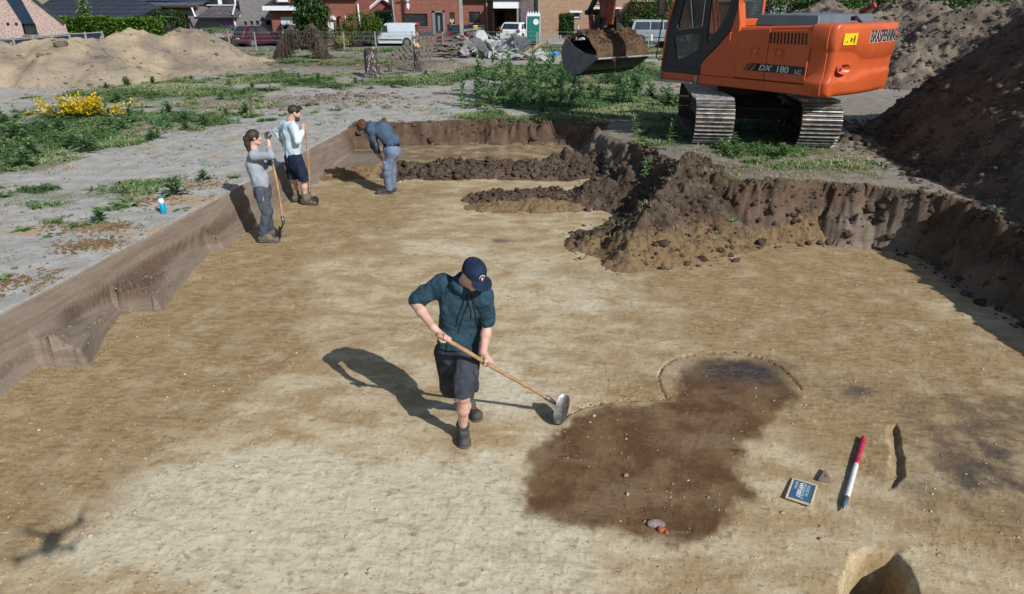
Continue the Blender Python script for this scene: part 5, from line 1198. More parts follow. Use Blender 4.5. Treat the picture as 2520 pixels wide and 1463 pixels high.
def leaves(p, d, L, Wd_, droop=.5, rows=4, prof=(.35, 1, .8, .05), seed=0):
    """p root points, d unit directions, L lengths, Wd_ widths -> arrays"""
    n = len(p); up = np.array([0, 0, 1.0]); side = np.cross(d, up); side /= np.maximum(np.linalg.norm(side, axis=1), 1e-4)[:, None]
    V = np.zeros((n, rows, 2, 3))
    for i in range(rows):
        t = i/(rows-1); c = p+d*(L*t)[:, None]; c[:, 2] -= droop*L*t*t; w = prof[int(round(t*(len(prof)-1)))]
        V[:, i, 0] = c-side*(Wd_*w/2)[:, None]; V[:, i, 1] = c+side*(Wd_*w/2)[:, None]
    V = V.reshape(-1, 3); b = np.arange(n)[:, None]*rows*2
    Q = np.concatenate([np.stack([b[:, 0]+2*i, b[:, 0]+2*i+1, b[:, 0]+2*i+3, b[:, 0]+2*i+2], -1) for i in range(rows-1)])
    return V, Q
def veg_obj(name, V, Q, mat, parent=None, tone=None, rows=4, c0=0):
    o = meshobj(name, V, Q, mat, parent, smooth=False); n = len(V); k = rows*2
    t = rng.random(n//k) if tone is None else tone
    t = np.repeat(t, k); set_attr(o, 'm1', (t, t, t)); return o
def rosette(seed, h, r, nl, up=.6, stem=0):
    g = np.random.default_rng(seed); az = g.random(nl)*2*pi; lv = g.random(nl); el = up*(.35+.9*g.random(nl)); z0 = stem*lv*h
    d = np.stack([np.cos(az)*np.cos(el), np.sin(az)*np.cos(el), np.sin(el)], -1); p = np.stack([d[:, 0]*.01, d[:, 1]*.01, z0], -1)
    L = r*(.65+.5*g.random(nl))*(1-.45*lv*(stem > 0)); return leaves(p, d, L, L*(.20+.1*g.random(nl)), .35)
def weed_proto(seed, h, r, nl, up, stem, m=M_weed, name='weed_plant'):
    V, Q = rosette(seed, h, r, nl, up, stem); return veg_obj(name, V, Q, m, tone=np.clip(np.random.default_rng(seed).normal(.5, .25, nl), 0, 1))
protos = [weed_proto(1, .0, .20, 26, .6, 0), weed_proto(2, .45, .24, 46, .75, 1), weed_proto(3, .7, .22, 54, .9, 1), weed_proto(4, 0, .15, 34, .35, 0), weed_proto(5, .3, .26, 60, .8, .8)]
used = [False]*5
def gh(x, y): return float(ground_h(np.array([x]), np.array([y]))[0][0])
def place_weed(k, x, y, s, label, group=None, z=None):
    o = protos[k]
    if used[k]: o = protos[k].copy(); COL.objects.link(o)
    used[k] = True
    for key in ('group',):
        if key in o: del o[key]
    o.location = (x, y, (gh(x, y) if z is None else z)-.005); o.scale = (s, s, s); o.rotation_euler.z = random.random()*6.28
    return tag(o, label, 'weed', group)
def gp(px, py, z=.6): p = G(px, py, z); return p.x, p.y
c2 = lambda cx, cy: (cx*.3785, 430.6-165.6+cy*.3785)
def c2(cx, cy): return cx*.37846, 430.6+cy*.37846
for cx, cy, k, s, lab in ((1140,130,4,1.15,'large dark green bushy weed just behind the blue bottle'), (845,200,0,1.1,'bright rosette weed left of the blue bottle on pale sand'), (1188,225,3,1.0,'small rosette weed right of the blue bottle near the trench edge'),
    (655,300,4,.8,'broad leafy dandelion clump with seed stalks left of the bottle'), (520,335,0,.95,'bright green leafy clump beside the sand patch, left of the dandelion'), (155,362,0,.85,'dark green rosette weed alone on sand near the left photo edge'),
    (345,390,3,1.1,'flat spreading weed left of the brown sand patch'), (35,145,0,.9,'low weed at the left photo edge on bare sand'), (1325,35,4,.75,'wide leafed weed on ochre sand behind the trench edge'), (1530,20,0,.85,'dark rosette weed on the trench edge left of the ponytailed woman'), (438,270,3,.7,'tiny flat weed above the dandelion clump on grey sand'),
    (15,670,0,.7,'green rosette weed cut by the left photo edge near the trench')):
    x, y = gp(*c2(cx, cy)); place_weed(k, x, y, s, lab)
fl_ = thing('dandelion', 'yellow dandelion flower among the leafy clump on the left bank', 'flower', (*gp(*c2(572, 300)), .60)); m = MB(); m.tube([(0,0,0),(0,0,.10)], .003, 5); m.build('stalk', M_weed, fl_); m = MB(); m.tube([(0,0,.10),(0,0,.112)], [.012,.022], 12); m.build('flower_head', M_broomf, fl_)
for o in [fl_.children[0], fl_.children[1]]: set_attr(o, 'm1', (np.full(len(o.data.vertices), .6),)*3)
def scatter(n, cx, cy, rx, ry, z, ks, s0, s1, label, group, thr=.25):
    c = gp(cx, cy, z); k_ = 0; tries = 0
    while k_ < n and tries < n*30:
        tries += 1; x = c[0]+random.uniform(-rx, rx); y = c[1]+random.uniform(-ry, ry)
        if polyd(np.array([x]), np.array([y]), PITTOP)[0] < .15: continue
        if vegd(np.array([x]), np.array([y]))[0] < thr: continue
        place_weed(random.choice(ks), x, y, random.uniform(s0, s1), label, group); k_ += 1
scatter(120, 1380, 225, 3.4, 4.8, .6, (1,2,4), .9, 1.9, 'tall leafy weed in the dense patch between the trench and the rubble pile', 'tall weeds beyond the far trench edge')
scatter(60, 120, 330, 3.6, 3.6, .6, (1,4,0), .8, 1.5, 'leafy weed in the green patch on the left, near the yellow broom', 'weeds in the patch near the yellow broom')
scatter(30, 560, 215, 7, 4, .6, (0,1,4), .8, 1.3, 'scattered weed on the sandy ground in front of the long sand heap', 'weeds between the sand heap and the stumps', .1)
scatter(10, 1950, 390, 1.5, 1.2, .84, (0,4,3), .7, 1.0, 'weed in the trampled grass in front of the excavator tracks', 'weeds in front of the tracks', .2)
for px, py, z, k, s, lab in ((1648,362,.85,2,.75,'upright pale weed rooted at the slumped bank left of the excavator track'), (1560,330,.7,1,.9,'weed hanging on the broken trench corner below the bucket'), (1590,440,.55,1,.8,'uprooted weed on the shaded face of the mound'), (2350,305,.9,0,1.1,'light green weed at the foot of the shaded heap right of the tracks'), (2290,395,.9,4,.6,'dark weed on the clods at the foot of the shaded heap'), (1415,262,.6,2,.9,'tall single mullein shoot left of the dry grass tuft'),
    (2440,545,.75,4,.8,'weed growing on the rough edge at the right of the trench'), (1805,545,.45,0,.6,'small bright weed growing out of the slumped mound'), (2232,335,.84,3,1,'low weed on bare soil right of the right hand track')):
    x, y = gp(px, py, z); place_weed(k, x, y, s, lab, z=z)
# grass and small ground cover: uncountable
def cover(name, n, bounds, thr, hmin, hmax, wd, label, m, kind='blade', seed=3, yfall=1.4):
    g = np.random.default_rng(seed); P_ = []
    x0, x1, y0, y1 = bounds; tot = 0
    while tot < n:
        y = y0+(y1-y0)*g.random(n)**yfall; x = x0+(x1-x0)*g.random(n)
        x = np.where(np.abs(x) > .9*(y+2.5), np.nan, x); ok = ~np.isnan(x); x = x[ok]; y = y[ok]
        v = vegd(x, y); cl = fbm(x*2.2, y*2.2, 3, 131)*.9; ok = (v+cl > thr+g.random(len(x))*.5) & (v > .02)
        P_.append(np.stack([x[ok], y[ok]], -1)); tot += ok.sum()
        if len(P_) > 60: break
    p = np.concatenate(P_)[:n]; z = ground_h(p[:, 0], p[:, 1])[0]; n = len(p); k = 5
    p = np.repeat(np.column_stack([p, z]), k, 0)+np.column_stack([g.normal(0, .035, (n*k, 2)), np.zeros(n*k)]); N = n*k
    az = g.random(N)*2*pi; el = (.5+g.random(N)*.95) if kind == 'blade' else .25+g.random(N)*.7
    d = np.stack([np.cos(az)*np.cos(el), np.sin(az)*np.cos(el), np.sin(el)], -1); sc = 1+p[:, 1]*.018
    L = (hmin+(hmax-hmin)*g.random(N)**1.5)*np.minimum(sc, 2); Wv = wd*(.6+.8*g.random(N))*sc
    V, Q = leaves(p, d, L, Wv, .45, 3, (1, .8, .15) if kind == 'blade' else (.4, 1, .1))
    base = fbm(p[:, 0]*.7, p[:, 1]*.7, 3, 141)*.9+.42
    o = veg_obj(name, V, Q, m, tone=np.clip(base+g.normal(0, .16, N), 0, 1), rows=3); tag(o, label, 'grass', kind='stuff'); return o
cover('grass', 46000, (-24, 22, 5, 48), .42, .05, .17, .009, 'mixed green and straw grass over the field round the trench', M_grass, seed=5)
cover('ground_cover', 24000, (-24, 20, 5, 46), .50, .07, .20, .035, 'low leafy weeds covering the green patches of the field', M_weed, 'leaf', 6)
cover('roadside_grass', 9000, (-34, 30, 42, 55), .30, .10, .24, .03, 'long grass along the wire fence by the street', M_grass, seed=8, yfall=1)
# dry grass in front of the tracks
def tufts(name, pts, n, h, label, m=M_grass, tone=(.75, .15), wd=.007, seed=9, r=.10, cat='grass tuft'):
    g = np.random.default_rng(seed); P_ = []
    c = np.array(pts)[g.integers(0, len(pts), n)]; p = c+np.column_stack([g.normal(0, r, (n, 2)), np.zeros(n)])
    az = g.random(n)*2*pi; el = .55+g.random(n)*.9; d = np.stack([np.cos(az)*np.cos(el), np.sin(az)*np.cos(el), np.sin(el)], -1)
    V, Q = leaves(p, d, h*(.5+.6*g.random(n)), np.full(n, wd), .5, 3, (1, .8, .2)); o = veg_obj(name, V, Q, m, tone=np.clip(g.normal(*tone, n), 0, 1), rows=3); return tag(o, label, cat)
x, y = gp(1445, 205, .62); tufts('grass_tuft', [(x, y, .62)], 420, .62, 'brown dry rush tuft standing below the bucket', tone=(.85,.15), r=.12, wd=.010)
x, y = gp(1570, 318, .72); tufts('grass_tuft', [(x, y, .74), (x+.25, y, .74)], 500, .36, 'pale straw grass tuft on the broken corner between the trench and the track', tone=(.8,.2), r=.13, seed=10)
g_ = np.random.default_rng(12); pts = [(x, y, gh(x, y)) for x, y in zip(g_.uniform(3.1, 6.1, 260), g_.uniform(10.3, 12.6, 260))]
o = tufts('trampled_grass', pts, 5200, .13, 'trampled straw and green grass in front of the excavator tracks', tone=(.55,.3), r=.06, seed=13, wd=.006, cat='grass'); o['kind'] = 'stuff'
pts = [(x, y, gh(x, y)) for x, y in zip(g_.uniform(-.9, 2.3, 120), g_.uniform(17.2, 17.9, 120))]
o = tufts('edge_grass', pts, 2400, .20, 'grass fringe along the far edge of the trench', tone=(.35,.25), r=.10, seed=14, wd=.012, cat='grass'); o['kind'] = 'stuff'
# yellow broom
bx_, by_ = gp(215, 290, .6); br = thing('broom_bush', 'broom bush covered in bright yellow flowers in front of the sand heap', 'bush', (bx_, by_, .6))
g = np.random.default_rng(21); mb = MB(); tips = []
for k in range(105):
    a = g.random()*2*pi; el = .35+g.random()*.9; L = .45+.55*g.random(); lean = 1.0
    d = Vector((cos(a)*cos(el)*1.35, sin(a)*cos(el)*.8, sin(el)))
    o0 = Vector((g.normal(-.1, .35), g.normal(0, .15), 0)); pts = [o0+d*L*t+Vector((0, 0, -.25*L*t*t)) for t in (0, .33, .66, 1)]
    mb.tube(pts, [.008, .006, .004, .002], 4, cap=False); tips += [(pts[i]*(1-u)+pts[i+1]*u) for i in (0, 1, 2) for u in g.random(18 if i else 5)]
o = mb.build('stems', mat('broom_stem', (.03,.07,.02), (.05,.09,.03)), br)
P_ = np.array([t[:] for t in tips])+g.normal(0, .02, (len(tips), 3)); keep = (P_[:, 2] > .12); P_ = P_[keep]; n = len(P_)
az = g.random(n)*2*pi; el = g.random(n)*1.4; d = np.stack([np.cos(az)*np.cos(el), np.sin(az)*np.cos(el), np.sin(el)], -1)
V, Q = leaves(P_, d, np.full(n, .060), np.full(n, .040), .2, 3, (.6, 1, .5)); veg_obj('flowers', V, Q, M_broomf, br, rows=3)
n2 = 900; P2 = P_[g.integers(0, n, n2)]+g.normal(0, .05, (n2, 3)); P2[:, 2] = np.maximum(P2[:, 2]*.75, .02); az = g.random(n2)*2*pi; d = np.stack([np.cos(az)*.7, np.sin(az)*.7, np.full(n2, .7)], -1); V, Q = leaves(P2, d, np.full(n2, .07), np.full(n2, .018), .3, 3, (.6, 1, .3)); veg_obj('leaves', V, Q, M_shrub, br, rows=3)
# ------------------------------------------------------------------ clods (individual lumps of soil lying about, uncountable crumbs)
def clods(name, P_, r_, mat, label, seed=1, kind='stuff', cat='clods'):
    g = np.random.default_rng(seed); ic = bmesh.new(); bmesh.ops.create_icosphere(ic, subdivisions=1, radius=1); bv = np.array([v.co[:] for v in ic.verts]); bf = np.array([[v.index for v in f.verts] for f in ic.faces]); ic.free()
    n = len(P_); k = len(bv); dis = 1+g.normal(0, .22, (n, k)); sc = np.stack([1+g.random(n)*.5, 1+g.random(n)*.3, .65+g.random(n)*.3], -1)
    a = g.random(n)*2*pi; ca, sa = np.cos(a)[:, None], np.sin(a)[:, None]; v = bv[None]*dis[..., None]*sc[:, None]*r_[:, None, None]
    x = v[..., 0]*ca-v[..., 1]*sa; y = v[..., 0]*sa+v[..., 1]*ca; V = np.stack([x, y, v[..., 2]], -1)+P_[:, None]
    Fc = (bf[None]+np.arange(n)[:, None, None]*k).reshape(-1, 3); o = meshobj(name, V.reshape(-1, 3), Fc, mat); tag(o, label, cat, kind=kind)
    if any(nd.type == 'ATTRIBUTE' for nd in mat.node_tree.nodes): set_attr(o, 'm1', (np.zeros(n*k),)*3)
    return o
def surf(x, y, fn=None):
    z = ground_h(x, y)[0]
    return z if fn is None else np.maximum(z, fn(x, y))
g = np.random.default_rng(31)
x = g.uniform(.8, 6.4, 9000); y = g.uniform(8.1, 14.5, 9000); hm = spoil_mound(x, y); z0 = ground_h(x, y)[0]; ok = (hm > z0-.12) & (hm < 1.1) & (g.random(9000) < np.where(hm > z0, .55, .25)); x, y = x[ok], y[ok]
r_ = g.lognormal(-4.1, .75, len(x)); clods('mound_clods', np.column_stack([x, y, np.maximum(hm[ok], z0[ok])]), np.clip(r_*.75, .004, .075), m_dark, 'loose dark clods lying on and round the slumped mound', 32)
x = g.uniform(-2.6, 2.0, 2600); y = g.uniform(13.3, 14.7, 2600); z = surf(x, y, lambda a, b: ridge_row(a, b, (-2.3, 14.05), (1.6, 14.0), .30, .5, 201)); clods('ridge_clods', np.column_stack([x, y, z])[z > .06], np.clip(g.lognormal(-4.0, .7, len(x)), .006, .08)[z > .06], m_dark, 'dark clods on the long low ridge', 33)
x = g.uniform(-.8, 1.5, 1100); y = g.uniform(11.2, 12.5, 1100); z = surf(x, y, lambda a, b: ridge_row(a, b, (-.5, 11.95), (1.2, 12.0), .22, .36, 211)); clods('ridge_clods', np.column_stack([x, y, z])[z > .05], np.clip(g.lognormal(-3.9, .5, len(x)), .01, .06)[z > .05], m_dark, 'clods on the short ridge in the middle of the trench', 34)
# crumbs along the left wall and over the floor
x = np.concatenate([-5.0+g.random(1500)*.9+g.normal(0, .1, 1500)]); y = g.uniform(4.5, 12, 1500); sdv_ = ground_h(x, y)[1]; ok = (sdv_ < -.22) & (sdv_ > -.75); x, y = x[ok], y[ok]; clods('wall_crumbs', np.column_stack([x, y, surf(x, y)]), np.clip(g.lognormal(-4.9, .5, len(x)), .004, .03), soil_mat('grey_brown_crumbs', (.2,.15,.11), (.3,.23,.17), (.16,.12,.09), 5, .5), 'grey brown crumbs at the foot of the left trench wall', 35)
n = 5200; y = 2.6+10*g.random(n)**1.6; x = (g.random(n)*2-1)*(.74*(y+1.6)); sdv_ = ground_h(x, y)[1]; cl_ = fbm(x*1.3, y*1.3, 3, 36); ok = (sdv_ < -.4) & (cl_+g.random(n)*.5 > .22) & (polyd(x, y, HOLE) > .05); x, y = x[ok], y[ok]
clods('floor_crumbs', np.column_stack([x, y, surf(x, y)]), np.clip(g.lognormal(-5.35, .5, len(x)), .002, .016), mat('pale_crumbs', (.50,.42,.30), (.28,.20,.12), 3, .95), 'scraped crumbs of sand scattered over the trench floor', 37)
gc = g2(1373,1043); dd_ = []
for gr in GROOVE:
    for i in range(len(gr)-1):
        for q in range(26): t = g.random(); dd_.append((gr[i][0]*(1-t)+gr[i+1][0]*t+g.normal(0, .014), gr[i][1]*(1-t)+gr[i+1][1]*t+g.normal(0, .014)))
dd_ = np.array(dd_); clods('groove_crumbs', np.column_stack([dd_, surf(dd_[:, 0], dd_[:, 1])]), np.clip(g.lognormal(-5.5, .4, len(dd_)), .002, .010), m_och, 'crumbs thrown up along the scratched outline', 38)
x = g.uniform(6.2, 10, 3500); y = g.uniform(4, 16, 3500); z = surf(x, y, right_heap); ok = ground_h(x, y)[1] > -.05; clods('heap_clods', np.column_stack([x, y, z])[ok], np.clip(g.lognormal(-3.8, .6, len(x)), .008, .11)[ok], m_right, 'clods strewn over the shaded topsoil heap', 39)
x = g.uniform(6, 24, 5000); y = g.uniform(14, 32, 5000); hf = far_heap(x, y); z0 = ground_h(x, y)[0]; ok = hf > z0-.35; clods('far_clods', np.column_stack([x, y, np.maximum(hf, z0)])[ok], np.clip(g.lognormal(-3.0, .5, len(x)), .02, .2)[ok], m_greyheap, 'clods over the rugged grey brown spoil heap', 40)
x = g.uniform(-30, -10, 1600); y = g.uniform(18, 34, 1600); hf = left_heap(x, y); z0 = ground_h(x, y)[0]; ok = (hf > z0-.1) & (g.random(1600) < .5); clods('sand_heap_clods', np.column_stack([x, y, hf])[ok], np.clip(g.lognormal(-3.2, .55, len(x)), .02, .22)[ok], mat('clod_brown', (.16,.125,.09), (.10,.08,.06), 3, .95), 'brown clods and roots on the pale sand heap', 41)
for i, (px, py, z, s, lab) in enumerate(((2155,313,.84,.17,'largest round dirt clod on the bare soil right of the excavator'), (2118,318,.84,.13,'dark angular dirt clod left of the largest clod right of the tracks'), (2195,300,.84,.12,'dirt clod at the edge of the heap shadow right of the tracks'), (2138,332,.84,.09,'small dirt clod in front of the cluster right of the tracks'), (2075,348,.84,.11,'dirt clod touching the foot of the right hand track'), (2165,375,.84,.06,'lone small clod on the bare soil path'), (2310,395,.8,.10,'clod at the corner of the trench edge and the heap'))):
    x, y = gp(px, py, z); o = clods('dirt_clod', np.array([[0, 0, 0.]]), np.array([s]), m_dark, lab, 60+i, None, 'clod'); o.location = (x, y, gh(x, y)+s*.3)
    md = o.modifiers.new('s', 'SUBSURF'); md.levels = 2; md.render_levels = 2

g = np.random.default_rng(71); n = 500; xl = g.uniform(3.6, 4.65, n); yl = g.uniform(-.85, .85, n); tt_ = (xl-3.53)/1.19
zl = 1.30+.34*np.sin(np.clip(tt_*1.05, 0, 1)*pi)**.6+.33*tt_*(1-np.abs(yl/.92)**4*.6)+np.abs(fbm(xl*6, yl*6, 4, 401))*.14+fbm(xl*2.2, yl*2.2, 3, 402)*.13+.06
o = clods('clods', np.column_stack([xl, yl, zl]), np.clip(g.lognormal(-3.8, .5, n), .01, .06), msoil, None, 72, 'stuff', None); o.parent = so_

# litter, small weeds and sand spills on the left bank
g = np.random.default_rng(51); n = 4200; y = g.uniform(4.5, 19, n); x = -4.0-(y-17.1)*-.1013*0+0-g.random(n)*9; sdv_ = ground_h(x, y)[1]; cl_ = fbm(x*1.1, y*1.1, 3, 52); ok = (sdv_ > .03) & (cl_+g.random(n)*.7 > .25); x, y = x[ok], y[ok]
clods('bank_litter', np.column_stack([x, y, ground_h(x, y)[0]]), np.clip(g.lognormal(-4.9, .55, len(x)), .003, .03), mat('dark_litter', (.075,.065,.055), (.13,.10,.08), 6, .95), 'dark crumbs and dry litter strewn over the pale bank', 53)
def minis(name, n, xr, yr, nl, r0, r1, seed, m, label, tone=(.5,.2), sdmin=.08, extra=None):
    g = np.random.default_rng(seed); x = g.uniform(*xr, n); y = g.uniform(*yr, n); gg = ground_h(x, y); cl = fbm(x*.9, y*.9, 3, seed); ok = (gg[1] > sdmin) & (cl+g.random(n)*.5 > .12); x, y, z = x[ok], y[ok], gg[0][ok]; k = len(x)
    p = np.repeat(np.column_stack([x, y, z]), nl, 0)+np.column_stack([g.normal(0, r1*.8, (k*nl, 2)), np.zeros(k*nl)]); N = len(p); az = g.random(N)*2*pi; el = .15+g.random(N)*.9; d = np.stack([np.cos(az)*np.cos(el), np.sin(az)*np.cos(el), np.sin(el)], -1)
    L = r0+(r1-r0)*g.random(N); V, Q = leaves(p, d, L, L*.22, .4, 3, (.5, 1, .2)); return tag(veg_obj(name, V, Q, m, tone=np.clip(g.normal(*tone, N), 0, 1), rows=3), label, 'weeds', kind='stuff')
minis('small_weeds', 700, (-12, -4), (4.5, 20), 16, .02, .07, 54, M_weed, 'tiny low weeds dotted over the pale left bank', (.45, .25))
minis('small_weeds', 600, (-14, 3), (17, 34), 22, .04, .12, 55, M_weed, 'low weeds dotted over the bare sand beyond the trench', (.5, .25))
minis('small_grass', 1100, (-20, 10), (17, 40), 16, .05, .15, 56, M_grass, 'small grass tufts on the bare sand beyond the trench', (.4, .25))
minis('small_grass', 700, (3, 9), (10.3, 20), 18, .03, .10, 57, M_grass, 'small grass tufts round the excavator', (.45, .3), .15)
g = np.random.default_rng(58); P_ = []
for cx, cy, rx, ry, k in ((600,455,.42,.16,520),(560,340,.45,.2,380),(760,330,.3,.12,160),(1000,165,.5,.25,260),(1300,60,.6,.35,420),(150,700,.6,.25,320)):
    c = gp(*c2(cx, cy)); x = g.normal(c[0], rx*.55, k); y = g.normal(c[1], ry*.8, k); P_.append(np.column_stack([x, y, ground_h(x, y)[0]]))
P_ = np.concatenate(P_); ok = ground_h(P_[:, 0], P_[:, 1])[1] > .03; P_ = P_[ok]; clods('sand_spill', P_, np.clip(g.lognormal(-4.4, .5, len(P_)), .004, .03), m_och, 'ochre sand crumbs spilled on the pale bank', 59)

# broken clods clinging to the rough trench faces, under the turf lip
g = np.random.default_rng(61); n = 26000; x = g.uniform(-4, 6.9, n); y = g.uniform(3.5, 17.6, n); gg = ground_h(x, y); sdv_ = gg[1]; ok = (sdv_ < .10) & (sdv_ > -.62) & ((x > 2.4) | (y > 16.2)) & (g.random(n) < np.where(y > 16, .25, .60)); x, y, z = x[ok], y[ok], gg[0][ok]
clods('face_clods', np.column_stack([x, y, z]), np.clip(g.lognormal(-4.1, .75, len(x)), .005, .085), m_dark, 'dark clods clinging to the rough right and far faces of the trench', 62)
g = np.random.default_rng(63); ang = g.random(420); pts = []
for q in range(420):
    a, b = PITTOP[10+int(ang[q]*4) % 4], PITTOP[11+int(ang[q]*4) % 4]; t = g.random(); xx, yy = a[0]+(b[0]-a[0])*t+g.normal(0, .06), a[1]+(b[1]-a[1])*t+g.normal(0, .06)+.08; pts.append((xx, yy, gh(xx, yy)-.02))
o = tufts('overhanging_roots', pts, 2600, .13, 'dry roots and grass hanging over the broken edge in front of the tracks', tone=(.8, .2), r=.04, seed=64, wd=.005, cat='roots'); o['kind'] = 'stuff'
x = g.uniform(1.0, 6.2, 260); y = g.uniform(8.4, 11.2, 260); hm = spoil_mound(x, y); z0 = ground_h(x, y)[0]; ok = hm > z0+.06; pts = np.column_stack([x, y, hm])[ok]
o = tufts('mound_roots', [tuple(p) for p in pts[:60]], 1500, .14, 'dry roots and grass tangled in the slumped mound', tone=(.7, .25), r=.05, seed=65, wd=.005, cat='roots'); o['kind'] = 'stuff'
# ------------------------------------------------------------------ street side: houses, hedges, trees
def XP(px, Y, z=2.0): return (px-1260)/F*(Y*CP+(HC-z)*SP)
def ZP(py, Y): return W(1260, py, Y).z
def brick(name, c1, c2, mortar, sc=1.0, wash=None, amt=0):
    t = NT(name); b = t.new('ShaderNodeTexBrick'); v = t.map((1,1,1), (R(90), 0, 0)); t.put(b.inputs['Vector'], v)
    t.put(b.inputs['Color1'], c1); t.put(b.inputs['Color2'], c2); t.put(b.inputs['Mortar'], mortar); b.inputs['Scale'].default_value = 1; b.inputs['Brick Width'].default_value = .30*sc; b.inputs['Row Height'].default_value = .10*sc; b.inputs['Mortar Size'].default_value = .010; b.inputs['Bias'].default_value = 0
    c = b.outputs[0]; n = t.noise(2.5, 6, .7); c = t.mix(t.math('MULTIPLY', t.ramp(n, .4, .7), .35), c, tuple(x*.6 for x in c1))
    if wash: c = t.mix(t.ramp(t.noise(9, 5, .7), .42, .58, 0, amt), c, wash)
    return t.done(c, .92, 0, None, .15)
def tiles(name, c1, c2, row=.28):
    t = NT(name); b = t.new('ShaderNodeTexBrick'); t.put(b.inputs['Vector'], t.map((1,1,1), (R(90), 0, 0))); t.put(b.inputs['Color1'], c1); t.put(b.inputs['Color2'], c2); t.put(b.inputs['Mortar'], tuple(x*.35 for x in c1)); b.inputs['Scale'].default_value = 1; b.inputs['Brick Width'].default_value = .26; b.inputs['Row Height'].default_value = row; b.inputs['Mortar Size'].default_value = .02
    c = t.mix(t.ramp(t.noise(3, 5, .7), .5, .75, 0, .5), b.outputs[0], tuple(x*1.9 for x in c1)); return t.done(c, .75, 0, None, .3)
B_pink = brick('pale_washed_brick', (.36,.19,.155), (.46,.30,.26), (.46,.42,.38), 1, (.58,.50,.46), .7); B_red = brick('red_brick', (.225,.072,.050), (.30,.105,.072), (.22,.17,.15)); B_red2 = brick('dark_red_brick', (.20,.062,.045), (.25,.085,.06), (.16,.12,.11))
B_grey = brick('grey_brick', (.20,.19,.195), (.255,.24,.245), (.22,.21,.21)); B_yel = brick('yellow_brown_brick', (.36,.235,.15), (.44,.30,.20), (.24,.16,.14)); B_dk = brick('aubergine_brick', (.14,.10,.12), (.22,.16,.19), (.10,.08,.09))
T_slate = tiles('slate_roof_tiles', (.028,.034,.050), (.038,.045,.062)); T_grey = tiles('weathered_grey_tiles', (.085,.080,.085), (.12,.112,.115), .34)
M_wglass = mat('window_glass', (.015,.020,.026), (.03,.036,.042), 1.2, .08, spec=.8); M_wf = mat('white_pvc', (.78,.80,.82), (.70,.72,.75), 4, .4); M_dkf = mat('anthracite_frame', (.018,.022,.028), (.025,.03,.036), 4, .4); M_sill = mat('blue_stone', (.16,.17,.18), (.22,.23,.24), 6); M_panel = mat('navy_cladding', (.014,.030,.062), (.018,.038,.075), 3, .5); M_conc = mat('weathered_concrete', (.34,.33,.30), (.24,.24,.22), 5, .9, bump=.3, bsc=30); M_zinc = mat('zinc_pipe', (.32,.35,.38), (.25,.27,.3), 6, .45, .5); M_int = mat('dark_interior', (.012,.011,.010), rough=.95)
M_shut = mat('roller_shutter', (.62,.66,.70), (.52,.56,.60), 8, .6)
def facade(h, Y, x0, x1, z0, z1, openings, mt, name='wall', depth=.35, th=6.0, gable=None, extra=True):
    """front wall with real openings; openings = (px0,px1,py0,py1,...)"""
    z0 = z0-1.2 if z0 == GS else z0
    holes = [(XP(a, Y), XP(b, Y), ZP(d, Y), ZP(c, Y)) for a, b, c, d in openings]
    xs = sorted({x0, x1, *[v for hh in holes for v in hh[:2]]}); zs = sorted({z0, z1, *[v for hh in holes for v in hh[2:]]})
    m = MB(); loc = h.location
    for i in range(len(xs)-1):
        for j in range(len(zs)-1):
            cx, cz = (xs[i]+xs[i+1])/2, (zs[j]+zs[j+1])/2
            if any(a < cx < b and c < cz < d for a, b, c, d in holes): continue
            m.add([(xs[i]-loc.x, 0, zs[j]-loc.z), (xs[i+1]-loc.x, 0, zs[j]-loc.z), (xs[i+1]-loc.x, 0, zs[j+1]-loc.z), (xs[i]-loc.x, 0, zs[j+1]-loc.z)], [(0,1,2,3)])
    for a, b, c, d in holes:
        a -= loc.x; b -= loc.x; c -= loc.z; d -= loc.z; D = .18
        m.add([(a,0,c),(a,D,c),(a,D,d),(a,0,d)], [(0,1,2,3)]); m.add([(b,0,c),(b,0,d),(b,D,d),(b,D,c)], [(0,1,2,3)]); m.add([(a,0,d),(a,D,d),(b,D,d),(b,0,d)], [(0,1,2,3)]); m.add([(a,0,c),(b,0,c),(b,D,c),(a,D,c)], [(0,1,2,3)])
    X0, X1, Z0, Z1 = x0-loc.x, x1-loc.x, z0-loc.z, z1-loc.z
    m.add([(X0,0,Z0),(X0,0,Z1),(X0,th,Z1),(X0,th,Z0)], [(0,1,2,3)]); m.add([(X1,0,Z0),(X1,th,Z0),(X1,th,Z1),(X1,0,Z1)], [(0,1,2,3)]); m.add([(X0,th,Z0),(X0,th,Z1),(X1,th,Z1),(X1,th,Z0)], [(0,1,2,3)])
    o = meshobj(name, m.v, m.f, mt, h); return o, [(a-loc.x, b-loc.x, c-loc.z, d-loc.z) for a, b, c, d in holes]
def window(h, hole, fr=M_dkf, gl=M_wglass, bars=0, shut=0, sill=True, name='window', fw=.06, label=None):
    a, b, c, d = hole; m = MB(); y0, y1 = .09, .15
    m.b2((a+.002,y0,c+.002),(a+fw,y1,d-.002)); m.b2((b-fw,y0,c+.002),(b-.002,y1,d-.002)); m.b2((a+fw,y0+.002,c+.002),(b-fw,y1-.002,c+fw)); m.b2((a+fw,y0+.002,d-fw),(b-fw,y1-.002,d-.002))
    for k in range(bars): x = a+(b-a)*(k+1)/(bars+1); m.b2((x-.03,y0+.004,c+fw),(x+.03,y1-.004,d-fw))
    o = m.build(name, fr, h, label=label)
    m = MB(); m.b2((a+fw*.5,.12,c+fw*.5),(b-fw*.5,.13,d-fw*.5)); m.build('pane', gl, o)
    if shut: m = MB(); m.b2((a+.01,.05,d-(d-c)*shut),(b-.01,.085,d-.01)); m.build('shutter', M_shut, o)
    if sill: m = MB(); m.b2((a-.08,-.07,c-.07),(b+.08,.05,c-.004)); m.build('sill', M_sill, o)
    return o
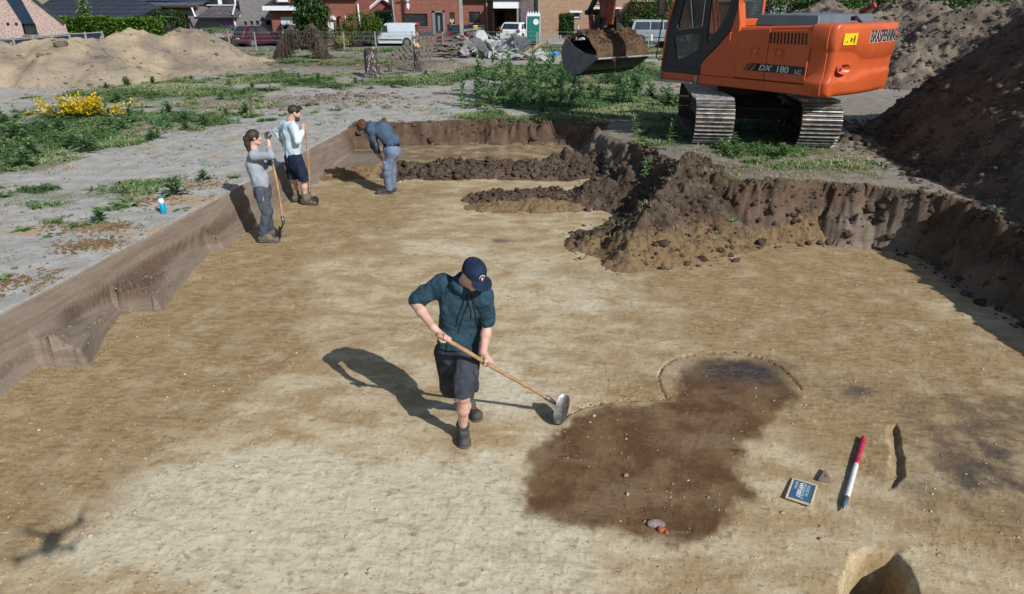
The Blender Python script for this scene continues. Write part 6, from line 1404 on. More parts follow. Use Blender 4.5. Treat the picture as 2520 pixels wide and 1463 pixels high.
def roofquad(h, pts, mt, name='roof', th=.12):
    V = [Vector(p)-h.location for p in pts]; n = len(V); nr = (V[1]-V[0]).cross(V[2]-V[0]).normalized()*th
    m = MB().add([v for v in V]+[v-nr for v in V], [tuple(range(n)), tuple(range(2*n-1, n-1, -1))]+[(i, (i+1) % n, (i+1) % n+n, i+n) for i in range(n)])
    return m.build(name, mt, h)
def bxp(h, Y, px0, px1, py0, py1, mt, name, y0=-.08, y1=0.0, parent=None, bevel=0):
    m = MB(); m.b2((XP(px0,Y)-h.location.x, y0, ZP(py1,Y)-h.location.z), (XP(px1,Y)-h.location.x, y1, ZP(py0,Y)-h.location.z)); return m.build(name, mt, parent or h, bevel=bevel)
GS = .6
# 1 pale brick gable house, far left
Y1 = 42; h = thing('brick_house', 'pale pinkish brick gable house with a navy panel above its window, at the left edge', 'house', (XP(60,Y1), Y1, GS))
gx = lambda px: XP(px,Y1)-h.location.x; gz = lambda py: ZP(py,Y1)-GS
wl, hs = facade(h, Y1, XP(-60,Y1), XP(163,Y1), GS, ZP(58,Y1), [(55,89,58.1,86)], B_pink, th=9)
m = MB(); m.prism([(gx(-60),gz(58)),(gx(162),gz(58)),(gx(105),gz(0)),(gx(75),gz(-32)),(gx(-60),gz(-32))], 0, 9, 'y'); m.build('gable', B_pink, h)
window(h, hs[0]); m = MB(); m.prism([(gx(58),gz(58.5)),(gx(88),gz(58.5)),(gx(71),gz(-3)),(gx(36),gz(-3))], -.05, -.004); m.build('cladding_panel', M_panel, h)
m = MB(); m.tube([(gx(163),-.08,gz(58)),(gx(105),-.08,gz(-1)),(gx(76),-.08,gz(-32))], .07, 6); m.build('roof_edge', M_dkf, h)
for c_ in list(h.children):
    for v in c_.data.vertices: v.co.x -= .70*max(0, v.co.y)
bxp(h, Y1, 20, 25, 56, 62, M_dkf, 'vent', -.06, -.002); bxp(h, Y1, 41, 46, 56, 62, M_dkf, 'vent', -.06, -.002)
# 2 slate roofed bungalow
Y2 = 52; h = thing('bungalow', 'low bungalow under a large dark slate roof behind the bright laurel hedge', 'house', (XP(230,Y2), Y2, GS))
wl, hs = facade(h, Y2, XP(120,Y2), XP(322,Y2), GS, ZP(47,Y2), [(190,201,52,61),(262,275,49,58)], B_red2, th=10)
for v in wl.data.vertices: v.co.x -= .60*max(0, v.co.y-.2)
for q in hs: window(h, q, M_wf, shut=.6)
e = -.5; roofquad(h, [(XP(60,Y2),Y2+e,ZP(48,Y2)),(XP(324,Y2),Y2+e,ZP(45.5,Y2)),(XP(322,Y2),Y2+5,ZP(19,Y2+5)+.0),(XP(262,Y2),Y2+5,ZP(-6,Y2+5)),(XP(40,Y2),Y2+5,ZP(-6,Y2+5))], T_slate)
bxp(h, Y2, 118, 322, 46.5, 49.5, M_dkf, 'gutter', -.62, -.45)
# 3 grey brick house
Y3 = 62; h = thing('grey_house', 'long grey brick house with solar panels, a dark garage door and a low tiled lean-to', 'house', (XP(450,Y3), Y3, GS))
wl, hs = facade(h, Y3, XP(312,Y3), XP(492,Y3), GS, ZP(18,Y3), [(341,356,34,58),(377,396,35,58),(420,464,31,76)], B_grey, th=9)
window(h, hs[0]); window(h, hs[1]); o = window(h, hs[2], M_wf, M_int, sill=False, name='garage_door'); bxp(h, Y3, 422, 443, 33, 47, M_shut, 'raised_door_panel', .03, .08, o)
bxp(h, Y3, 311, 493, 18, 24, B_red2, 'brick_band', -.06, -.003)
roofquad(h, [(XP(303,Y3),Y3-.6,ZP(16.5,Y3)),(XP(496,Y3),Y3-.6,ZP(12,Y3)),(XP(500,Y3),Y3+4.5,ZP(-9,Y3)),(XP(322,Y3),Y3+4.5,ZP(-9,Y3))], T_grey)
bxp(h, Y3, 303, 497, 14.2, 17.2, M_dkf, 'gutter', -.75, -.55)
for k in range(9):
    x0, x1 = 322+k*20, 340+k*20; a = ZP(4.5,Y3); m = MB(); q = lambda px, t: (XP(px,Y3)-h.location.x, -.6+5.1*t-.06, (ZP(14,Y3)+(ZP(-9,Y3)-ZP(14,Y3))*t)-GS+.10)
    p = [q(x0,.44),q(x1,.44),q(x1+.5,.9),q(x0+.5,.9)]; m.add(p+[(a_[0],a_[1],a_[2]-.05) for a_ in p], [(0,1,2,3),(7,6,5,4),(0,4,5,1),(1,5,6,2),(2,6,7,3),(3,7,4,0)]); m.build('solar_panel', mat('solar_cells', (.02,.05,.12), (.03,.07,.16), 3, .15) if k == 0 else bpy.data.materials['solar_cells'], h)
wl, hs = facade(h, Y3-.4, XP(492,Y3), XP(588,Y3), GS, ZP(45,Y3), [], B_grey, th=2); wl.location.y = -.4; 
facade(h, Y3+2, XP(492,Y3), XP(590,Y3), ZP(20,Y3), ZP(-20,Y3), [(509,589,-14,12)], B_grey, name='upper_wall', th=4)[0].location.y = 2
o = bxp(h, Y3+2, 509, 589, -14, 12, M_wglass, 'upper_window', 2.06, 2.12); 
for px in (533, 562): bxp(h, Y3+2, px, px+2, -14, 12, M_dkf, 'mullion', 2.0, 2.05, o)
bxp(h, Y3+2, 543, 552, -10, 11, M_wf, 'curtain', 2.02, 2.05, o); bxp(h, Y3+2, 505, 592, 12, 14, M_wf, 'window_ledge', 1.8, 1.99)
roofquad(h, [(XP(494,Y3),Y3-1.0,ZP(43,Y3)),(XP(592,Y3),Y3-1.0,ZP(43,Y3)),(XP(589,Y3),Y3+2,ZP(14,Y3)),(XP(507,Y3),Y3+2,ZP(14,Y3))], T_grey, 'lean_to_roof')
bxp(h, Y3, 493, 593, 42, 46, M_dkf, 'gutter', -1.2, -1.0)
for p in ([(488,19),(492,38),(494,41)], [(596,-5),(594,12),(584,36)], [(585,48),(589,82)]):
    m = MB(); m.tube([(XP(a,Y3)-h.location.x, -.9, ZP(b,Y3)-GS) for a, b in p], .075, 6); m.build('downpipe', M_wf, h)
wl, hs = facade(h, Y3+.6, XP(588,Y3), XP(672,Y3), GS, ZP(-20,Y3), [(598,606,53,62.5),(614,621,52,62),(628,636,51.5,62),(652,667,50,63)], B_grey, th=7); wl.location.y = .6
for q in hs: window(h, q, M_dkf, name='small_window').location.y = .6
m = MB(); m.tube([(XP(642,Y3)-h.location.x, .4, ZP(44,Y3)-GS), (XP(642,Y3)-h.location.x, .55, ZP(48,Y3)-GS)], .12, 8); m.build('wall_lamp', M_dkf, h)
# planter wall and kerb in front
o = thing('garden_wall', 'low grey rendered garden wall with a brick mailbox pier beside the grey house', 'wall', (XP(560,60), 60, GS))
m = MB(); m.b2((XP(524,60)-o.location.x, 0, 0), (XP(598,60)-o.location.x, .25, ZP(84,60)-GS)); m.build('rendered_wall', mat('pale_render', (.33,.36,.33), (.25,.27,.25), 2), o)
m = MB(); m.b2((XP(540,58)-o.location.x, -1.6, 0), (XP(551,58)-o.location.x, -1.1, ZP(91,58)-GS)); m.b2((XP(538,58)-o.location.x, -1.75, ZP(87,58)-GS), (XP(548,58)-o.location.x, -1.2, ZP(81,58)-GS)); m.build('mailbox_pier', B_red, o)
# 4 red brick villa
Y4 = 60; h = thing('red_brick_villa', 'red brick villa with white eaves, half closed shutter and an arched white porch', 'house', (XP(770,Y4), Y4, GS))
wl, hs = facade(h, Y4, XP(668,Y4), XP(790,Y4), GS, ZP(16,Y4), [(690,738,42,76)], B_red, th=9)
window(h, hs[0], M_wf, bars=1, shut=.60, fw=.09)
wl, hs = facade(h, Y4+.8, XP(790,Y4), XP(879,Y4), GS, ZP(-20,Y4), [(805,822,50,91),(826,834,45,91),(849,853,37,70)], B_red, th=9); wl.location.y = .8
def arch(px, py, wpx, mt, nm, y): m = MB(); cx = XP(px,Y4)-h.location.x; r_ = (XP(px+wpx,Y4)-XP(px,Y4)); cz = ZP(py,Y4)-GS; m.prism([(cx+r_*cos(a), cz+r_*1.2*sin(a)) for a in [pi*i/12 for i in range(13)]], y, y+.05); return m.build(nm, mt, h)
arch(813.5, 50.2, 8.3, M_wf, 'porch_arch', .745); arch(830, 45.2, 3.9, M_int, 'doorway_arch', .745)
a, b, c, d = hs[0]; m = MB(); m.b2((a,.94,c),(b,.98,d)); o = m.build('porch_back', M_wf, h)
a, b, c, d = hs[1]; m = MB(); m.b2((a,.94,c),(b,.98,d)); m.build('front_door', M_int, h)
a, b, c, d = hs[2]; m = MB(); m.b2((a,.86,c),(b,.92,d)); m.build('tall_window', M_wf, h)
bxp(h, Y4, 657, 745, 17, 26, B_red2, 'soffit_shadow_board', -.3, -.004) if False else None
for p0, p1, y in ((657,800,9.5), ): bxp(h, Y4, p0, p1, 15, 26, M_wf, 'fascia', -.75, -.5)
bxp(h, Y4, 800, 883, 10, 20, M_wf, 'fascia', -.2, .0) if False else bxp(h, Y4, 776, 884, -14, -6, M_wf, 'fascia', .3, .7)
bxp(h, Y4, 667, 792, 27, 30, B_red2, 'brick_band', -.05, -.003)
roofquad(h, [(XP(657,Y4),Y4-.7,ZP(16,Y4)),(XP(790,Y4),Y4-.7,ZP(16,Y4)),(XP(790,Y4),Y4+4,ZP(-18,Y4)),(XP(668,Y4),Y4+4,ZP(-18,Y4))], T_slate)
o = bxp(h, Y4, 686, 720, -12, 8, B_red, 'dormer', -.2, 2); bxp(h, Y4, 691, 716, -12, 5, M_wf, 'dormer_window', -.26, -.2)
for p in ([(879,10),(880,80)],): m = MB(); m.tube([(XP(a,Y4)-h.location.x, .7, ZP(b,Y4)-GS) for a, b in p], .08, 6); m.build('downpipe', M_wf, h)
m = MB(); m.box((XP(861,Y4)-h.location.x, .68, ZP(40,Y4)-GS), (.16,.2,.3)); m.build('wall_lamp', M_dkf, h)
# 5 dark gabled garage between the villas
Y5 = 66; h = thing('garage', 'dark brick garage with a white gable edge between two hedges', 'garage', (XP(935,Y5), Y5, GS))
wl, hs = facade(h, Y5, XP(905,Y5), XP(975,Y5), GS, ZP(33,Y5), [(921,970,34,88)], B_red2, th=7)
m = MB(); gx = lambda px: XP(px,Y5)-h.location.x; gz = lambda py: ZP(py,Y5)-GS; m.prism([(gx(905),gz(33)),(gx(975),gz(33)),(gx(975),gz(10)),(gx(945),gz(-2))], 0, 7); m.build('gable', B_red2, h)
for s in ((( 896,34),(944,-4)), ((944,-4),(982,22))): m = MB(); m.tube([(gx(s[0][0]),-.25,gz(s[0][1])),(gx(s[1][0]),-.25,gz(s[1][1]))], .13, 4); m.build('barge_board', M_wf, h)
roofquad(h, [(XP(944,Y5),Y5-.2,ZP(-4,Y5)),(XP(982,Y5),Y5-.2,ZP(22,Y5)),(XP(982,Y5),Y5+7,ZP(22,Y5)),(XP(944,Y5),Y5+7,ZP(-4,Y5))], T_slate)
a, b, c, d = hs[0]; m = MB(); m.b2((a,.1,c),(b,.15,d)); m.build('garage_door', M_shut, h)
# 6 red brick house
Y6 = 62; h = thing('red_brick_house', 'plain red brick house front with picture window, grey door and heart in the small window', 'house', (XP(1080,Y6), Y6, GS))
wl, hs = facade(h, Y6, XP(964,Y6), XP(1129,Y6), GS, ZP(-25,Y6), [(996,1052,34,66),(1071,1089,32,83),(1106,1119,31,60)], B_red, th=9)
window(h, hs[0]); o = window(h, hs[1], M_dkf, mat('door_glass_panel', (.20,.26,.30), (.16,.21,.25), 3, .3), sill=False, name='front_door', fw=.22); window(h, hs[2])
wl2, hs2 = facade(h, Y6+1, XP(1129,Y6), XP(1216,Y6), GS, ZP(-25,Y6), [(1154,1182,29,57)], B_red, th=8); wl2.location.y = 1
window(h, hs2[0], bars=1).location.y = 1
for px0, px1, py0, py1 in ((1064,1070.5,27,85),(1089.5,1095,27,85),(1064,1095,27,31.5)): bxp(h, Y6, px0, px1, py0, py1, M_sill, 'door_surround', -.06, -.003)
for a, b in ((965,1063),(1096,1128)): bxp(h, Y6, a, b, 76, 92, mat('dark_plinth', (.05,.05,.055), (.08,.08,.085), 6) if a == 965 else bpy.data.materials['dark_plinth'], 'plinth', -.05, -.003)
bxp(h, Y6, 1129, 1216, -2, 1.5, M_dkf, 'eaves', .6, .99)
m = MB(); gx = lambda px: XP(px,Y6)-h.location.x; gz = lambda py: ZP(py,Y6)-GS; m.prism([(gx(1003),gz(-5)),(gx(1009.5),gz(-5)),(gx(1009.5),gz(18)),(gx(1006.2),gz(25)),(gx(1003),gz(18))], -.06, -.004); m.build('white_gable_ornament', M_wf, h)
m = MB(); cx, cz = gx(1112), gz(52); m.prism([(cx, cz-.24)]+[(cx+s*(.10+.12*cos(a)), cz+.06+.11*sin(a)) for s, rg in ((1, range(-3, 10)), ) for a in [pi*k/9 for k in rg]]+[(cx-(.10+.12*cos(a)), cz+.06+.11*sin(a)) for a in [pi*k/9 for k in range(9, -4, -1)]], .07, .085); m.build('heart', mat('pale_wood_heart', (.6,.5,.38)), h)
bxp(h, Y6, 1018, 1032, 56, 64, M_red, 'sale_board', .06, .08); bxp(h, Y6, 1000, 1004, 38, 58, M_wf, 'curtain', .155, .17); bxp(h, Y6, 1044, 1049, 36, 64, M_wf, 'curtain', .155, .17)
for px in (968, 1196): m = MB(); m.tube([(XP(px,Y6)-h.location.x, -.1 if px < 1000 else .85, ZP(-10,Y6)-GS), (XP(px+4,Y6)-h.location.x, -.1 if px < 1000 else .85, ZP(86,Y6)-GS)], .08, 6); m.build('downpipe', M_zinc, h)
m = MB(); m.b2((gx(1105),-1.2,.0),(gx(1107),-1.1,.55)); m.b2((gx(1103),-1.3,.5),(gx(1111),-1.0,1.0)); m.build('mailbox', M_dkf, h)
# 7 modern carport
Y7 = 61; h = thing('carport_house', 'modern open carport with a deep white fascia, timber back wall and aubergine brick side', 'garage', (XP(1250,Y7), Y7, GS))
bxp(h, Y7, 1214, 1282, 3, 21, M_wf, 'fascia', 0, 5.5); bxp(h, Y7, 1272, 1281, 21.1, 88, M_conc, 'pillar', 0, 5.4)
bxp(h, Y7, 1214, 1272, 20, 85, mat('larch_boards', (.50,.30,.11), (.40,.23,.08), 8, .7), 'timber_wall', 5.0, 5.2); bxp(h, Y7, 1212, 1216, 21, 88, M_int, 'side_wall', .2, 5); bxp(h, Y7, 1220, 1240, 30, 80, M_int, 'dark_opening', 4.9, 4.98)
bxp(h, Y7, 1281.2, 1313, 1, 92, B_dk, 'brick_wall', -.2, 5); bxp(h, Y7, 1211, 1284, -1, 2.8, M_dkf, 'roof_edge', -.1, 5.6)
m = MB(); m.box((XP(1236,Y7)-h.location.x, 3, .5), (.5, 1.5, .9), rx=.2); m.tube([(XP(1246,Y7)-h.location.x, 2.5, 0), (XP(1250,Y7)-h.location.x, 2.6, 1.5)], .05); m.build('garden_tools', M_bl, h)
# 8 yellow brown brick house
Y8 = 63; h = thing('yellow_brick_house', 'yellow brown brick house with white lintels and an ochre wooden door', 'house', (XP(1430,Y8), Y8, GS))
wl, hs = facade(h, Y8, XP(1325,Y8), XP(1549,Y8), GS, ZP(-25,Y8), [(1405,1427,32,44),(1461,1482,23,39),(1505,1524,23,80),(1468,1478,-6,9)], B_yel, th=9)
window(h, hs[0], M_wf); window(h, hs[1], mat('ochre_frame', (.55,.27,.03)), shut=.0, bars=1); M_ochd = mat('ochre_wooden_door', (.60,.29,.02), (.50,.23,.015), 6, .5)
o = window(h, hs[2], M_ochd, M_ochd, sill=False, name='front_door', fw=.1); a, b, c, d = hs[2]; m = MB(); m.b2((a+.06,.05,d-.75),(b-.06,.088,d-.06)); m.build('door_window', M_wglass, o)
window(h, hs[3], bpy.data.materials['ochre_frame'])
for p in ((1401,1431,27,31.5),(1457,1486,18.5,22.5),(1500,1528,18.5,22.5)): bxp(h, Y8, *p, M_wf, 'lintel', -.08, -.003)
bxp(h, Y8, 1372, 1500, 71, 74, M_sill, 'plinth_edge', -.06, -.003); m = MB(); m.tube([(XP(1324,Y8)-h.location.x,-.1,ZP(-5,Y8)-GS),(XP(1325,Y8)-h.location.x,-.1,ZP(75,Y8)-GS)], .08, 6); m.build('downpipe', M_zinc, h)
# more house fronts glimpsed behind the tree on the right
Y9 = 68; h = thing('far_red_house', 'dark red brick house glimpsed behind the big bush and the cab', 'house', (XP(1640,Y9), Y9, GS))
wl, hs = facade(h, Y9, XP(1552,Y9), XP(1850,Y9), GS, ZP(-25,Y9), [(1652,1672,36,60)], B_red2, th=8); window(h, hs[0], M_wf); bxp(h, Y9, 1552, 1850, 2, 4, M_wf, 'gutter', -.3, -.01)
# ------------------------------------------------------------------ hedges, bushes, trees
def foliage(name, parent, blobs, n, size, m, seed, jitter=.12, tone=(.5, .2), shell=.75):
    g = np.random.default_rng(seed); P_ = []; T = []
    w = np.array([b[1][0]*b[1][1]*b[1][2] for b in blobs])**.67; w /= w.sum()
    for (c, r), q in zip(blobs, w):
        k = max(8, int(n*q)); d = g.normal(size=(k, 3)); d /= np.linalg.norm(d, axis=1)[:, None]; rr = shell+(1-shell)*g.random(k)**.5+g.normal(0, jitter, k)*.5
        rr *= 1+.22*vn3(d*2.3+seed, seed); P_.append(np.array(c)+d*rr[:, None]*np.array(r)); T.append(np.clip(g.normal(*tone, k)+.12*vn3(d*3, seed+5), 0, 1))
    P_ = np.concatenate(P_); T = np.concatenate(T); ok = P_[:, 2] > .02; P_, T = P_[ok], T[ok]; k = len(P_)
    az = g.random(k)*2*pi; el = g.normal(.2, .6, k); d = np.stack([np.cos(az)*np.cos(el), np.sin(az)*np.cos(el), np.sin(el)], -1)
    V, Q = leaves(P_, d, size*(.6+.8*g.random(k)), size*(.4+.4*g.random(k)), .3, 3, (.5, 1, .3)); return veg_obj(name, V, Q, m, parent, tone=T, rows=3)
def bush(name, label, cat, px, py, Y, blobs, n, size, m, seed, stem=True, **kw):
    t = thing(name, label, cat, (XP(px, Y, GS), Y, GS-.35)); foliage('foliage' if cat != 'tree' else 'crown', t, blobs, n, size, m, seed, **kw)
    if stem:
        mb = MB(); top = max(b[0][2] for b in blobs)
        mb.tube([(0,0,-.1),(.03,.02,top*.5),(0,0,top)], [.12,.08,.03], 8)
        for k in range(7): a = k*2.4; z = top*(.2+.1*k); mb.tube([(0,0,z*.8),(cos(a)*.4,sin(a)*.3,z+.3),(cos(a)*.8,sin(a)*.5,z+.5)], [.04,.03,.01], 5)
        mb.build('trunk' if cat == 'tree' else 'stem', M_bark, t)
    return t
def hedge(name, label, px0, px1, Y, ztop, dep, m, seed, n, size=.10, z0=0):
    x0, x1 = XP(px0, Y, 1.5), XP(px1, Y, 1.5); t = thing(name, label, 'hedge', ((x0+x1)/2, Y, GS)); L = x1-x0; g = np.random.default_rng(seed)
    k = n; u = g.random((k, 3)); face = g.integers(0, 5, k); 
    P_ = np.stack([(u[:, 0]-.5)*L, (u[:, 1]-.5)*dep, u[:, 2]*(ztop-z0)+z0], -1)
    P_[face < 3, 1] = -dep/2+g.normal(0, .05, (face < 3).sum()); P_[face == 3, 2] = ztop+g.normal(0, .05, (face == 3).sum()); P_[:, 2] += fbm(P_[:, 0]*1.2, P_[:, 0]*0+seed, 3, seed)*.18*(P_[:, 2]/ztop); P_[:, 1] += fbm(P_[:, 0]*1.5, P_[:, 2]*1.5, 3, seed+1)*.15
    az = g.random(k)*2*pi; el = g.normal(.3, .5, k); d = np.stack([np.cos(az)*np.cos(el), np.sin(az)*np.cos(el), np.sin(el)], -1)
    V, Q = leaves(P_, d, size*(.7+.7*g.random(k)), size*(.5+.4*g.random(k)), .3, 3, (.5, 1, .3)); veg_obj('foliage', V, Q, m, t, rows=3, tone=np.clip(g.normal(.5, .22, k), 0, 1))
    mb = MB(); mb.box((0, 0, ztop*.5), (L*.97, dep*.7, ztop*.92)); mb.build('branch_core', mat('hedge_core_'+name, (.012,.020,.008), rough=1), t); return t
hedge('laurel_hedge', 'bright green laurel hedge between the pale brick house and the grey house', 160, 412, 46, 1.75, 1.0, M_hedge, 501, 17000, .16)
hedge('clipped_hedge', 'dark clipped hedge below the white framed window of the yellow brick house', 1375, 1412, 60, 1.75, .9, M_shrub, 502, 3000, .13); hedge('clipped_hedge', 'dark clipped hedge between the orange stick and the ochre door', 1462, 1507, 60.5, 2.05, .9, M_shrub, 503, 3500, .13)
hedge('clipped_hedge', 'shaded hedge in front of the garage door', 926, 968, 61, 1.9, 1, M_dkshrub, 504, 2600, .14)
bush('round_bush', 'rounded bright green bush left of the white van', 'bush', 888, 92, 58, [((0,0,1.1),(1.6,1.0,1.15)), ((-1.3,0,.6),(1.3,.9,.75)), ((.9,0,1.4),(.9,.8,.8))], 6500, .14, M_hedge, 511, tone=(.3,.2))
bush('cedar_tree', 'drooping dark green cedar in front of the villa shutters', 'tree', 770, 95, 56, [((0,0,.9),(1.35,1.1,1.1)), ((.1,0,2.1),(1.25,1.1,.9)), ((-.2,0,3.2),(1.05,.9,.8)), ((.7,0,2.6),(.8,.7,.5)), ((0,0,4.3),(.7,.6,.9)), ((-.7,0,1.9),(.7,.6,.4))], 12000, .18, M_shrub, 512, tone=(.40,.25), jitter=.3)
bush('big_laurel_bush', 'large glossy green bush left of the cab, behind the silver car', 'bush', 1592, 80, 62, [((-.9,0,1.3),(1.5,1.2,1.4)), ((.6,0,1.6),(1.7,1.2,1.6)), ((-.2,0,2.6),(1.5,1.2,1.2)), ((1.4,0,2.4),(1.2,1,1.1)), ((1.8,0,1.0),(1.0,1,1.0))], 15000, .16, M_shrub, 513, tone=(.62,.25))
bush('climbing_shrub', 'climbing shrub trained over the windows of the grey house', 'shrub', 400, 60, 61.2, [((-.6,0,2.15),(1.3,.35,.38)), ((1.2,0,2.1),(1.1,.35,.38)), ((1.6,0,1.4),(.55,.3,.8)), ((-2.5,0,1.1),(1.2,.5,.8)), ((-2.0,0,1.8),(.6,.4,.4))], 6500, .13, M_shrub, 514)
bush('garden_shrub', 'small leafy shrub in front of the carport beside the white car', 'shrub', 1285, 85, 60, [((-1.2,0,.9),(.9,.6,.5)), ((-.6,0,.45),(.9,.6,.5))], 1700, .15, M_weed, 515)
t = bush('garden_tree', 'thin pale green sapling rising out of the laurel hedge', 'tree', 227, 70, 46.2, [((0,0,2.2),(.5,.4,.5)), ((.05,0,2.9),(.4,.3,.6)), ((0,0,3.5),(.22,.2,.4))], 900, .15, M_weed, 516, jitter=.5, shell=.3)
for i, (px, Y, s, h_, lab, mm) in enumerate(((905, 84, 3.4, 4.2, 'dark leafy tree between the villa and the dark garage', M_dkshrub), (500, 80, 3.0, 4.0, 'dark tree behind the grey house roof, left of the upper window', M_dkshrub), (290, 78, 3.6, 4.4, 'shadowy tree behind the slate bungalow roof', M_dkshrub), (1318, 84, 2.4, 3.6, 'green tree top in the gap between the carport and the yellow house', M_shrub))):
    bush('background_tree', lab, 'tree', px, 60, Y, [((0,0,h_*.55),(s,s*.8,h_*.5)), ((s*.4,0,h_*.8),(s*.7,s*.6,h_*.35)), ((-s*.5,0,h_*.7),(s*.6,s*.6,h_*.35))], 4500, .34, mm, 520+i)
for i, (px, py, Y, s, lab) in enumerate(((1940, 12, 44, 1.7, 'bright green bush rising behind the far spoil heap, above the engine lid'), (2330, 0, 40, 1.8, 'green bush top behind the highest part of the far heap'), (2440, 0, 41, 1.7, 'rightmost green bush top behind the far heap'), (2045, 4, 42, 1.7, 'green bush top behind the far heap, first right of the exhaust pipe'), (2150, 2, 43, 1.8, 'green bush top behind the far heap above the counterweight lettering'), (2240, -2, 42, 1.7, 'green bush top behind the far heap, right of the counterweight'))):
    p = W(px, py, Y); t = thing('bush', lab, 'bush', (p.x, Y, GS)); zc = p.z-GS; foliage('foliage', t, [((0,0,zc*.55),(s*1.2,s,zc*.6)), ((0,0,zc-.3),(s,s*.8,s*.7)), ((s*.8,0,zc-.7),(s*.7,s*.6,s*.5))], 5200, .2, M_shrub, 540+i, tone=(.7,.22)); mb = MB(); mb.tube([(0,0,0),(0,0,zc)], [.15,.05], 8); mb.build('stem', M_bark, t)
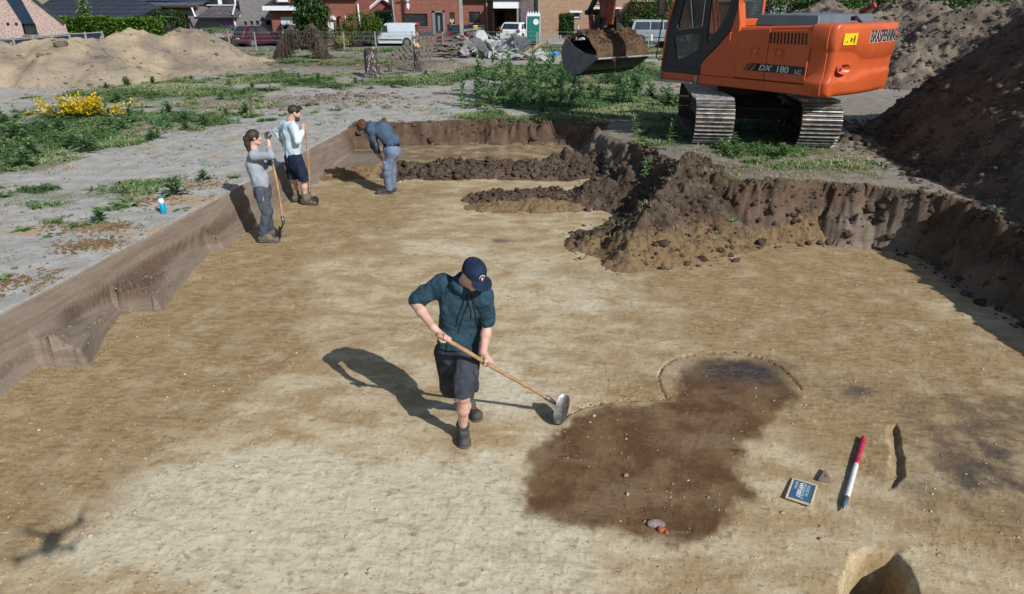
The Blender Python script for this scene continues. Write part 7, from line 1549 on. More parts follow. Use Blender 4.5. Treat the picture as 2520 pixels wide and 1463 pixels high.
# ------------------------------------------------------------------ vehicles
def carpaint(name, c, m=.3): return mat(name, c, tuple(x*.9 for x in c), 3, .28, m, spec=.6)
M_tyre = mat('tyre_rubber', (.015,.015,.016), (.03,.03,.03), 10, .9); M_rim = mat('alloy_rim', (.45,.47,.5), (.35,.36,.38), 10, .35, .7); M_cg = mat('car_glass', (.015,.022,.03), (.03,.04,.05), 2, .06, spec=.9); M_tail = mat('tail_light', (.38,.01,.012), (.3,.01,.012), 10, .2); M_plate = mat('number_plate', (.75,.75,.72), rough=.5); M_trim = mat('black_trim', (.018,.019,.021), (.03,.03,.032), 8, .6)
def car(name, label, cat, px, Y, rz, paint_, L=4.3, Wc=1.75, H=1.5, kind='hatch', plate=True, group='cars parked along the street', trim=None, z=GS):
    """side profile along +x = front; origin on the ground at the centre"""
    t = thing(name, label, cat, (XP(px, Y, 1.0), Y, z), rz, group); h = L/2; w = Wc/2
    if kind == 'van':
        low = [(-h,.35),(-h+.02,.85),(-h+.05,1.05),(h-1.35,1.02),(h-.25,.88),(h-.05,.70),(h,.35),(h-.3,.22),(-h+.2,.22)]; gh_ = [(-h+.06,1.05),(-h+.12,H-.08),(-h+.3,H),(.35,H),(h-1.55,1.02+.35),(h-1.30,1.02)]; gl = [(.15,1.08),(h-1.48,1.08),(h-1.62,1.32),(.55,H-.18),(.2,H-.18)]
    elif kind == 'mpv':
        low = [(-h,.35),(-h+.02,.75),(-h+.06,.98),(h-1.1,1.0),(h-.2,.80),(h-.02,.55),(h-.05,.30),(h-.3,.22),(-h+.2,.22)]; gh_ = [(-h+.08,.98),(-h+.28,H-.06),(-h+.5,H),(.45,H-.02),(h-1.15,1.0)]; gl = [(-h+.30,1.03),(-h+.42,H-.14),(.42,H-.15),(h-1.42,1.04)]
    elif kind == 'estate':
        low = [(-h,.38),(-h+.02,.80),(-h+.08,.93),(h-1.2,.93),(h-.2,.75),(h-.02,.52),(h-.05,.30),(h-.3,.20),(-h+.2,.20)]; gh_ = [(-h+.10,.93),(-h+.42,H-.05),(-h+.7,H),(.15,H-.02),(h-1.25,.93)]; gl = [(-h+.42,.97),(-h+.62,H-.13),(.12,H-.13),(h-1.48,.97)]
    else:
        low = [(-h,.38),(-h+.02,.80),(-h+.10,.96),(h-1.0,.92),(h-.18,.76),(h-.02,.55),(h-.05,.30),(h-.3,.20),(-h+.2,.20)]; gh_ = [(-h+.10,.95),(-h+.50,H-.06),(-h+.85,H),(.05,H-.02),(h-1.15,.93)]; gl = [(-h+.55,.99),(-h+.80,H-.14),(.02,H-.13),(h-1.40,.97)]
    m = MB(); m.prism(rnd(low, .12, 4), -w, w); b = m.build('body', paint_, t, bevel=.05)
    m = MB(); n = len(gh_); k = .84
    ring = rnd(gh_, .12, 4); V_ = [];
    zb = min(p[1] for p in gh_)
    for s in (-1, 1):
        for x, zz in ring: f_ = 1-(1-k)*(zz-zb)/(H-zb); V_.append((x, s*w*.985*f_, zz))
    nn = len(ring); m.add(V_, [tuple(range(nn)), tuple(range(2*nn-1, nn-1, -1))]+[(i, i+nn, (i+1) % nn+nn, (i+1) % nn) for i in range(nn)]); c_ = m.build('cabin', paint_, t, bevel=.03)
    def yat(zz, off): return w*.985*(1-(1-k)*(zz-zb)/(H-zb))+off
    splits = {'van': [0, 1], 'mpv': [0, .40, .72, 1], 'estate': [0, .30, .62, 1], 'hatch': [0, .34, .68, 1]}[kind]
    for s in (-1, 1):
        x0 = min(p[0] for p in gl); x1 = max(p[0] for p in gl)
        for q in range(len(splits)-1):
            a = x0+(x1-x0)*splits[q]+(.035 if q else 0); e_ = x0+(x1-x0)*splits[q+1]-(.035 if q < len(splits)-2 else 0)
            pts = clip_poly(gl, a, e_)
            if len(pts) < 3: continue
            V_ = [(x, s*yat(zz, .006), zz) for x, zz in pts]+[(x, s*yat(zz, -.03), zz) for x, zz in pts]; nn = len(pts)
            mm = MB().add(V_, [tuple(range(nn)), tuple(range(2*nn-1, nn-1, -1))]+[(i, (i+1) % nn, (i+1) % nn+nn, i+nn) for i in range(nn)]); mm.build('side_window', M_cg, c_)
        # door line and handle
        mm = MB(); mm.b2((-.1,s*(w-.002),.80),(.08,s*(w+.02),.84)); mm.build('door_handle', paint_, b)
        if kind != 'van': mm = MB(); mm.b2((.9,s*(w-.002),.78),(1.06,s*(w+.018),.82)) if False else mm.b2((-.12-1.0,s*(w-.002),.80),(-.94,s*(w+.02),.84)); mm.build('door_handle', paint_, b)
        mm = MB(); mm.box((h-1.35, s*(w+.10), 1.02), (.10,.18,.13)); mm.build('mirror', trim or paint_, b, bevel=.02)
        if kind in ('van', 'mpv'): mm = MB(); mm.b2((-h+1.2,s*(w-.004),.46 if kind == 'van' else .48),(h-1.3,s*(w+.016),.58 if kind == 'van' else .53)); mm.build('side_moulding', M_trim, b)
        for xw in (-h+.82, h-.85):
            r_ = .31; mm = MB(); mm.tube([(xw, s*(w-.19), r_), (xw, s*(w-.005), r_), (xw, s*(w+.012), r_)], [r_, r_, r_*.92], 22); ty = mm.build('wheel', M_tyre, t)
            mm = MB(); mm.tube([(xw, s*(w+.006), r_), (xw, s*(w+.020), r_)], [r_*.64, r_*.60], 16); rim = mm.build('rim', M_rim, ty)
            mm = MB(); 
            for a in range(5): an = a*2*pi/5+.5; mm.box((xw+cos(an)*r_*.36, s*(w+.022), r_+sin(an)*r_*.36), (.075,.006,.05), ry=-an)
            mm.build('rim_openings', M_trim, rim)
            mm = MB(); mm.tube([(xw, s*(w-.16), r_+.02), (xw, s*(w+.004), r_+.02)], r_+.065, 22); mm.build('wheel_arch', M_trim, b)
        mm = MB(); mm.b2((-h-.012,s*(w-.26),.74),(-h+.10,s*(w+.004),.95) if kind != 'van' else (-h+.06,s*(w+.004),1.15)); mm.build('tail_light', M_tail, b, bevel=.01)
        mm = MB(); mm.b2((h-.22,s*(w-.32),.62),(h+.005,s*(w-.02),.76)); mm.build('headlight', M_rod, b, bevel=.02)
    # rear and front screens
    def screen(p0, p1, nm, out):
        (xa, za), (xb, zb_) = p0, p1; V_ = []
        for x, zz in ((xa, za), (xb, zb_)):
            for s in (-1, 1): V_.append((x+out, s*(yat(zz, 0)-.10), zz)); 
        V_ += [(x-out*3, y, z_) for x, y, z_ in V_]; MB().add(V_, [(0,1,3,2),(4,6,7,5),(0,4,5,1),(2,3,7,6),(0,2,6,4),(1,5,7,3)]).build(nm, M_cg, c_)
    g0, g1, gf0, gf1 = gh_[0], gh_[1], gh_[-1], gh_[-2]
    lerp = lambda a, b_, u: (a[0]+(b_[0]-a[0])*u, a[1]+(b_[1]-a[1])*u)
    screen(lerp(g0, g1, .12), lerp(g0, g1, .92), 'rear_window', -.02); screen(lerp(gf0, gf1, .06), lerp(gf0, gf1, .88), 'windscreen', .025)
    mm = MB(); mm.b2((-h-.03,-w+.04,.28),(-h+.15,w-.04,.48)); mm.build('rear_bumper', trim or paint_, b, bevel=.03)
    mm = MB(); mm.b2((h-.15,-w+.06,.24),(h+.02,w-.06,.46)); mm.build('front_bumper', trim or paint_, b, bevel=.03)
    if plate: mm = MB(); mm.b2((-h-.045,-.26,.55 if kind != 'hatch' else .60),(-h-.028 if False else -h+.01,.26,.67 if kind != 'hatch' else .71)); mm.build('number_plate', M_plate, b)
    return t
def clip_poly(P_, a, b):
    def cl(P_, f, inside):
        out = []
        for i in range(len(P_)):
            p, q = P_[i-1], P_[i]
            if inside(p[0]) != inside(q[0]): t = (f-p[0])/(q[0]-p[0]); out.append((f, p[1]+(q[1]-p[1])*t))
            if inside(q[0]): out.append(q)
        return out
    P_ = cl(P_, a, lambda x: x >= a); return cl(P_, b, lambda x: x <= b) if P_ else []
C_silver = carpaint('silver_paint', (.38,.43,.49), .4); C_white = carpaint('white_paint', (.74,.76,.78), 0); C_red = carpaint('dark_red_paint', (.075,.008,.020)); C_blk = carpaint('dark_violet_paint', (.020,.018,.040)); C_navy = carpaint('dark_blue_paint', (.018,.030,.055)); C_ice = carpaint('pale_blue_silver_paint', (.60,.67,.74), .15)
car('parked_car', 'silver blue estate car seen from behind at the grey garage door', 'car', 484, 59.5, R(50), C_silver, L=4.1, H=1.5, kind='estate', z=-.25)
car('parked_car', 'dark red car parked tail out in front of the small square windows', 'car', 637, 59.5, R(50), C_red, L=4.0, H=1.6, kind='hatch', z=-.06)
car('parked_car', 'dark blue car mostly hidden behind the white van', 'car', 940, 61.7, R(180), C_navy, L=4.2, H=1.45, kind='hatch', plate=False, z=-.05)
car('parked_van', 'pale silver small van with black side moulding parked by the fence', 'van', 963, 59.6, R(180), C_ice, L=4.4, H=1.80, kind='van', trim=M_trim, z=-.05)
car('parked_car', 'dark violet car behind the concrete pole beside the yellow bin', 'car', 1143, 59.3, R(80), C_blk, L=3.7, H=1.5, kind='hatch', z=.12)
car('parked_car', 'white hatchback seen from behind beside the green toilet cabin', 'car', 1273, 59.6, R(68), C_white, L=3.5, H=1.5, kind='hatch', z=.32)
car('parked_car', 'dark blue hatchback partly hidden by the excavator stick', 'car', 1478, 60, R(180), C_navy, L=4.0, H=1.45, kind='hatch', plate=False, z=.36)
car('parked_car', 'silver people carrier with red side line left of the cab', 'car', 1622, 53, R(0), C_silver, L=4.7, H=1.70, kind='mpv', z=.46)
# ------------------------------------------------------------------ street furniture, rubble, small finds
M_post = mat('grey_wire_post', (.33,.33,.30), (.24,.24,.22), 6, .9); M_wire = mat('galvanised_wire', (.40,.42,.42), (.3,.3,.3), 4, .5, .5)
# concrete and panel fence left
f = thing('panel_fence', 'concrete post fence with black panels in front of the pale brick house', 'fence', (XP(130,36), 36, GS)); fx = lambda px: XP(px,36)-f.location.x
tops = [(-20,93),(27,91.5),(78,88),(125,84),(168,80.5),(208,79),(250,76.5)]
for i, (px, py) in enumerate(tops):
    zt = ZP(py,36)-GS; m = MB(); m.box((fx(px),0,zt/2), (.085,.10,zt), top=(.9,.9)); m.build('post', M_conc, f, bevel=.01)
    if i: 
        a, b = fx(tops[i-1][0])+.05, fx(px)-.05; z0_, z1_ = ZP(tops[i-1][1],36)-GS, zt
        m = MB(); m.add([(a,.01,.0),(b,.01,.0),(b,.01,z1_-.14),(a,.01,z0_-.14),(a,.03,.0),(b,.03,.0),(b,.03,z1_-.14),(a,.03,z0_-.14)], [(0,1,2,3),(7,6,5,4),(0,4,5,1),(1,5,6,2),(2,6,7,3),(3,7,4,0)]); m.build('panel', M_panel, f)
        m = MB(); m.tube([(a,.0,z0_-.08),(b,.0,z1_-.08)], .035, 4); m.build('rail', M_conc, f)
f = thing('wire_fence', 'low wire fence on thin posts in front of the black panel fence', 'fence', (XP(150,33.5), 33.5, GS)); fx = lambda px: XP(px,33.5)-f.location.x; pv = None
for px, py in ((20,104),(75,99),(185,93),(245,90),(287,77),(302,87),(322,76),(353,73)):
    zt = ZP(py,33.5)-GS; m = MB(); m.box((fx(px),0,zt/2), (.06,.06,zt), ry=.03); m.build('post', M_post, f)
    if pv: m = MB(); m.tube([(fx(pv[0]),0,pv[1]*.8),((fx(pv[0])+fx(px))/2,0,(pv[1]+zt)*.36),(fx(px),0,zt*.8)], .008, 4); m.build('wire', M_wire, f)
    pv = (px, zt)
# long wire fence along the street
f = thing('wire_fence', 'long wire mesh fence on pale posts between the field and the parked cars', 'fence', (XP(900,50), 50, GS)); fx = lambda px: XP(px,50)-f.location.x; xs_ = []
for i, px in enumerate((493,557,622,693,767,842,921,1011,1088,1170,1250,1330,1420,1510,1600)):
    m = MB(); hh = .86+.04*sin(i*2.1); m.box((fx(px),0,hh/2-.3), (.07,.07,hh+.6), ry=.03*sin(i*3)); m.build('post', M_post, f); xs_.append(fx(px))
for zz in (.82, .55, .28): m = MB(); m.tube([(x, 0, zz+.015*sin(i*2)) for i, x in enumerate(xs_)], .010, 4); m.build('wire', M_wire, f)
m = MB(); 
for k in range(140): x = xs_[0]+(xs_[8]-xs_[0])*k/140; m.box((x, 0, .45), (.006, .006, .75))
m.build('mesh_wires', M_wire, f)['kind'] = 'stuff'
u = thing('utility_pole', 'tall grey concrete pole in front of the red brick house', 'pole', (XP(1137,56), 56, GS)); m = MB(); m.box((-.10,0,4.5), (.30,.30,9.4), top=(.6,.6), ry=R(-.8)); m.build('shaft', M_conc, u, bevel=.02); m = MB(); m.box((-.16,0,8.6),(1.2,.1,.1)); m.build('crossarm', M_conc, u)
for px, py, hgt, lab in ((1019,100,1.2,'thin white marker post with orange foot right of the van'), (1425,100,1.2,'red and white stake beside the toilet cabin')):
    t = thing('marker_post', lab, 'post', (XP(px if px < 1400 else 1424,53), 53, GS)); m = MB(); m.tube([(0,0,0),(0,0,hgt*.3)], .03, 6); m.build('foot', mat('orange_red', (.5,.10,.03)), t); m = MB(); m.tube([(0,0,hgt*.3),(0,0,hgt)], .028, 6); m.build('shaft', M_white, t)
t = thing('marker_post', 'short green and white plastic marker in front of the silver people carrier', 'post', (XP(1606,50), 50, GS)); m = MB(); m.tube([(0,0,0),(0,0,.25)], .09, 8); m.build('foot', mat('green_plastic', (.02,.25,.14)), t); m = MB(); m.tube([(0,0,.25),(0,0,.62),(0,0,.66)], [.09,.09,.05], 8); m.build('cap', M_white, t)
# wheelie bins
for px, c, lab in ((1168,(.75,.62,.02),'yellow wheelie bin against the red brick house'), (1184,(.05,.065,.085),'dark grey wheelie bin beside the yellow one')):
    mt_ = mat('bin_plastic_%d' % px, c, tuple(q*.9 for q in c), 5, .5); t = thing('wheelie_bin', lab, 'bin', (XP(px,60.3), 60.3, .48)); m = MB(); m.box((0,0,.5), (.48,.55,.9), top=(1.15,1.2)); m.build('body', mt_, t, bevel=.03); m = MB(); m.box((0,-.02,1.0), (.60,.72,.08), top=(.9,.85), rx=-.06); m.build('lid', mt_, t, bevel=.02)
    for s in (-.2,.2): m = MB(); m.tube([(s-.03,.32,.10),(s+.03,.32,.10)], .10, 12); m.build('wheel', M_tyre, t)
# toilet cabin
t = thing('toilet_cabin', 'green portable toilet cabin with white roof and round badge', 'toilet cabin', (XP(1312,59.5), 59.5, .22)); Gp = mat('green_cabin_plastic', (.010,.135,.115), (.012,.16,.135), 3, .45)
m = MB(); m.box((0,0,1.02), (1.10,1.1,2.0)); m.build('walls', Gp, t, bevel=.02)
for s in (-.55,.55): m = MB(); m.box((s,-.53,1.02), (.07,.09,2.02)); m.build('corner_post', M_shut, t)
m = MB(); m.box((0,0,2.14), (1.18,1.18,.24), top=(.92,.9)); m.build('roof', M_shut, t, bevel=.05)
for k in range(5): m = MB(); m.tube([(-.44+k*.22,-.5,2.10),(-.44+k*.22,-.46,2.32),(-.44+k*.22,.4,2.34)], .06, 6); m.build('roof_rib', M_wf, t, smooth=True)
m = MB(); m.b2((-.45,-.59,.08),(.45,-.552,1.9)); d = m.build('door', Gp, t, bevel=.015)
for a, b in (((-.4,1.15),(-.1,.85)),((-.1,.85),(.38,1.0)),((-.4,.7),(0,.2)),((.05,.55),(.38,.15))): m = MB(); m.tube([(a[0],-.595,a[1]),(b[0],-.595,b[1])], .02, 5); m.build('moulded_rib', Gp, d)
m = MB(); m.tube([(.22,-.59,1.62),(.22,-.605,1.62)], .23, 24); bd = m.build('badge', M_wf, d); V_, F_ = text_mesh('Lohman', .11, .001, .3); MB().add([(x+.04, -.607-z-.001, 1.60+y+x*.25) for x, y, z in V_], F_).build('badge_lettering', M_dkf, bd)
# grey picket and concrete strip
t = thing('picket_fence', 'short weathered grey picket fence beside the toilet cabin', 'fence', (XP(1350,56.5), 56.5, .25))
for k in range(12): m = MB(); m.box((-.9+k*.17,0,.45-.01*k), (.09,.03,.9-.02*k)); m.build('picket', M_post, t)
m = MB(); m.box((0,.03,.6), (2.1,.03,.07)); m.build('rail', M_post, t)
t = thing('garden_kerb', 'low pale concrete kerb in front of the yellow brick house', 'wall', (XP(1450,56.5), 56.5, .25)); m = MB(); m.box((0,0,.14), (6.5,.2,.30)); m.build('kerb_stones', M_conc, t)
rd = MB(); rd.b2((-60,57.5,-.6),(60,68,-.03)); o = rd.build('road', mat('asphalt_and_paving', (.13,.13,.13), (.20,.195,.19), 1.2, .9)); tag(o, kind='structure')
t = thing('flower_bed', 'purple flowers and leaves above the low garden wall of the grey house', 'flowers', (XP(560,60.5), 60.5, .35)); foliage('leaves', t, [((0,0,.85),(2.2,.4,.22)), ((-2.2,0,.7),(.8,.4,.2)), ((1.9,0,.85),(.7,.4,.25))], 1600, .14, M_weed, 601); foliage('flowers', t, [((.2,0,1.12),(1.1,.25,.12))], 160, .10, leaf_mat('purple_petals', [(.14,.02,.30),(.22,.05,.42)]), 602)
t = thing('garden_shrub', 'yellow flowering low shrub right of the leftmost root stump', 'shrub', (XP(708,56), 56, .2)); foliage('foliage', t, [((0,0,.3),(.9,.4,.35))], 500, .13, leaf_mat('yellow_green_leaves', [(.3,.3,.02),(.5,.45,.04)]), 603)
t = thing('garden_shrub', 'small yellow green shrub beneath the arched white porch', 'shrub', (XP(839,56.5), 56.5, .2)); foliage('foliage', t, [((0,0,.3),(.5,.4,.4))], 300, .13, leaf_mat('lime_leaves', [(.2,.25,.02),(.45,.42,.04)]), 604)
# upturned root stumps
M_root = mat('tangled_roots', (.085,.065,.05), (.05,.038,.03), 6, .95, bump=.9, bsc=14, bd=.05)
def rootstump(px, py, Y, lean, hgt, label, seed):
    b = G(px, py, GS); t = thing('root_stump', label, 'stump', (b.x, b.y, GS)); g = np.random.default_rng(seed); s = b.y/38
    m = MB(); top = Vector((lean, .0, hgt)); m.tube([(0,0,-.05),(lean*.25,0,hgt*.35),(lean*.6,0,hgt*.7),top], [.36*s,.34*s,.24*s,.16*s], 10); m.build('root_ball', M_root, t, smooth=True)
    m = MB()
    for k in range(260):
        u = g.random(); c = Vector((lean*u, 0, hgt*u*.95)); a = g.random()*2*pi; r0 = (.24-.12*u)*s; o_ = Vector((cos(a), sin(a), 0)); L = (.25+.45*g.random())*s
        m.tube([c+o_*r0*.7, c+o_*(r0+L*.45)+Vector((0,0,-.06)), c+o_*(r0+L*.55)+Vector((g.normal(0,.08), 0, -.55*L-.1))], [.030*s,.018*s,.006*s], 4, cap=False)
    m.build('roots', M_root, t); return t
rootstump(690, 146, 38, .85, 1.60, 'left of two upturned stumps, a leaning cone of tangled roots', 71); rootstump(796, 146, 38, -.50, 1.72, 'right of two upturned stumps, leaning to the left with trailing roots', 72)
# birch stumps
def bark_mat():
    t = NT('birch_bark'); n = t.noise(3, 6, .7, t.map((2.5,2.5,1))); c = t.mix(t.ramp(t.noise(5, 5, .7, t.map((3,3,1.2), loc=(2,1,5))), .55, .62), (.075,.062,.055), (.50,.50,.50)); c = t.mix(t.ramp(n, .5, .6, 0, .8), c, (.03,.026,.024)); return t.done(c, .9, 0, t.bump(t.noise(9, 6, .7, t.map((2,2,.6))), .9, .05), .2)
M_birch = bark_mat(); M_cut = mat('fresh_cut_wood', (.58,.40,.22), (.46,.29,.14), 8, .8, bump=.4, bsc=30)
def stump(px, py, wpx, hpx, label, seed, name='tree_stump'):
    b = G(px, py, GS); d = b.y*CP+(HC-GS)*SP; r = wpx/F*d/2; hh = hpx/F*d*1.0; g = np.random.default_rng(seed); t = thing(name, label, 'stump', (b.x, b.y, GS-.03)); m = MB(); n = 22; rows = 12; V_ = []
    for i in range(rows+1):
        u = i/rows
        for k in range(n):
            a = 2*pi*k/n; rr = r*(1+.55*max(0, 1-u*4.5)**1.5*(1+.5*sin(a*5+seed)))*(1-.08*u)*(1+.07*sin(a*3+seed+u*2)+g.normal(0, .018)); zt = hh*(1+.10*cos(a+seed)+.05*g.normal()) if i == rows else hh*u
            V_.append((rr*cos(a), rr*sin(a), zt))
    F_ = [(i*n+k, i*n+(k+1) % n, (i+1)*n+(k+1) % n, (i+1)*n+k) for i in range(rows) for k in range(n)]; m.add(V_, F_); m.build('bark', M_birch, t, smooth=True)
    m = MB(); top = V_[-n:]; c = (0,0,hh*1.0); m.add([tuple(Vector(v)*.93+Vector((0,0,hh*.075)) if False else (v[0]*.95, v[1]*.95, v[2]+.004)) for v in top]+[(0,0,hh*1.02)], [(k, (k+1) % n, n) for k in range(n)]); m.build('cut_face', M_cut, t); return t
stump(917, 188, 36, 62, 'thick birch stump with a rough pale cut top, in front of the van', 1); stump(1028, 174, 16, 60, 'slim birch stump beside the collapsed pallets', 4); stump(960, 177, 9, 17, 'small broken stump between the two birch stumps', 7)
for px, py, w_, h_, lab in ((918,178,0,0,''),):
    pass
# rubble: pallets, planks, plasterboard
M_old = mat('weathered_planks', (.20,.175,.15), (.11,.095,.08), 5, .9, bump=.4, bsc=30); M_plast = mat('broken_plaster_sheet', (.46,.475,.48), (.27,.275,.275), 3, .9); M_dsl = mat('dark_slab', (.10,.11,.125), (.07,.075,.085), 4, .8)
g = np.random.default_rng(81)
def pallet(px, py, rx, ry, rz, label, sx=1.1):
    b = G(px, py, GS); t = thing('pallet', label, 'pallet', (b.x, b.y, GS)); M_ = Matrix.Rotation(rz,3,'Z') @ Matrix.Rotation(ry,3,'Y') @ Matrix.Rotation(rx,3,'X')
    def bb(c, d, nm):
        m = MB(); m.box(c, d); m.v = [tuple(M_ @ Vector(v)) for v in m.v]; zmin = 0; m.build(nm, M_old, t)
    for k in range(6): bb((-.5*sx+k*.2*sx, .6, .05), (.11, 1.2, .025), 'slat')
    for k in range(3): bb((0, .08+k*.52, .0), (1.1*sx, .10, .08), 'bearer')
    return t
pallet(1038, 148, R(72), 0, R(-14), 'upright weathered pallet leaning in the rubble pile behind the slim stump'); pallet(1003, 150, R(28), R(-28), R(20), 'tilted pallet lying left of the slim birch stump')
def pieces(cnt, x0, x1, ya, yb, z0, z1, dims, m_, name, label, cat, group, seed, tilt=.5, flat=False):
    g = np.random.default_rng(seed); first = None
    for k in range(cnt):
        b = G(g.uniform(x0, x1), g.uniform(ya, yb), GS); u = 0; hx = (g.random()); z = GS+z0+(z1-z0)*g.random()
        d = [dims[i][0]+(dims[i][1]-dims[i][0])*g.random() for i in range(3)]; mm = MB()
        if flat:
            n = int(g.integers(5, 7)); P_ = [(cos(2*pi*i/n)*d[0]/2*(.7+.5*g.random()), sin(2*pi*i/n)*d[1]/2*(.7+.5*g.random())) for i in range(n)]; mm.prism(P_, 0, d[2], 'z')
        else: mm.box((0,0,0), d)
        o = mm.build(name, m_); o.location = (b.x, b.y, z); o.rotation_euler = (g.normal(0, tilt), g.normal(0, tilt), g.random()*6.28 if flat else g.choice([0, 1.57])*.4+g.normal(0, .5)); tag(o, label, cat, group)
pieces(42, 1068, 1148, 128, 148, .05, .95, ((.7,1.6),(.09,.14),(.03,.06)), M_old, 'plank', 'loose weathered plank in the stack behind the slim birch stump', 'plank', 'loose planks in the rubble pile', 82, .28)
pieces(14, 1140, 1180, 125, 146, .1, 1.3, ((.6,1.3),(.1,.2),(.03,.05)), M_old, 'plank', 'dark plank standing among the broken plaster sheets', 'plank', 'planks standing in the plaster rubble', 83, .9)
pieces(46, 1140, 1245, 128, 148, .05, .85, ((.35,.95),(.25,.7),(.03,.06)), M_plast, 'plaster_slab', 'broken pale plaster slab in the rubble pile', 'slab', 'broken plaster slabs', 84, .6, True); pieces(44, 1200, 1350, 138, 149, .02, .35, ((.3,.9),(.2,.6),(.03,.06)), M_plast, 'plaster_slab', 'flat pale plaster fragment at the right of the rubble pile', 'slab', 'flat plaster fragments', 85, .25, True)
pieces(16, 1140, 1290, 132, 147, .1, .8, ((.5,1.0),(.2,.5),(.05,.08)), M_dsl, 'dark_slab', 'dark grey slab leaning in the plaster rubble', 'slab', 'dark slabs in the rubble', 86, .9)
def slab(px, py, Y, size, rot, z, m_, label):
    mm = MB(); mm.prism([(-size[0]/2,-size[1]/2),(size[0]/2,-size[1]*.4),(size[0]*.42,size[1]*.3),(size[0]*.1,size[1]/2),(-size[0]*.35,size[1]*.45),(-size[0]/2,size[1]*.1)], 0, .07, 'z'); o = mm.build('plaster_slab', m_); b = G(px, py, GS); o.location = (b.x, b.y, GS+z); o.rotation_euler = rot; tag(o, label, 'slab')
slab(1185, 140, 0, (.8,1.3), (R(70),R(10),R(14)), .75, M_plast, 'tallest pale slab standing upright in the rubble pile'); slab(1250, 135, 0, (1.6,.9), (R(20),R(4),R(5)), .55, M_plast, 'wide pale slab lying on top at the right of the rubble'); slab(1192, 146, 0, (1.6,.5), (R(60),R(48),0), .45, M_dsl, 'long dark slab tilted steeply across the front of the rubble')
t = thing('timber_beam', 'long brown plank propped diagonally on the pale plaster sheets', 'plank', (*G(1290,145,GS)[:2], GS)); m = MB(); a = G(1272,147,GS)-t.location; b = W(1332,108,G(1300,140,GS).y)-t.location; m.tube([a, b], .11, 4); m.build('beam', mat('brown_beam', (.28,.20,.14), (.2,.14,.1), 5), t)
M_bag = mat('white_plastic_sheet', (.62,.72,.76), (.5,.6,.64), 6, .35)
def bag(px, py, z, s, label, mt_=M_bag, seed=1):
    f_ = SDF((-s,-s,-.05), (s,s,s), s/22); f_.ell((0,0,s*.25), (s*.7,s*.5,s*.35), .03); f_.ell((s*.3,0,s*.1), (s*.4,s*.4,s*.2), .03); f_.wrinkle(s*.20, 2.2/s, seed, (1,1,1), 3)
    V_, Q_ = f_.mesh(); o = meshobj('plastic_bag', V_, Q_, mt_, smooth=True); b = G(px, py, z); o.location = (b.x, b.y, z); tag(o, label, 'plastic')
bag(1442, 108, .6, .75, 'pale blue plastic sheeting heaped at the right end of the rubble'); bag(1716, 218, .75, .28, 'crumpled white plastic in the grass left of the excavator track', seed=3); bag(1363, 136, .6, .35, 'bright blue plastic scrap in the grass below the bucket', mat('blue_plastic', (.04,.20,.55), (.05,.25,.6), 5, .4), 5)
# low dirt mounds in the field, as in the photograph
for px, py, a_, b_, h_, lab in ((1080,165,1.9,.9,.30,'low pile of dry brush in front of the planks'), (1560,88,1.2,.6,.0,''),):
    if h_: 
        b = G(px, py, GS); o = patch_mesh('brush_pile', b.x-2.2, b.x+2.2, b.y-1.2, b.y+1.2, .06, lambda x, y: .55+h_*(1-((x-b.x)/a_)**2-((y-b.y)/b_)**2)+np.abs(fbm(x*5, y*5, 3, 7))*.15, m_greyheap, lab, 'brush', attr=lambda x, y, z: (z*0,)*3)
for px, py, lab in ((1690,82,'brown brush heap left of the cab behind the field'),(1760,86,'brown brush heap seen through the cab')):
    b = G(px, py+20, GS); o = patch_mesh('brush_heap', b.x-2.4, b.x+2.4, b.y-1.5, b.y+1.5, .08, lambda x, y: .5+.75*(1-((x-b.x)/2)**2-((y-b.y)/1.1)**2)+np.abs(fbm(x*4, y*4, 3, 7))*.3, m_greyheap, lab, 'brush', attr=lambda x, y, z: (z*0,)*3)
for px, py, rz, lab in ((890,238,.3,'short log on the bare sand behind the bearded man'), (975,215,-.4,'grey log half buried beyond the trench')):
    b = G(px, py, .6); t = tag(MB().tube([(-.22,0,.05),(0,.02,.07),(.24,0,.05)], [.05,.055,.04], 8).build('log', M_old, smooth=True), lab, 'log'); t.location = (b.x, b.y, gh(b.x, b.y)); t.rotation_euler.z = rz
# rough spots of dug soil in the left field
g = np.random.default_rng(91); P_ = []; 
for px, py, rx, ry, k in ((870,238,1.6,.7,240),(780,245,1.2,.5,130),(560,262,2.0,.6,160),(930,262,1.5,.4,60),(350,312,1.2,.4,120)):
    c = gp(px, py); x = g.normal(c[0], rx*.6, k); y = g.normal(c[1], ry, k); P_.append(np.column_stack([x, y, ground_h(x, y)[0]]))
P_ = np.concatenate(P_); clods('field_clods', P_, np.clip(g.lognormal(-3.4, .6, len(P_)), .01, .12), mat('grey_clods', (.20,.16,.13), (.12,.095,.075), 3, .95), 'grey brown clods strewn over the bare sand beyond the trench', 92)
# bottle
b = G(403, 524, .6); t = thing('bottle', 'blue and white drinking bottle standing on the sand at the left', 'bottle', (b.x, b.y, gh(b.x, b.y)))
Mb = mat('cyan_bottle', (.0,.30,.50), (.0,.27,.46), 5, .3); m = MB(); m.tube([(0,0,0),(0,0,.012),(0,0,.15),(0,0,.152)], [.034,.038,.038,.036], 20); m.build('body', Mb, t, smooth=True)
m = MB(); m.tube([(0,0,.151),(0,0,.20),(0,0,.225),(0,0,.23)], [.0382,.0382,.028,.020], 20); m.build('shoulder', M_wf, t, smooth=True); m = MB(); m.tube([(0,0,.229),(0,0,.265),(0,0,.268)], [.024,.024,.019], 16); m.build('cap', Mb, t)
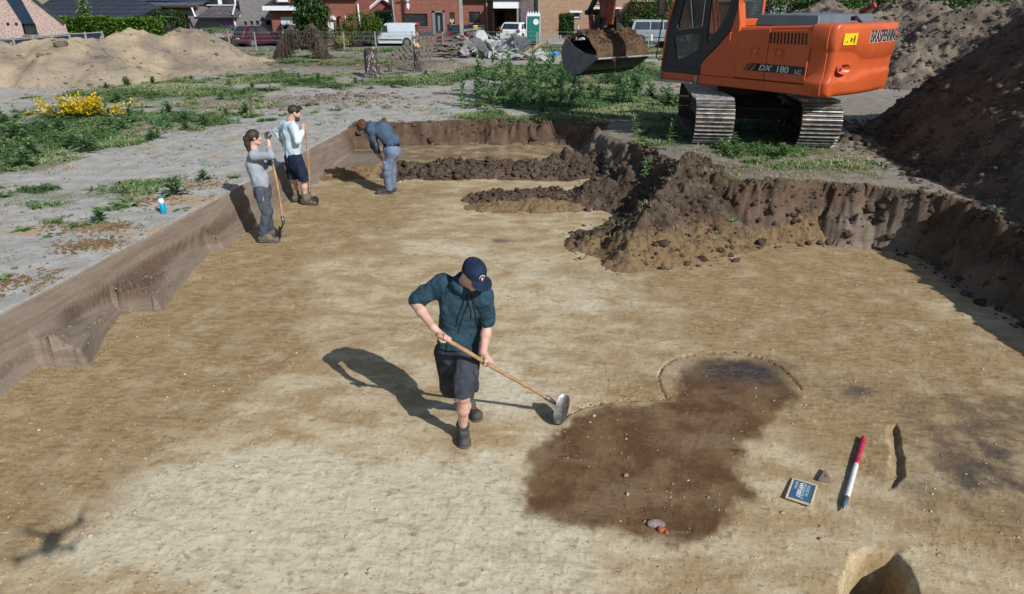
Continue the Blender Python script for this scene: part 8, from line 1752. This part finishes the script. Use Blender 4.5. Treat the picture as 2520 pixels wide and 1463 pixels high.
# chalkboard
cs = [G(*p, 0) for p in ((1948,1183),(2013,1196),(1995,1250),(1931,1233))]; c = sum(cs, Vector())/4; t = thing('chalkboard', 'small wood framed chalkboard lying on the sand beside the dark stain', 'board', (c.x, c.y, .018))
ey = ((cs[1]+cs[2]-cs[0]-cs[3])/2); ex = ((cs[3]+cs[2]-cs[0]-cs[1])/2); wv, hv = ex.length/2, ey.length/2; t.rotation_euler = (R(2), R(-2), math.atan2(ex.y, ex.x))    # local x = reading direction, y = up of the letters
Mfr = mat('pale_wood_frame', (.66,.52,.36), (.56,.42,.28), 12, .6); m = MB(); fw = .015
P4 = [(-wv,-hv),(wv,-hv),(wv,hv),(-wv,hv)]; 
for a, b_ in (((-wv,-hv,-.008),(wv,-hv+fw,.008)),((-wv,hv-fw,-.008),(wv,hv,.008)),((-wv,-hv+fw,-.008),(-wv+fw,hv-fw,.008)),((wv-fw,-hv+fw,-.008),(wv,hv-fw,.008))): m.b2(a, b_)
m.build('frame', Mfr, t, bevel=.004)
m = MB(); m.b2((-wv+fw*.9,-hv+fw*.9,-.005),(wv-fw*.9,hv-fw*.9,.003)); sl_ = m.build('slate', mat('slate_surface', (.035,.115,.19), (.05,.14,.22), 8, .6), t)
Mchalk = mat('chalk', (.70,.74,.76), (.45,.5,.52), 60, .95)
for txt, y_, sz, bo in (('2020C50', .30, .30, .0), ('MEERHOUT', .02, .29, 0), ('WP3S57', -.30, .40, .006), ('58459,', -.62, .28, 0)):
    V_, F_ = text_mesh(txt, sz*hv, .0004, 0, bo*.3, 1); wd_ = V_[:, 0].max(); sc_ = min(1.5, 1.66*wv/wd_); MB().add([(-wv*.76+x*sc_, y_*hv+y, .0042+z) for x, y, z in V_], F_).build('chalk_writing', Mchalk, sl_)
# north arrow of wood
c = G(2029, 1180, 0); t = thing('north_arrow', 'small triangular wooden arrow lying above the chalkboard', 'arrow', (c.x, c.y, .0)); tr_ = [G(*p, 0)-c for p in ((2029,1161),(2044,1191),(2012,1187))]; m = MB(); m.prism([(p.x, p.y) for p in tr_], .006, .034, 'z'); m.build('block', mat('grey_brown_wood', (.25,.18,.155), (.18,.13,.11), 10, .8), t, bevel=.003); m = MB(); m.tube([(0,0,.03),(0,0,.0355)], .010, 10); m.build('screw', M_steel, t)
# ranging rod
a = G(2125.7, 1078, .02); b = G(2074, 1259, .02); d = (b-a); t = thing('ranging_rod', 'red and white ranging rod with a steel point lying on the sand', 'rod', (a.x, a.y, 0)); o0 = Vector((0,0,.022)); dn = d.copy(); dn.z = 0; L = dn.length; dn.normalize()
Mr = mat('scuffed_red_paint', (.42,.015,.055), (.50,.10,.14), 25, .5, lo=.3, hi=.5); Mw = mat('scuffed_white_paint', (.70,.73,.75), (.55,.58,.6), 25, .5)
for u0, u1, mt_, nm in ((0,.405,Mr,'red_band'),(.405,.835,Mw,'white_band')): m = MB(); m.tube([o0+dn*L*u0, o0+dn*L*u1], .0195, 16); m.build(nm, mt_, t, smooth=False)
m = MB(); m.tube([o0+dn*L*.835, o0+dn*L*.915, o0+dn*L], [.0185,.016,.002], 14); m.build('steel_point', mat('blue_grey_steel', (.20,.27,.33), (.12,.16,.2), 20, .4, .5), t, smooth=True)
# stones on the stain
def stone(px, py, r3, mt_, label, seed):
    f_ = SDF((-.12,-.12,-.05), (.12,.12,.10), .005); f_.ell((0,0,r3[2]*.4), r3, .0); f_.ell((r3[0]*.5,r3[1]*.2,r3[2]*.4), (r3[0]*.6,r3[1]*.8,r3[2]*.7), .01); f_.wrinkle(.008, 22, seed, (1,1,1), 2); V_, Q_ = f_.mesh(); o = meshobj('stone', V_, Q_, mt_, smooth=True); b = G(px, py, 0); o.location = (b.x, b.y, 0); tag(o, label, 'stone')
M_st = mat('grey_stone', (.20,.16,.14), (.30,.25,.22), 20, .9, bump=.5, bsc=50); M_brk = mat('brick_fragment', (.38,.10,.05), (.28,.07,.04), 20, .9)
stone(1614, 1292, (.065,.038,.024), M_st, 'flat grey stone near the bottom of the dark stain', 1); stone(1627, 1305, (.028,.022,.018), M_brk, 'orange brick fragment beside the flat grey stone', 2); stone(1640, 1311, (.012,.01,.008), M_brk, 'tiny brick crumb right of the orange fragment', 3); stone(1540, 1172, (.014,.012,.010), M_st, 'small pale stone in the middle of the dark stain', 4)
# camera drone whose shadow falls on the sand (lower left of the picture)
t = thing('quadcopter', 'small hovering camera drone that casts the blurred cross shaped shadow on the sand', 'drone', (-.02, -.10, HC+.10), R(20))
Md = mat('drone_grey_plastic', (.12,.12,.13), (.1,.1,.11), 10, .5)
f_ = SDF((-.12,-.16,-.06), (.12,.16,.07), .006); f_.ell((0,0,0), (.055,.115,.038), .02); f_.cone((0,.05,.01),(0,-.07,.015), .04, .045, .02); V_, Q_ = f_.mesh(); meshobj('body', V_, Q_, Md, t, smooth=True)
for sx in (-1, 1):
    for sy in (-1, 1):
        m = MB(); p = Vector((sx*.16, sy*.14, .02)); m.tube([(sx*.03, sy*.06, .005), p], [.016,.011], 8); ar = m.build('arm', Md, t, smooth=True); m = MB(); m.tube([p-Vector((0,0,.02)), p+Vector((0,0,.03))], .017, 12); m.build('motor', M_bl, ar)
        a = .7+sx*.5+sy*.3; dd = Vector((cos(a), sin(a), 0)); n_ = Vector((-dd.y, dd.x, 0)); m = MB(); q = p+Vector((0,0,.034))
        m.add([q-dd*.115-n_*.006, q-dd*.03-n_*.013, q+dd*.03-n_*.013, q+dd*.115-n_*.006, q+dd*.115+n_*.005, q+dd*.03+n_*.010, q-dd*.03+n_*.010, q-dd*.115+n_*.005], [tuple(range(8))]); vs = list(m.v); m.add([(v[0], v[1], v[2]+.002) for v in vs], [tuple(range(7, -1, -1))]); m.build('propeller', M_black, ar)
for s in (-1, 1): m = MB(); m.tube([(s*.045,.07,-.02),(s*.06,.08,-.06)], .006, 6); m.build('landing_leg', Md, t)
